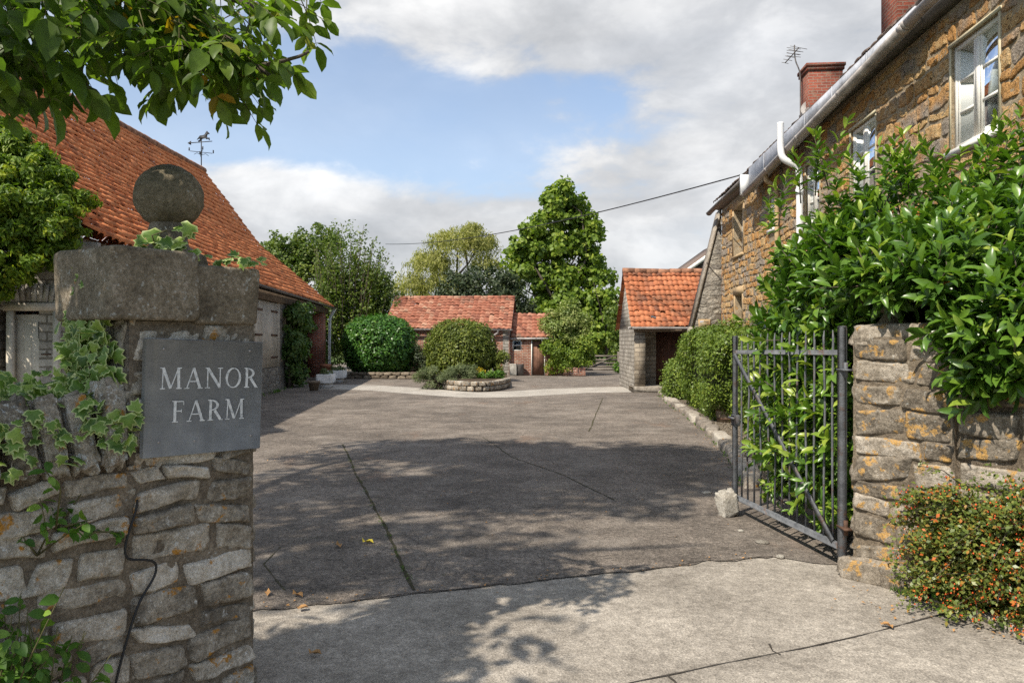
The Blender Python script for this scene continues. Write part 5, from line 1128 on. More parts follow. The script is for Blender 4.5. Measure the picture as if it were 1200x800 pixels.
# raking grey buttress wall with coping at the far end
bt = MB(); rk = [hx(S1, 4.09, 5.14), hx(S1, 3.32, 1.95), hx(S1, 2.95, 0.0), hx(S1, 4.09, 0.0)]
bt.prism(rk, hx(0.5, 0) - hx(0, 0)); bt.build('raking_buttress', M['grey_stone'], hou)
bt = MB(); o = hx(-0.06, 0) - hx(0, 0)
for a_, b_ in ((rk[0], rk[1]), (rk[1], rk[2])): 
    dd = unit(b_ - a_); nn_ = unit(np.cross(dd, hx(1, 0) - hx(0, 0))); nn_ = nn_ if nn_[0] < 0 else -nn_
    bt.obox((a_ + b_) / 2 + nn_ * 0.032 + (hx(0.25, 0) - hx(0, 0)), (b_ - a_) / 2 * 0.999, nn_ * 0.028, hx(0.29, 0) - hx(0, 0))
bt.build('buttress_coping', M['kerbstone'], hou)
bw = MB(); wc = hx(S1 - 0.012, 3.62, 2.02); bw.obox(wc, hx(0.02, 0) - hx(0, 0), hx(0, 0.16), A(0, 0, 0.14)); bwo = bw.build('window', M['ham_stone'], hou)
bw = MB(); bw.obox(wc + (hx(-0.022, 0) - hx(0, 0)), hx(0.006, 0) - hx(0, 0), hx(0, 0.11), A(0, 0, 0.09)); bw.build('pane', M['glass'], bwo)
# aerial and dish on the far chimney
ae = thing('tv_aerial', 'bent metal television aerial rising beside the far chimney', 'aerial', at(938, 120, 20.0))
mb = MB(); mb.tube(bez([at(938, 142, 20.05), at(938, 110, 20.05), at(938, 88, 20.05), at(936, 80, 20.05), at(932, 72, 20.05), at(931, 60, 20.05), at(931, 52, 20.05)], 40), 0.018, 8); mb.build('mast', M['gutter_dark'], ae, True)
mb = MB(); mb.tube([at(920, 74, 20.3), at(931, 62, 20.0), at(936, 56, 19.8)], 0.014, 6)
for k in range(6):
    c = at(920, 74, 20.3) + (at(936, 56, 19.8) - at(920, 74, 20.3)) * (k / 5); L = 0.10 + 0.03 * k; dd = unit(A(0.75, 0.2, -0.05)); mb.tube([c - dd * L, c + dd * L], 0.007, 5)
for k in range(4): c = at(931, 56 + k * 3.2, 20.0); mb.tube([c - A(0.20, 0, 0), c + A(0.20, 0.1, 0)], 0.007, 5)
mb.build('antenna', M['gutter_dark'], ae)
ds = thing('satellite_dish', 'round grey satellite dish mounted at the foot of the far chimney', 'satellite dish', at(950, 126, 19.9))
mb = MB(); c = at(951, 126, 19.75); ax = unit(A(-0.5, -0.8, 0.3)); e1 = unit(np.cross(ax, A(0, 0, 1))); e2 = np.cross(e1, ax); V = [c - ax * 0.05]; F = []
for j in range(1, 4):
    for k in range(20): a_ = k * math.pi / 10; V.append(c + (e1 * math.cos(a_) * 0.27 + e2 * math.sin(a_) * 0.25) * j / 3 - ax * 0.05 * (1 - (j / 3) ** 2))
for k in range(20): F.append((0, 1 + k, 1 + (k + 1) % 20)); F += [(1 + j * 20 + k, 1 + (j + 1) * 20 + k, 1 + (j + 1) * 20 + (k + 1) % 20, 1 + j * 20 + (k + 1) % 20) for j in range(2)]
mb.add(V, F); mb.build('reflector', M['dish'], ds, True)
mb = MB(); mb.tube([c - e2 * 0.24, c + ax * 0.28 - e2 * 0.08], 0.012, 6); mb.tube([c - ax * 0.04, c - ax * 0.4], 0.02, 6); mb.build('feed_arm', M['gutter_dark'], ds)
lp = thing('wall_lamp', 'small white security floodlight on the stone wall above the laurel', 'lamp', at(960, 181, 12.6))
mb = MB(); c = hx(12.55, 3.95, EYE + 218 / 900 * 12.4); mb.obox(c, hx(0.10, 0) - hx(0, 0), hx(0, 0.05), A(0, 0, 0.035), bev=0.01); mb.tube([c, c + hx(0, 0.14)], 0.02, 8); mb.build('lamp_head', M['white_pipe'], lp)
# overhead line
c0, c1 = hx(18.2, 3.9, EYE + 193 / 900 * 18.0), at(452, 286, 46)
mb = MB(); mb.tube([c0 + (c1 - c0) * q + A(0, 0, -0.9 * 4 * q * (1 - q) * 0.5) for q in np.linspace(0, 1, 40)], 0.016, 6); tag(mb.build('overhead_cable', M['black_plastic'], None, True), 'thin dark cable crossing the sky from the farmhouse to the trees', 'cable')

# ================================================================ PORCH OUTBUILDING (right, beyond the house)
pb = thing('outbuilding', 'small pale stone outbuilding with bright orange tiled roof beyond the farmhouse', 'outbuilding', (5.0, 25, 0))
x0, y0, y1, x1 = 3.74, 23.5, 27.6, 7.2; off = 0.12
mb = MB(); wall(mb, (x0, y0), (x0 + off, y1), 0, 1.98, (-0.9996, 0.03), 0.28); mb.prism([A(x0 + 0.002, y0, 1.982), A(x0 + off + 0.002, y1, 1.982), A(x0 + off / 2 + 0.002, (y0 + y1) / 2, 3.72)], A(0.278, 0, 0))
mb.build('side_wall', M['pale_block'], pb)
mb = MB(); wall(mb, (x0 + 0.283, y0 + 0.003), (x0 + 0.32, y0 + 0.003), 0, 1.95, (0, -1), 0.32)
mb.obox(A(x0 + 0.17, y0 - 0.003, 0.98), A(0.168, 0, 0), A(0, 0.02, 0), A(0, 0, 0.96)); mb.build('front_pier', M['squared_stone'], pb)
mb = MB(); wall(mb, (x0 + 0.36, y0 + 1.15), (4.62, y0 + 1.15), 0, 1.95, (0, -1), 0.25); mb.build('recess_wall', M['squared_stone'], pb)
mb = MB(); wall(mb, (x0 + off, y1), (x1, y1), 0, 2.0, (0, 1), 0.3); mb.build('rear_wall', M['squared_stone'], pb)
mb = MB(); mb.box(A(4.25, y0 + 0.35, 0.09), (1.1, 1.0, 0.18), bev=0.02); mb.build('step', M['kerbstone'], pb)
mb = MB(); mb.box(A(5.15, y0 + 1.22, 1.0), (1.04, 0.06, 1.9)); 
for k in range(7): mb.box(A(4.70 + k * 0.15, y0 + 1.185, 1.0), (0.01, 0.012, 1.9))
mb.build('door', M['brown_wood'], pb)
mb = MB(); mb.box(A(6.45, y0 + 1.2, 1.0), (1.5, 0.1, 2.0)); mb.build('dark_backing', M['dark_void'], pb)  # near-black sheet in place of the shade deep in the opening
rf = MB(); ym = (y0 + y1) / 2
nr_ = [A(x0 - 0.12, y0 - 0.18, 1.98), A(x0 - 0.06, ym, 3.86)]; fr_ = [A(x1, y0 - 0.18, 1.98), A(x1, ym, 3.86)]
pantiles(rf, nr_, fr_, 22, 11, 9, 0.026, lip=0.03); nb_ = [A(x0 - 0.0, y1 + 0.18, 1.98), A(x0 - 0.06, ym, 3.86)]; fb_ = [A(x1, y1 + 0.18, 1.98), A(x1, ym, 3.86)]; pantiles(rf, nb_, fb_, 15, 9, 10, 0.034)
ro_ = rf.build('roof', M['pantile'], pb, True); mb = MB(); ridge_tiles(mb, nr_[1] + A(0, 0, 0.01), fr_[1] + A(0, 0, 0.01), 9, 0.11, 3); mb.build('ridge', M['ridge'], ro_, True)
mb = MB(); mb.bar(A(x0 - 0.02, y0 - 0.08, 1.90), A(x1, y0 - 0.08, 1.90), 0.05, 0.11); mb.build('lintel', M['beam'], pb)
gutter('gutter', A(x0 - 0.16, y0 - 0.24, 1.99), A(x1, y0 - 0.24, 1.97), 0.07, 'gutter', pb)
# glimpse of another gable beyond
dh = thing('distant_house', 'far house gable with white bargeboard between the outbuilding and the farmhouse', 'house', (9.2, 33, 0))
mb = MB(); wall(mb, (7.3, 33), (11.2, 33), 0, 4.35, (0, -1), 4.0); mb.prism([A(7.3, 33, 4.352), A(11.2, 33, 4.352), A(9.25, 33, 5.7)], A(0, 4, 0)); mb.build('wall', M['grey_stone'], dh)
mb = MB(); ap = A(9.25, 32.8, 5.86)
for sx_ in (-1, 1): mb.obox((A(9.25 + sx_ * 2.2, 32.8, 4.28) + ap) / 2 + A(0, 2.1, 0.06), (ap - A(9.25 + sx_ * 2.2, 32.8, 4.28)) / 2, A(0, 2.15, 0), A(0, 0, 0.05))
mb.build('roof', M['slate_tile'], dh); mb = MB()
for sx_ in (-1, 1): mb.bar(A(9.25 + sx_ * 2.25, 32.72, 4.24), A(9.25, 32.72, 5.84), 0.05, 0.16)
mb.build('bargeboard', M['white_paint'], dh)
# ================================================================ BARN (left)
BE0 = A(-6.2, 11.5, 0); BE1 = A(-8.15, 34.9, 0); bd = unit(BE1 - BE0); BL = np.linalg.norm(BE1 - BE0); bn = A(bd[1], -bd[0], 0)   # bn towards the yard
bp = lambda s, o=0.0, z=0.0: BE0 + bd * s - bn * o + A(0, 0, z)      # o = distance behind the eaves
barn = thing('barn', 'long barn with a steep orange pantile roof along the left of the yard', 'barn', bp(BL / 2, 4))
EZ = 3.12
near = [bp(-0.1, -0.05, EZ), bp(-0.1, 3.2, 5.62), bp(-0.1, 5.7, 8.0)]; far = [bp(BL, -0.05, EZ), bp(BL, 3.15, 5.78), bp(BL, 5.7, 9.2)]
rf = MB(); pantiles(rf, near, far, 92, 27, 21, 0.038, lip=0.042)
nb2 = [bp(-0.1, 11.3, EZ), bp(-0.1, 5.7, 8.0)]; fb2 = [bp(BL, 11.3, EZ), bp(BL, 5.7, 9.2)]; pantiles(rf, nb2, fb2, 60, 14, 22, 0.04, ns=4)
bro = rf.build('roof', M['pantile_barn'], barn, True)
mb = MB(); ridge_tiles(mb, near[2], far[2], 52, 0.15, 5); mb.build('ridge', M['ridge'], bro, True)
mb = MB()
for a_, b_ in zip(far[:-1], far[1:]): mb.obox((a_ + b_) / 2 + A(0, 0, -0.04), (b_ - a_) / 2, bd * 0.05, A(0, 0, 0.05))
mb.build('verge', M['ridge'], bro)
# front wall: cream doors on a stone plinth, ivy clad strip, open bay, brick pier
mb = MB(); wall(mb, bp(0, 0.25), bp(9.4, 0.25), 0, 3.1, bn[:2], 0.45); wall(mb, bp(9.4, 0.25), bp(13.7, 0.25), 0, 0.72, bn[:2], 0.45); wall(mb, bp(13.7, 0.25), bp(16.2, 0.25), 0, 2.8, bn[:2], 0.45)
mb.build('front_wall', M['grey_stone'], barn)
for s0, s1 in ((9.42, 11.5), (11.53, 13.55)):
    mb = MB(); mb.obox(bp((s0 + s1) / 2, 0.33, 1.76), bd * (s1 - s0) / 2, bn * 0.03, A(0, 0, 1.02)); 
    for k in range(1, 13): mb.obox(bp(s0 + (s1 - s0) * k / 13, 0.296, 1.76), bd * 0.008, bn * 0.006, A(0, 0, 1.01))
    dr = mb.build('barn_door', M['cream_door'], barn)
    for zz in (1.05, 1.75, 2.5):
        mb = MB(); mb.bar(bp(s1 - 0.05, 0.285, zz), bp(s1 - 0.95, 0.285, zz), 0.06, 0.012, up=(bn[0], bn[1], 0)); mb.build('strap_hinge', M['rusty'], dr)
mb = MB(); mb.obox(bp(13.63, 0.36, 1.8), bd * 0.07, bn * 0.1, A(0, 0, 1.08)); mb.build('door_post', M['cream_door'], barn)
mb = MB(); mb.bar(bp(9.2, 0.30, 2.93), bp(BL - 0.05, 0.30, 2.93), 0.22, 0.26); mb.build('eaves_beam', M['beam'], barn)
mb = MB(); mb.obox(bp(BL - 0.95, 0.55, 1.4), bd * 0.34, bn * 0.33, A(0, 0, 1.4)); mb.build('brick_pier', M['brick'], barn)
mb = MB(); wall(mb, bp(0, 11.0), bp(BL, 11.0), 0, 3.1, -bn[:2], 0.4); wall(mb, bp(BL - 0.4, 0.95), bp(BL - 0.4, 11.0), 0, 3.1, bd[:2], 0.3)
for s_, o_ in ((BL - 0.4, 0.001), ): 
    mb.prism([bp(s_ - .01, 0.3, 3.102), bp(s_ - .01, 11.0, 3.102), bp(s_ - .01, 5.7, 8.9), bp(s_ - .01, 3.2, 5.6)], bd * -0.28)
wall(mb, bp(16.2, 0.75), bp(16.2, 10.9), 0, 3.1, bd[:2], 0.2); mb.build('inner_wall', M['grey_stone'], barn)
# near gable
mb = MB(); gw = 11.0
wall(mb, bp(-0.02, 0.25), bp(-0.02, gw), 0, 3.0, -bd[:2], 0.4, [(0.58, 1.18, 0.0, 2.02)])
mb.prism([bp(-0.018, 0.25, 3.002), bp(-0.018, gw, 3.002), bp(-0.018, 5.7, 7.3), bp(-0.018, 3.2, 5.3)], bd * 0.38)
mb.build('gable_wall', M['pale_block'], barn)
mb = MB(); mb.obox(bp(0.02, 0.88, 0.98), bn * 0.285, bd * 0.025, A(0, 0, 0.97))
for k in range(1, 5): mb.obox(bp(-0.007, 0.6 + k * 0.115, 0.98), bn * 0.004, bd * 0.004, A(0, 0, 0.96))
gdo = mb.build('stable_door', M['cream_door'], barn)
mb = MB(); mb.obox(bp(-0.008, 0.80, 1.72), bn * 0.045, bd * 0.004, A(0, 0, 0.125)); mb.build('hatch', M['dark_void'], gdo)
mb = MB(); mb.bar(bp(-0.02, 0.66, 1.36), bp(-0.02, 0.80, 1.36), 0.022, 0.02); mb.build('bolt', M['rusty'], gdo)
mb = MB()
for o_ in (0.805 - 0.26 + 0.01, 1.21): mb.obox(bp(-0.05, o_ - 0.0, 1.0), bn * 0.045, bd * 0.05, A(0, 0, 1.0))
mb.obox(bp(-0.05, 0.88, 2.06), bn * 0.42, bd * 0.052, A(0, 0, 0.058)); mb.build('door_frame', M['cream_door'], barn)
mb = MB()
for k in range(11):
    a_ = (k - 5) / 5; mb.obox(bp(-0.045, 0.88 + a_ * 0.42, 2.27 - 0.05 * a_ * a_), bn * 0.034, bd * 0.03, unit(A(0, 0, 1) - bn * a_ * 0.25) * 0.13, r=random.random())
mb.build('door_arch', M['pale_rock'], barn)
mb = MB(); mb.obox(bp(-0.06, 0.32, 2.96), bn * 0.36, bd * 0.06, A(0, 0, 0.06)); mb.obox(bp(-0.05, 0.55, 3.18), unit(bn * 0.8 - A(0, 0, .62)) * 0.36, bd * 0.05, unit(bn * .62 + A(0, 0, .8)) * 0.05); mb.build('kneeler', M['pale_rock'], barn)
gutter('gutter', bp(9, -0.12, EZ - 0.02), bp(BL - 0.1, -0.12, EZ - 0.05), 0.06, 'gutter_dark', barn)
pipe('drainpipe', [bp(BL - 0.12, -0.12, EZ - 0.1), bp(BL - 0.12, -0.02, EZ - 0.3), bp(BL - 0.12, 0.1, EZ - 0.5), bp(BL - 0.12, 0.12, 2.0), bp(BL - 0.12, 0.12, 0.1)], 0.06, 'white_pipe', barn)
# weather vane
vb = far[2] - bd * 0.3; wv = thing('weather_vane', 'black weather vane with a running horse on the barn ridge', 'weather vane', vb)
pxv = lambda x, y: at(x, y, vb[1])
mb = MB(); mb.tube([vb, A(vb[0], vb[1], vb[2] + 1.45)], 0.022, 6); mb.build('spindle', M['black_iron'], wv)
hz = vb[2]; mb = MB()
for a_ in range(4):
    d_ = A(math.cos(a_ * math.pi / 2 + 0.5), math.sin(a_ * math.pi / 2 + 0.5), 0); mb.tube([A(vb[0], vb[1], hz + 0.75), A(vb[0], vb[1], hz + 0.75) + d_ * 0.46], 0.014, 5)
    mb.tube([A(vb[0], vb[1], hz + 0.62) , A(vb[0], vb[1], hz + 0.70) + d_ * 0.18, A(vb[0], vb[1], hz + 0.62) + d_ * 0.3], 0.012, 5)
    c = A(vb[0], vb[1], hz + 0.83) + d_ * 0.50; mb.box(c, (0.05, 0.03, 0.14), 0.3)
mb.build('compass_arms', M['black_iron'], wv)
mb = MB(); dv = unit(A(0.95, -0.25, 0)); o_ = A(vb[0], vb[1], hz + 1.2); mb.bar(o_ - dv * 0.62, o_ + dv * 0.55, 0.025, 0.03); mb.prism([o_ - dv * 0.72, o_ - dv * 0.55 + A(0, 0, 0.09), o_ - dv * 0.55 - A(0, 0, 0.09)], A(0.01, 0.03, 0)); mb.build('pointer', M['black_iron'], wv)
HOR = [(-.42, .10), (-.30, .22), (-.22, .30), (-.05, .30), (.08, .33), (.18, .46), (.24, .50), (.27, .45), (.38, .38), (.37, .33), (.27, .34), (.22, .26), (.24, .16), (.38, .16), (.40, .04), (.35, .04), (.33, .11), (.20, .09), (.12, .14), (-.06, .13), (-.12, .10), (-.20, .02), (-.32, .0), (-.34, .05), (-.24, .08), (-.22, .16), (-.34, .13)]
mb = MB(); mb.prism([o_ + dv * (x * 0.8 + 0.12) + A(0, 0, y * 0.9 + 0.02) for x, y in HOR], np.cross(dv, A(0, 0, 1)) * 0.03); mb.build('horse', M['black_iron'], wv)
# things in front of the open bay
def pot(name, label, c, r, h, mat, group=None):
    t = thing(name, label, 'plant pot', c, group); m = MB(); m.lathe(c, [(0, 0), (r * 0.68, 0), (r * 0.92, h * 0.8), (r * 1.05, h * 0.8), (r * 1.05, h), (r * 0.92, h), (r * 0.88, h * 0.85), (0, h * 0.85)], 20); m.build('pot', M[mat], t, True); return t
for k, (xa, xb, yb, lb) in enumerate(((370, 388, 455, 'white stone trough nearer the climber, below the barn brick pier'), (383, 402, 448.5, 'white stone trough at the far barn corner, by the white drainpipe'))):
    c = gnd((xa + xb) / 2, yb); w = (xb - xa) / 900 * c[1]; t = thing('stone_trough', lb, 'trough', c, 'white troughs by the barn'); m = MB(); hh = 0.30
    m.box(c + A(0, 0.35, 0.08), (w * 0.7, 0.5, 0.16)); m.box(c + A(0, 0.35, 0.16 + hh / 2), (w, 0.7, hh), 0, bev=0.02); m.build('trough', M['white_stone'], t)
    m = MB(); blob(m, c + A(0, 0.3, 0.52), (w * 0.4, 0.25, 0.10), 260, 0.08, rng, nsub=10); m.build('plant', LM['sage'], t)
pot('flower_pot', 'large terracotta pot standing beside the brick pier of the barn', gnd(373, 446) + A(0, 1.2, 0.0), 0.22, 0.62, 'terracotta'); pot('flower_pot', 'smaller terracotta pot against the brick pier foot', gnd(384, 444) + A(0, 0.6, 0.0), 0.16, 0.48, 'terracotta')
pot('flower_pot', 'dark brown pot at the foot of the barn climber', gnd(365, 458) + A(0, 0.3, 0), 0.19, 0.30, 'barrel')
# climber on the barn front
rng = np.random.default_rng(55)
cl = thing('climbing_plant', 'dark green climber hanging from the barn eaves beside the cream door', 'climber', bp(15, 0, 0)); m = MB(); s = MB()
for (s_, z_, rs_, rz_, n) in ((14.6, 2.35, .9, .62, 1500), (15.8, 2.25, 1.0, .6, 1500), (14.2, 1.2, .6, .9, 1300), (14.9, 0.5, .7, .5, 800), (15.4, 1.5, .6, .6, 800)):
    blob(m, bp(s_, -0.05, z_), (0.42, rs_, rz_), n, 0.13, rng, 'oval', 0.55, 26, 0.36, lo=0.3)
m.build('foliage', LM['climber'], cl)
for k in range(5): s.tube([bp(14.3 + k * 0.15, 0.1, 0), bp(14.4 + k * 0.2, 0.05, 1.2), bp(14.2 + k * 0.6, 0.02, 2.4)], [.04, .03, .015], 6)
s.build('stem', M['bark'], cl)
# wisteria over the near gable
wi = thing('climbing_plant', 'bright green wisteria massed over the near gable end of the barn', 'climber', bp(-0.4, 1.6, 0)); m = MB(); s = MB()
for (px, py, Y, rx, ry, rz, n) in ((2, 196, 10.9, .55, .5, .45, 2600), (38, 210, 10.9, .55, .5, .45, 2700), (62, 238, 10.8, .42, .45, .35, 1800), (20, 245, 10.7, .6, .5, .5, 2700), (62, 270, 10.8, .42, .42, .32, 1500), (10, 300, 10.7, .5, .45, .42, 1900), (45, 300, 10.8, .35, .35, .25, 900), (-60, 220, 10.9, .8, .6, .9, 3000), (-60, 330, 10.8, .6, .5, .7, 1500), (-10, 335, 10.8, .28, .3, .2, 500), (-130, 120, 11, .9, .6, 1.0, 2200), (22, 176, 11.1, .5, .5, .28, 1400), (95, 232, 11.1, .22, .3, .12, 260), (-8, 166, 11.2, .5, .5, .35, 1500)):
    blob(m, at(px, py, Y), (rx, ry, rz), int(n * 2.2), 0.082, rng, 'oval', 0.40, 60, 0.24, lo=0.5, droop=0.45, jit=0.4)
m.build('foliage', LM['wisteria'], wi)
for k in range(4): s.tube(bez([bp(-0.12, 1.7 + k * .1, 0), bp(-0.15, 1.6 + k * 0.05, 1.3), bp(-0.2, 1.4 + k * .2, 2.2), bp(-0.3, 0.9 + k * .4, 3.0)], 20), np.linspace(.05, .02, 20), 6)
s.build('stem', M['bark'], wi, True)

# ================================================================ FAR RANGE
fb = thing('brick_shed', 'long low brick shed with rose pantile roof at the end of the yard', 'shed', (-3, 36, 0))
fd = unit(A(1, -0.07, 0)); fk = A(0.07, 1, 0)
fo = A(-0.12, 35.0, 0)      # front right corner
fp = lambda a, b=0.0, z=0.0: fo - fd * a + fk * b + A(0, 0, z)
mb = MB(); wall(mb, fp(5.7), fp(0), 0, 2.12, (-0.07, -0.998), 0.3, [(2.9, 3.6, 0.9, 1.9)]); mb.build('front_wall', M['brick_old'], fb); mb = MB(); wall(mb, fp(5.7, 4.4), fp(0, 4.4), 0, 2.12, (0.07, 0.998), 0.3); mb.build('rear_wall', M['brick_old'], fb)
mb = MB(); wall(mb, fp(-0.002, 0.002), fp(-0.002, 4.4), 0, 2.1, (0.998, 0.0), 0.3); mb.prism([fp(-0.002, 0, 2.102), fp(-0.002, 4.4, 2.102), fp(-0.002, 2.2, 3.66)], -fd * 0.3); mb.build('gable_wall', M['pale_block'], fb); mb = MB(); wall(mb, fp(5.698, 0.302), fp(5.698, 4.1), 0, 2.1, (-0.998, 0.07), 0.3); mb.prism([fp(5.7, 0, 2.122), fp(5.7, 4.4, 2.122), fp(5.7, 2.2, 3.66)], fd * 0.3); mb.build('gable_wall', M['pale_block'], fb)
rf = MB(); pantiles(rf, [fp(5.8, -0.2, 2.13), fp(5.8, 2.2, 3.66)], [fp(-0.1, -0.2, 2.13), fp(-0.1, 2.2, 3.66)], 27, 11, 31, 0.032, lip=0.04, ns=5); pantiles(rf, [fp(5.8, 4.6, 2.13), fp(5.8, 2.2, 3.66)], [fp(-0.1, 4.6, 2.13), fp(-0.1, 2.2, 3.66)], 27, 11, 32, 0.03, ns=4)
fr2 = rf.build('roof', M['pantile_old'], fb, True); mb = MB(); ridge_tiles(mb, fp(5.8, 2.2, 3.67), fp(-0.1, 2.2, 3.67), 18, 0.11, 7); mb.build('ridge', M['pantile_old'], fr2, True)
gutter('gutter', fp(5.8, -0.26, 2.12), fp(-0.1, -0.26, 2.10), 0.06, 'gutter', fb); pipe('drainpipe', [fp(0.5, -0.26, 2.05), fp(0.5, -0.2, 1.95), fp(0.75, -0.12, 1.8), fp(0.75, -0.08, 1.6), fp(0.75, -0.08, 0.05)], 0.05, 'gutter', fb)
mb = MB(); mb.obox(fp(4.25, 0.12, 1.4), fd * 0.33, fk * 0.02, A(0, 0, 0.48)); mb.build('window', M['gutter'], fb)
an = thing('brick_lean_to', 'low brick annex with a red brown plank door beside the far shed', 'shed', (1, 36, 0))
ap_ = lambda a, b=0.0, z=0.0: fo + A(0.02, 0.25, 0) + fd * a + fk * b + A(0, 0, z)
mb = MB(); wall(mb, ap_(0), ap_(2.5), 0, 1.72, (-0.07, -0.998), 0.25, [(0.12, 0.54, 1.12, 1.62), (0.98, 1.62, 0.0, 1.62)]); wall(mb, ap_(2.5), ap_(2.5, 3), 0, 1.72, (0.998, 0), 0.25); mb.prism([ap_(2.49, 0, 1.722), ap_(2.49, 3, 1.722), ap_(2.49, 1.5, 2.85)], -fd * 0.25); mb.build('front_wall', M['brick_old'], an)
mb = MB()
for (a, b, c, d) in ((0.12, 0.54, 1.12, 1.16), (0.12, 0.54, 1.58, 1.62), (0.12, 0.16, 1.16, 1.58), (0.50, 0.54, 1.16, 1.58), (0.16, 0.5, 1.35, 1.385)): mb.obox(ap_((a + b) / 2, 0.04, (c + d) / 2), fd * (b - a) / 2 * .99, fk * 0.03, A(0, 0, (d - c) / 2 * .99))
wf = mb.build('window', M['white_paint'], an); mb = MB(); mb.obox(ap_(0.33, 0.06, 1.37), fd * 0.18, fk * 0.004, A(0, 0, 0.22)); mb.build('pane', M['glass'], wf)
mb = MB(); mb.obox(ap_(0.33, 0.2, 1.37), fd * 0.22, fk * 0.02, A(0, 0, 0.25)); mb.build('dark_backing', M['dark_void'], an)  # near-black sheet behind the pane in place of room shade
mb = MB(); mb.obox(ap_(1.30, 0.09, 0.80), fd * 0.275, fk * 0.02, A(0, 0, 0.78))
for k in range(1, 5): mb.obox(ap_(1.025 + k * 0.11, 0.067, 0.80), fd * 0.006, fk * 0.006, A(0, 0, 0.77))
do = mb.build('door', M['old_door'], an)
mb = MB(); mb.obox(ap_(1.36, 0.06, 1.32), fd * 0.10, fk * 0.008, A(0, 0, 0.06)); mb.build('door_hatch', M['dark_void'], do)
mb = MB()
for a in (1.0, 1.6): mb.obox(ap_(a, 0.03, 0.81), fd * 0.022, fk * 0.05, A(0, 0, 0.80))
mb.build('door_frame', M['white_paint'], an)
rf = MB(); pantiles(rf, [ap_(0.05, -0.15, 1.74), ap_(0.05, 1.5, 2.9)], [ap_(2.6, -0.15, 1.74), ap_(2.6, 1.5, 2.9)], 11, 7, 33, 0.034, ns=5); pantiles(rf, [ap_(0.05, 3.15, 1.74), ap_(0.05, 1.5, 2.9)], [ap_(2.6, 3.15, 1.74), ap_(2.6, 1.5, 2.9)], 11, 7, 34, 0.03, ns=4); rf.build('roof', M['pantile_old'], an, True)
mb = MB(); mb.bar(ap_(0.02, -0.12, 1.68), ap_(2.55, -0.12, 1.68), 0.06, 0.09); mb.build('fascia', M['gutter'], an)
wb = thing('water_butt', 'squat dark tub beside a pale stone block against the brick annex', 'tub', ap_(0.45, -0.3)); mb = MB(); mb.lathe(ap_(0.50, -0.3), [(0, 0), (0.14, 0), (0.17, 0.5), (0.18, 0.52), (0.15, 0.52), (0.14, 0.4), (0, 0.4)], 16); mb.build('tub', M['gutter_dark'], wb); 
mb = MB(); mb.box(ap_(0.16, -0.3, 0.27), (0.34, 0.4, 0.54), bev=0.03); mb.build('block', M['pale_rock'], wb)
# planter with low curved stone wall
pc = A(-1.30, 29.2, 0); pt_ = thing('stone_planter', 'low curved stone planter bed in the middle of the far yard', 'planter', pc)
cur = [gnd(500, 452.5), gnd(520, 456.5), gnd(540, 459), gnd(562, 459.5), gnd(580, 458.5), gnd(592, 456), gnd(596, 452)]
cur = bez(cur, 16); mb = MB(); rg = np.random.default_rng(3)
for lev in range(2):
    for a_, b_ in zip(cur[:-1], cur[1:]):
        d_ = unit(b_ - a_); n_ = A(-d_[1], d_[0], 0); L = np.linalg.norm(b_ - a_)
        rock(mb, (a_ + b_) / 2 + d_ * (0.12 if lev % 2 else 0) + A(0, 0.12, 0.085 + lev * 0.155), d_ * L / 2 * 0.96, n_ * 0.12, A(0, 0, 0.072), 500 + lev * 40 + int(a_[0] * 90), 0.3, 0.08, 14, 8)
mb.build('stonework', M['coping'], pt_, True)
mb = MB(); bk_ = [A(-0.2, 30.5, 0), A(-1.4, 32, 0), A(-3.2, 31.8, 0)]; mb.poly([A(p[0], p[1] + 0.12, 0.29) for p in list(cur) + bk_]); mb.poly([A(p[0], p[1] + 0.12, 0.05) for p in list(cur) + bk_]); mb.build('soil', M['soil'], pt_)
rng = np.random.default_rng(66)
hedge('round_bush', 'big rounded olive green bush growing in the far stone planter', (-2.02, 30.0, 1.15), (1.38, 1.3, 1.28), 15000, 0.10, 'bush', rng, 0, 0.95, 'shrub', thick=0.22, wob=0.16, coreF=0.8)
def shrub(name, label, c, rad, n, ln, mat, tm='diamond', asp=0.5, nsub=26, sub=0.34, cat='shrub', lo=0.35, up=0.35, extra=()):
    t = thing(name, label, cat, (c[0], c[1], 0)); m = MB(); blob(m, c, rad, n, ln, rng, tm, asp, nsub, sub, lo=lo, zmin=0.03, up=up)
    for (c2, r2, n2) in extra: blob(m, c2, r2, n2, ln, rng, tm, asp, nsub, sub, lo=lo, zmin=0.03, up=up)
    m.build('foliage', LM[mat], t); s = MB()
    for k in range(6): s.tube([A(c[0], c[1], 0), A(c[0], c[1], c[2] * .5) + rng.normal(size=3) * .05, np.asarray(c) + rng.normal(size=3) * np.asarray(rad) * .4], [.03, .02, .008], 5)
    s.build('stem', M['bark'], t); return t
shrub('feathery_shrub', 'loose feathery shrub on the right side of the far planter', (-0.62, 29.8, 0.98), (0.5, 0.5, 0.62), 3600, 0.085, 'bush')
shrub('grey_shrub', 'grey green mound spilling over the left of the far planter', (-2.42, 24.9, 0.38), (0.66, 0.5, 0.44), 6800, 0.07, 'sage', asp=0.3, up=0.8)
shrub('grey_shrub', 'second grey green mound between the rounded bush and planter wall', (-1.75, 26.4, 0.5), (0.62, 0.45, 0.36), 4600, 0.07, 'sage', asp=0.3, up=0.8)
shrub('yellow_flower', 'small clump of yellow flowers in the far planter', (-1.10, 26.6, 0.48), (0.26, 0.25, 0.17), 900, 0.06, 'yellow', cat='flower')
shrub('ground_cover', 'bright low leafy plants along the planter edge', (-0.70, 26.4, 0.40), (0.58, 0.3, 0.15), 2000, 0.08, 'weed', cat='plant')
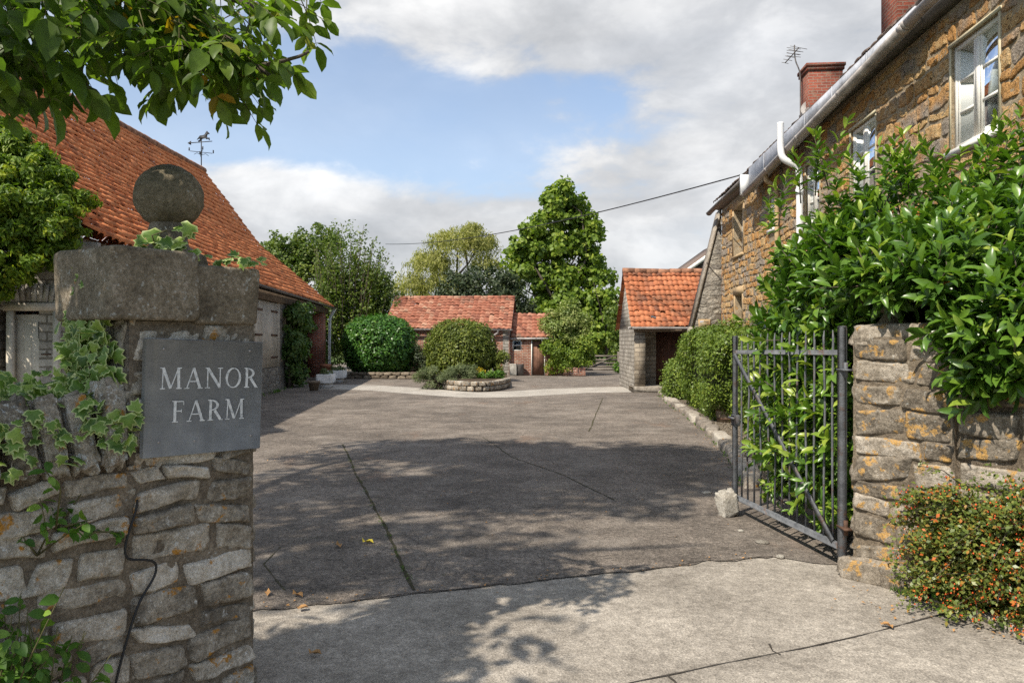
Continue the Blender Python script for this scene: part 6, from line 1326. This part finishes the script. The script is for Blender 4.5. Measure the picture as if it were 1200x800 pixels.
hedge('dome_shrub', 'dark glossy dome shaped shrub on the low wall beside the barn', (-5.78, 33.6, 1.35), (1.58, 1.5, 1.36), 15000, 0.125, 'dome', rng, 0, 0.85, 'shrub', thick=0.25, wob=0.1, coreF=0.82)
lwl = thing('stone_wall', 'very low mossy stone wall under the dark dome shrub', 'wall', (-5.5, 31.5, 0)); mb = MB()
for k in range(11):
    for lev in range(2): rock(mb, A(-7.1 + k * 0.36 + 0.15 * lev, 32.1 - 0.02 * k, 0.06 + 0.14 * lev), A(.18, 0, 0), A(0, .14, 0), A(0, 0, .07), 700 + k + lev * 20, .45, .2, 14, 8)
mb.build('stonework', M['mortar'], lwl, True)
shrub('dark_shrub', 'dark evergreen between the dome shrub and round bush', (-3.75, 33.2, 0.75), (0.65, 0.6, 0.8), 2600, 0.11, 'dark_tree')
vs = shrub('variegated_shrub', 'tall pale variegated shrub growing against the brick annex', (2.50, 35.2, 2.28), (1.12, 0.85, 1.0), 11000, 0.12, 'variegated', nsub=70, lo=0.35)
shrub('leafy_shrub', 'green leafy shrub below the pale variegated one', (2.62, 35.0, 1.0), (1.12, 0.8, 1.0), 11000, 0.12, 'green_tree', nsub=70, lo=0.3)
tb = gnd(676, 440.5); m = MB(); m.box(tb + A(-0.1, 0.3, 0.19), (1.0, 0.5, 0.38), bev=0.02); tag(m.build('brick_box', M['brick_old'], None), 'low brick box under the leafy shrub by the field gate', 'planter')
# field gate
fg = thing('field_gate', 'grey wooden five bar gate at the far end of the drive', 'gate', (4.4, 38.5, 0)); Yg = 38.5; xa, xb = (684 - 600) / 900 * Yg, (723 - 600) / 900 * Yg
for k, zz in enumerate((0.14, 0.30, 0.46, 0.63, 0.82)): m = MB(); m.box(A((xa + xb) / 2, Yg, zz), (xb - xa, 0.05, 0.085)); m.build('rail', M['grey_wood'], fg)
m = MB(); m.bar(A(xa + .05, Yg - .045, .16), A(xb - .2, Yg - .045, .8), .07, .03); m.build('brace', M['grey_wood'], fg)
for x in (xa - 0.08, xb + 0.08): m = MB(); m.box(A(x, Yg, 0.52), (0.15, 0.15, 1.04), bev=0.01); m.build('post', M['grey_wood'], fg)
shrub('grass_clump', 'small light green clump at the foot of the gate post', (5.35, 37.6, 0.25), (0.45, 0.4, 0.3), 800, 0.12, 'weed', cat='plant')

# ================================================================ TREES
rng = np.random.default_rng(101)
def tree(name, label, base, blobs, ln, mat, tm='diamond', asp=0.6, r0=0.2, nsub=46, sub=0.27, lo=0.45, jit=0.55, droop=0.25, cat='tree', bottom=-0.8, extra_targets=()):
    t = thing(name, label, cat, base); m = MB()
    for (c, rad, n) in blobs: blob(m, c, rad, n, ln, rng, tm, asp, nsub, sub, lo=lo, jit=jit, droop=droop, bottom=bottom, zmin=0.05)
    m.build('crown', LM[mat], t)
    s = MB(); T = [np.asarray(c, float) + A(0, 0, rad[2] * 0.4) for (c, rad, n) in blobs]
    while len(T) < 4: T.append(T[0] + rng.normal(size=3) * np.asarray(blobs[0][1]) * 0.4)
    branchy(s, base, T, r0, rng); s.build('trunk', M['bark'], t, True); return t
E = lambda px, py, Y: at(px, py, Y)
tree('leafy_tree', 'tall bright green broad leaved tree rising behind the low annex', (3.2, 50, 0),
     [(E(657, 241, 50), (1.75, 1.5, 1.35), 2200), (E(610, 296, 50), (1.1, 1.1, .9), 700), (E(694, 272, 50), (.9, 1.0, .7), 500), (E(634, 265, 50), (1.5, 1.3, 1.1), 1300), (E(680, 262, 50), (1.5, 1.3, 1.0), 1200), (E(630, 292, 50), (1.6, 1.5, 1.0), 1500), (E(658, 285, 50), (1.7, 1.7, 1.3), 1900), (E(683, 288, 50), (1.4, 1.4, .8), 1000), (E(618, 318, 50), (1.5, 1.5, 1.0), 1300), (E(645, 325, 50), (1.9, 1.8, 1.3), 2200), (E(676, 322, 50), (1.6, 1.5, 1.2), 1500), (E(655, 352, 50), (2.3, 2.0, 1.3), 2200), (E(694, 302, 50), (.9, 1.0, .6), 480), (E(692, 262, 50), (.7, .7, .7), 320), (E(607, 300, 50), (1.0, .9, .8), 600), (E(703, 325, 50), (1.1, 1.1, .9), 700), (E(600, 335, 50), (.9, .9, .9), 500), (E(640, 375, 50), (2.3, 2.0, 1.5), 2400), (E(690, 365, 50), (1.8, 1.6, 1.2), 1600)], 0.27, 'green_tree', 'oval', 0.8, 0.28, 26, 0.34, lo=0.3)
tree('leafy_tree', 'lower bright green tree at the right foot of the tall one', (6.2, 49, 0), [(E(705, 360, 49), (1.1, 1.2, 1.4), 1300), (E(700, 395, 49), (1.4, 1.3, 1.3), 1500), (E(715, 350, 49), (.7, .8, .8), 500)], 0.26, 'green_tree', 'oval', 0.75, 0.14)
tree('dark_tree', 'dense bronze dark tree behind the long brick shed', (-1.9, 46, 0), [(E(565, 340, 46), (2.1, 2.0, 1.9), 5200), (E(590, 352, 46), (1.6, 1.6, 1.6), 3200), (E(540, 345, 46), (1.5, 1.5, 1.5), 2800), (E(608, 372, 46), (1.3, 1.4, 1.2), 1800), (E(525, 362, 46), (1.1, 1.2, 1.0), 1200)], 0.19, 'dark_tree', 'diamond', 0.6, 0.25, 60, 0.24, lo=0.6)
# willow with hanging strands
wl_ = thing('willow_tree', 'pale yellow green weeping willow behind the dark tree', 'tree', (-4.3, 58, 0)); m = MB(); s = MB()
rw_ = np.random.default_rng(17); TT = []
for (px, py, rx, rz, n) in ((535, 283, 2.3, 1.5, 150), (505, 310, 2.0, 1.6, 130), (562, 285, 1.5, 1.2, 80), (480, 335, 1.4, 1.5, 80), (520, 335, 2.2, 1.6, 110), (570, 310, 1.3, 1.2, 50), (555, 268, .9, .6, 40)):
    c = E(px, py, 58); TT.append(c)
    for k in range(n):
        d = rdir(1, rw_)[0]; d[2] = abs(d[2]) * 0.9 - 0.15; p0 = c + d * A(rx, rx, rz) * rw_.uniform(.5, 1.0); L = rw_.uniform(0.9, 2.2); o = unit(d * A(1, 1, 0) + 1e-3) * 0.5
        nn = 30; q = rw_.uniform(0, 1, nn)[:, None]; P = p0 + o * (q * 0.9 - 0.3 * q * q) + A(0, 0, 0.35) * (q * 1.2) - A(0, 0, L) * q * q + rw_.normal(size=(nn, 3)) * 0.12
        scatter(m, 'diamond', P, np.broadcast_to(d + A(0, 0, .3), (nn, 3)), 0.26, 0.24, rw_, 0.5, 1.1, 0.55 + 0.1 * rw_.normal(), 0.2)
m.build('crown', LM['willow'], wl_); branchy(s, (-4.3, 58, 0), TT, 0.4, rw_); s.build('trunk', M['bark'], wl_, True)
# trees behind the barn: one rounded, one with upright whippy shoots
tree('leafy_tree', 'rounded mid green tree showing above the far end of the barn roof', (-11.6, 42, 0), [(E(345, 300, 42), (1.9, 1.8, 1.6), 3400), (E(370, 290, 42), (1.5, 1.5, 1.3), 2200), (E(322, 300, 42), (1.2, 1.3, 1.1), 1400), (E(360, 340, 42), (2.2, 2.0, 2.0), 2600)], 0.19, 'mid_tree', 'diamond', 0.6, 0.2, 44, 0.27)
sh = thing('shooting_tree', 'tall leafy tree with upright whippy shoots between barn and shed', 'tree', (-7.4, 38, 0)); m = MB(); s = MB()
rs_ = np.random.default_rng(23)
for k in range(430):
    px = rs_.uniform(366, 472); f = 1 - ((px - 405) / 68) ** 2 * 0.75; topy = 262 + (1 - f) * 95 + rs_.uniform(-8, 45) + (0 if rs_.uniform() < .35 else rs_.uniform(0, 80))
    Y = 38 + rs_.uniform(-1.3, 1.3); e = at(px, topy, Y); b = at(405 + (px - 405) * 0.62, min(430, topy + rs_.uniform(55, 95)), Y + rs_.normal() * .2); n = 40; q = rs_.uniform(0, 1, n)[:, None]
    P = b + (e - b) * q + A(0.12, 0, 0) * (q * (1 - q)) * 4 * rs_.normal() + rs_.normal(size=(n, 3)) * (0.05 + 0.13 * (1 - q))
    scatter(m, 'diamond', P, unit(rs_.normal(size=(n, 3)) + A(0, -.2, .8)), 0.155, 0.5, rs_, 0.5, 0.1, 0.5 + 0.13 * rs_.normal(), 0.2)
    if k % 3 == 0: s.tube([b, (b + e) / 2, e], [.025, .015, .006], 4)
for (px, py, r_, n) in ((440, 385, 1.3, 2200), (400, 390, 1.4, 2200), (455, 360, .9, 1200), (420, 345, 1.5, 2600), (395, 340, 1.2, 1800), (440, 335, 1.0, 1200)): blob(m, at(px, py, 38), (r_, r_, r_), n, 0.16, rs_, 'diamond', 0.5, 30, 0.3, lo=.4)
m.build('crown', LM['mid_tree'], sh); branchy(s, (-7.6, 38, 0), [at(390, 340, 38), at(410, 320, 38), at(430, 340, 38), at(450, 370, 38)], 0.16, rs_); s.build('trunk', M['bark'], sh, True)
tree('field_tree', 'dim green tree beyond the field gate', (6.0, 62, 0), [(E(708, 385, 62), (2.6, 2, 2.0), 2200), (E(690, 400, 62), (2.4, 2, 2.0), 1600), (E(722, 395, 58), (1.6, 1.6, 2.2), 1500)], 0.28, 'far', 'diamond', 0.6, 0.2)
tree('field_tree', 'reddish hedge tree standing beside the wooden field gate', (6.9, 46, 0), [(E(722, 372, 46), (.9, 1.2, 1.2), 900), (E(727, 405, 46), (.9, 1.2, 1.3), 1000), (E(735, 420, 46), (1.3, 1.2, 1.0), 800)], 0.2, 'mid_tree', 'diamond', 0.6, 0.12)
tree('field_tree', 'low thick tree closing the gap behind the shed', (-0.5, 56, 0), [(E(600, 405, 54), (3.2, 2, 2.2), 1500), (E(640, 405, 54), (3.0, 2, 2.2), 1500), (E(672, 405, 52), (2.2, 2, 2.0), 1400)], 0.28, 'far', 'diamond', 0.6, 0.2)
dhg = MB(); r5 = np.random.default_rng(5)
for x in np.arange(-60, 75, 5.0): blob(dhg, (x, 84 + r5.normal() * 3, 1.4), (4.2, 2.5, 2.2 + r5.uniform(0, 1.2)), 520, 0.55, r5, 'diamond', 0.6, 26, 0.32, lo=.3, zmin=0.05)
tag(dhg.build('distant_hedge', LM['far']), kind='stuff')

# fallen leaves
def fallen(px, py, mat, label, sc, rot):
    m = MB(); T, F, Ee = TL['long']; c = gnd(px, py); V = np.stack([T[:, 0] * .6, T[:, 1] - .5, np.abs(T[:, 2]) * 2.6 + .04], 1) * sc; a = rot; Rm = np.array([[math.cos(a), -math.sin(a), 0], [math.sin(a), math.cos(a), 0], [0, 0, 1]])
    m.add(V @ Rm.T + c, F); tag(m.build('fallen_leaf', M[mat], None, True), label, 'leaf', 'fallen leaves on the drive')
for a_ in ((431, 636, 'yellow_leaf', 'single yellow leaf lying left of the long mossy crack', .10, 1.3), (397, 640, 'dead_leaf', 'curled brown leaf just left of the yellow fallen leaf', .085, .5), (349, 698, 'dead_leaf', 'brown leaf on the asphalt near the concrete edge by the sign pier', .085, 1.0), (354, 713, 'dead_leaf', 'tan leaf lying right on the concrete edge', .075, 2.0), (369, 766, 'dead_leaf', 'tan leaf alone on the concrete apron near the sign pier', .07, 1.4), (314, 696, 'dead_leaf', 'small brown leaf closest to the sign pier on the asphalt', .07, .2), (1037, 732, 'dead_leaf', 'brown leaf on the concrete beside the joint at right', .06, 1.2), (1043, 734, 'dead_leaf', 'tiny curled leaf touching the right concrete joint', .05, .1)): fallen(*a_)

# grit, dead leaf crumbs and little grass tufts along the edges (nobody could count them)
rl = np.random.default_rng(301); m = MB(); kk = []
for a_, b_ in zip(ka[:-1], ka[1:]): kk += [a_ + (b_ - a_) * q + A(-abs(rl.normal()) * 0.16 - 0.10, rl.normal() * 0.1, 0) for q in rl.uniform(0, 1, 55)]
kk += [qp(rl.uniform(0.1, 2.6), 0.22 + 0.25 * rl.uniform() + abs(rl.normal()) * 0.15) for _ in range(110)]
kk += [bp(rl.uniform(8, 23), -0.2 - abs(rl.normal()) * 0.5) for _ in range(160)]
kk += [A(rl.uniform(-3.2, 3.2), rl.uniform(4.2, 13), 0) for _ in range(190)]
kk += [A(*(edge[rl.integers(0, len(edge))]), 0) + A(rl.normal() * 0.1, abs(rl.normal()) * 0.06, 0) for _ in range(90)]
kk = np.array(kk); kk[:, 2] = 0.004; n = len(kk); sz = rl.uniform(0.008, 0.026, n)
put(m, 'diamond', kk, rl.normal(size=(n, 3)) * A(1, 1, 0.12), A(0, 0, 1) + 0.35 * rl.normal(size=(n, 3)), sz, sz * 0.7, rl.uniform(0, 1, n)); tag(m.build('leaf_litter', M['dead_leaf']), kind='stuff')
m = MB(); tf = []
ck = [gnd(402, 520), gnd(420, 560), gnd(447, 612), gnd(470, 660), gnd(486, 690)]
for a_, b_ in zip(ck[:-1], ck[1:]): tf += [(a_ + (b_ - a_) * q, .009) for q in rl.uniform(0, 1, 6)]
for a_, b_ in zip(ka[:-1], ka[1:]): tf += [(a_ + (b_ - a_) * q + A(-.14, 0, 0), .05) for q in rl.uniform(0, 1, 9)]
tf += [(qp(t_, 0.10 + 0.3 * min(1, (t_ - .1))), .06) for t_ in rl.uniform(0.3, 2.5, 16)] + [(bp(s_, -0.05), .12) for s_ in rl.uniform(9, 14, 14)] + [(pl(t_, 0.05), .05) for t_ in rl.uniform(0, 1.5, 14)]
for c_, h_ in tf:
    n = 9; P = c_ + rl.normal(size=(n, 3)) * A(.02, .02, 0); P[:, 2] = 0.0
    put(m, 'diamond', P, A(0, 0, 1) + 0.6 * rl.normal(size=(n, 3)) * A(1, 1, .2), rl.normal(size=(n, 3)) * A(1, 1, .1), h_ * rl.uniform(.6, 1.4, n), 0.006 + h_ * 0.08, rl.uniform(0, 1, n))
tag(m.build('grass_tufts', LM['weed']), kind='stuff')

# ================================================================ SKY, SUN, CAMERA
SUN_EL = math.radians(50); HEAD = unit(A(0.68, 0.73, 0))
to_sun = A(-HEAD[0] * math.cos(SUN_EL), -HEAD[1] * math.cos(SUN_EL), math.sin(SUN_EL))
w = bpy.data.worlds.new('World'); SC.world = w; w.use_nodes = True; nt = w.node_tree; nt.nodes.clear()
class GW(G):
    def __init__(s, nt): s.nt = nt
g = GW(nt)
out = g.n('ShaderNodeOutputWorld'); bg = g.n('ShaderNodeBackground'); bg.inputs['Strength'].default_value = 0.11
sky = g.n('ShaderNodeTexSky', sky_type='NISHITA'); sky.sun_disc = False; sky.sun_elevation = SUN_EL; sky.sun_rotation = math.atan2(to_sun[0], to_sun[1]); sky.air_density = 1.0; sky.dust_density = 1.5; sky.ozone_density = 1.2
tc = g.n('ShaderNodeTexCoord').outputs['Generated']
sp = g.n('ShaderNodeSeparateXYZ'); g.link(tc, sp.inputs[0]); X, Y, Z = sp.outputs
az = g.math('ARCTAN2', X, Y); el = g.math('ARCSINE', Z)
zz = g.math('ADD', g.math('MAXIMUM', Z, 0.0), 0.16)
cv = g.n('ShaderNodeCombineXYZ'); g.link(g.math('DIVIDE', X, zz), cv.inputs[0]); g.link(g.math('DIVIDE', Y, zz), cv.inputs[1]); g.link(g.math('MULTIPLY', Z, 1.2), cv.inputs[2])
n1 = g.noise(g.map(cv.outputs[0], (0.55, 0.55, 1), (3.1, 0.4, 0)), 1.5, 8, 0.55, 0.25); n2 = g.noise(g.map(tc, (1, 1, 1.9), (2.2, 0, 0)), 7.5, 9, 0.58, 0.2); n3 = g.noise(g.map(tc, (1, 1, 1.6), (5.2, 1, 0)), 2.6, 6, 0.55, 0.1)
def gauss(a0, sa, e0, se):
    u = g.math('DIVIDE', g.math('SUBTRACT', az, a0), sa); v = g.math('DIVIDE', g.math('SUBTRACT', el, e0), se)
    return g.math('POWER', 2.718, g.math('MULTIPLY', g.math('ADD', g.math('MULTIPLY', u, u), g.math('MULTIPLY', v, v)), -1.0))
base = g.math('ADD', g.math('MULTIPLY', n1, 0.55), g.math('MULTIPLY', n2, 0.45))
# where the photograph's sky has its cloud banks and its blue gaps (azimuth, elevation in radians)
dens = g.math('ADD', base, 0.02)
for (a0, sa, e0, se, k) in ((0.10, 0.55, 0.44, 0.13, 0.22), (0.32, 0.25, 0.26, 0.18, 0.20), (-0.22, 0.36, 0.125, 0.085, 0.24), (-0.33, 0.13, 0.20, 0.045, 0.17), (0.1, 0.3, 0.08, 0.07, 0.18), (-0.22, 0.20, 0.295, 0.055, -0.21), (0.03, 0.20, 0.245, 0.05, -0.11), (-0.42, 0.14, 0.27, 0.07, -0.24), (0.13, 0.1, 0.315, 0.045, -0.05)):
    dens = g.math('ADD', dens, g.math('MULTIPLY', gauss(a0, sa, e0, se), k))
cover = g.math('ADD', g.mr(dens, 0.51, 0.65, 0, 0.84, True), g.mr(n1, 0.35, 0.65, 0.06, 0.2), True)
lum = g.math('ADD', g.mr(n3, 0.36, 0.66, 0, 0.5), g.mr(n2, 0.36, 0.66, -0.06, 0.5))
lum = g.math('ADD', lum, g.math('MULTIPLY', gauss(-0.30, 0.22, 0.215, 0.05), 0.55))
lum = g.math('SUBTRACT', lum, g.math('MULTIPLY', gauss(-0.15, 0.35, 0.12, 0.06), 0.34))
lum = g.math('ADD', lum, g.math('MULTIPLY', gauss(0.0, 0.4, 0.47, 0.07), 0.25))
lum = g.math('SUBTRACT', lum, g.math('MULTIPLY', gauss(0.33, 0.18, 0.3, 0.2), 0.10), True)
cc = g.ramp(lum, [(0.0, (0.40, 0.41, 0.425)), (0.4, (0.53, 0.537, 0.548)), (1.0, (0.84, 0.835, 0.825))])
cs = g.n('ShaderNodeVectorMath', operation='SCALE'); g.link(cc, cs.inputs[0]); cs.inputs['Scale'].default_value = 7.2
sk = g.mix(1.0, sky.outputs[0], (0.71, 0.87, 1.0), 'MULTIPLY')
hz_ = g.mr(el, 0.0, 0.5, 0.45, 0.08)
sk = g.mix(hz_, sk, (5.4, 5.7, 5.9))
col = g.mix(cover, sk, cs.outputs[0])
nt.links.new(col, bg.inputs['Color']); nt.links.new(bg.outputs[0], out.inputs['Surface'])
sl = bpy.data.lights.new('sun', 'SUN'); sl.energy = 3.8; sl.angle = math.radians(0.6); sl.color = (1.0, 0.925, 0.81)
so_ = bpy.data.objects.new('sun', sl); COL.objects.link(so_); so_.rotation_euler = Vector(-to_sun).to_track_quat('-Z', 'Y').to_euler(); so_.location = (-20, -20, 40)
cam = bpy.data.cameras.new('camera'); cam.lens = 27.0; cam.sensor_width = 36.0; cam.clip_end = 3000; cam.clip_start = 0.05
co = bpy.data.objects.new('camera', cam); COL.objects.link(co); co.location = (0, 0, EYE); co.rotation_euler = (math.pi / 2, 0, 0); SC.camera = co
vs_ = SC.view_settings; vs_.view_transform = 'Standard'; vs_.look = 'None'; vs_.exposure = 0.76; vs_.gamma = 1.0; vs_.use_curve_mapping = False
SC.cycles.use_denoising = False; SC.cycles.max_bounces = 6; SC.cycles.transparent_max_bounces = 8; SC.cycles.diffuse_bounces = 3
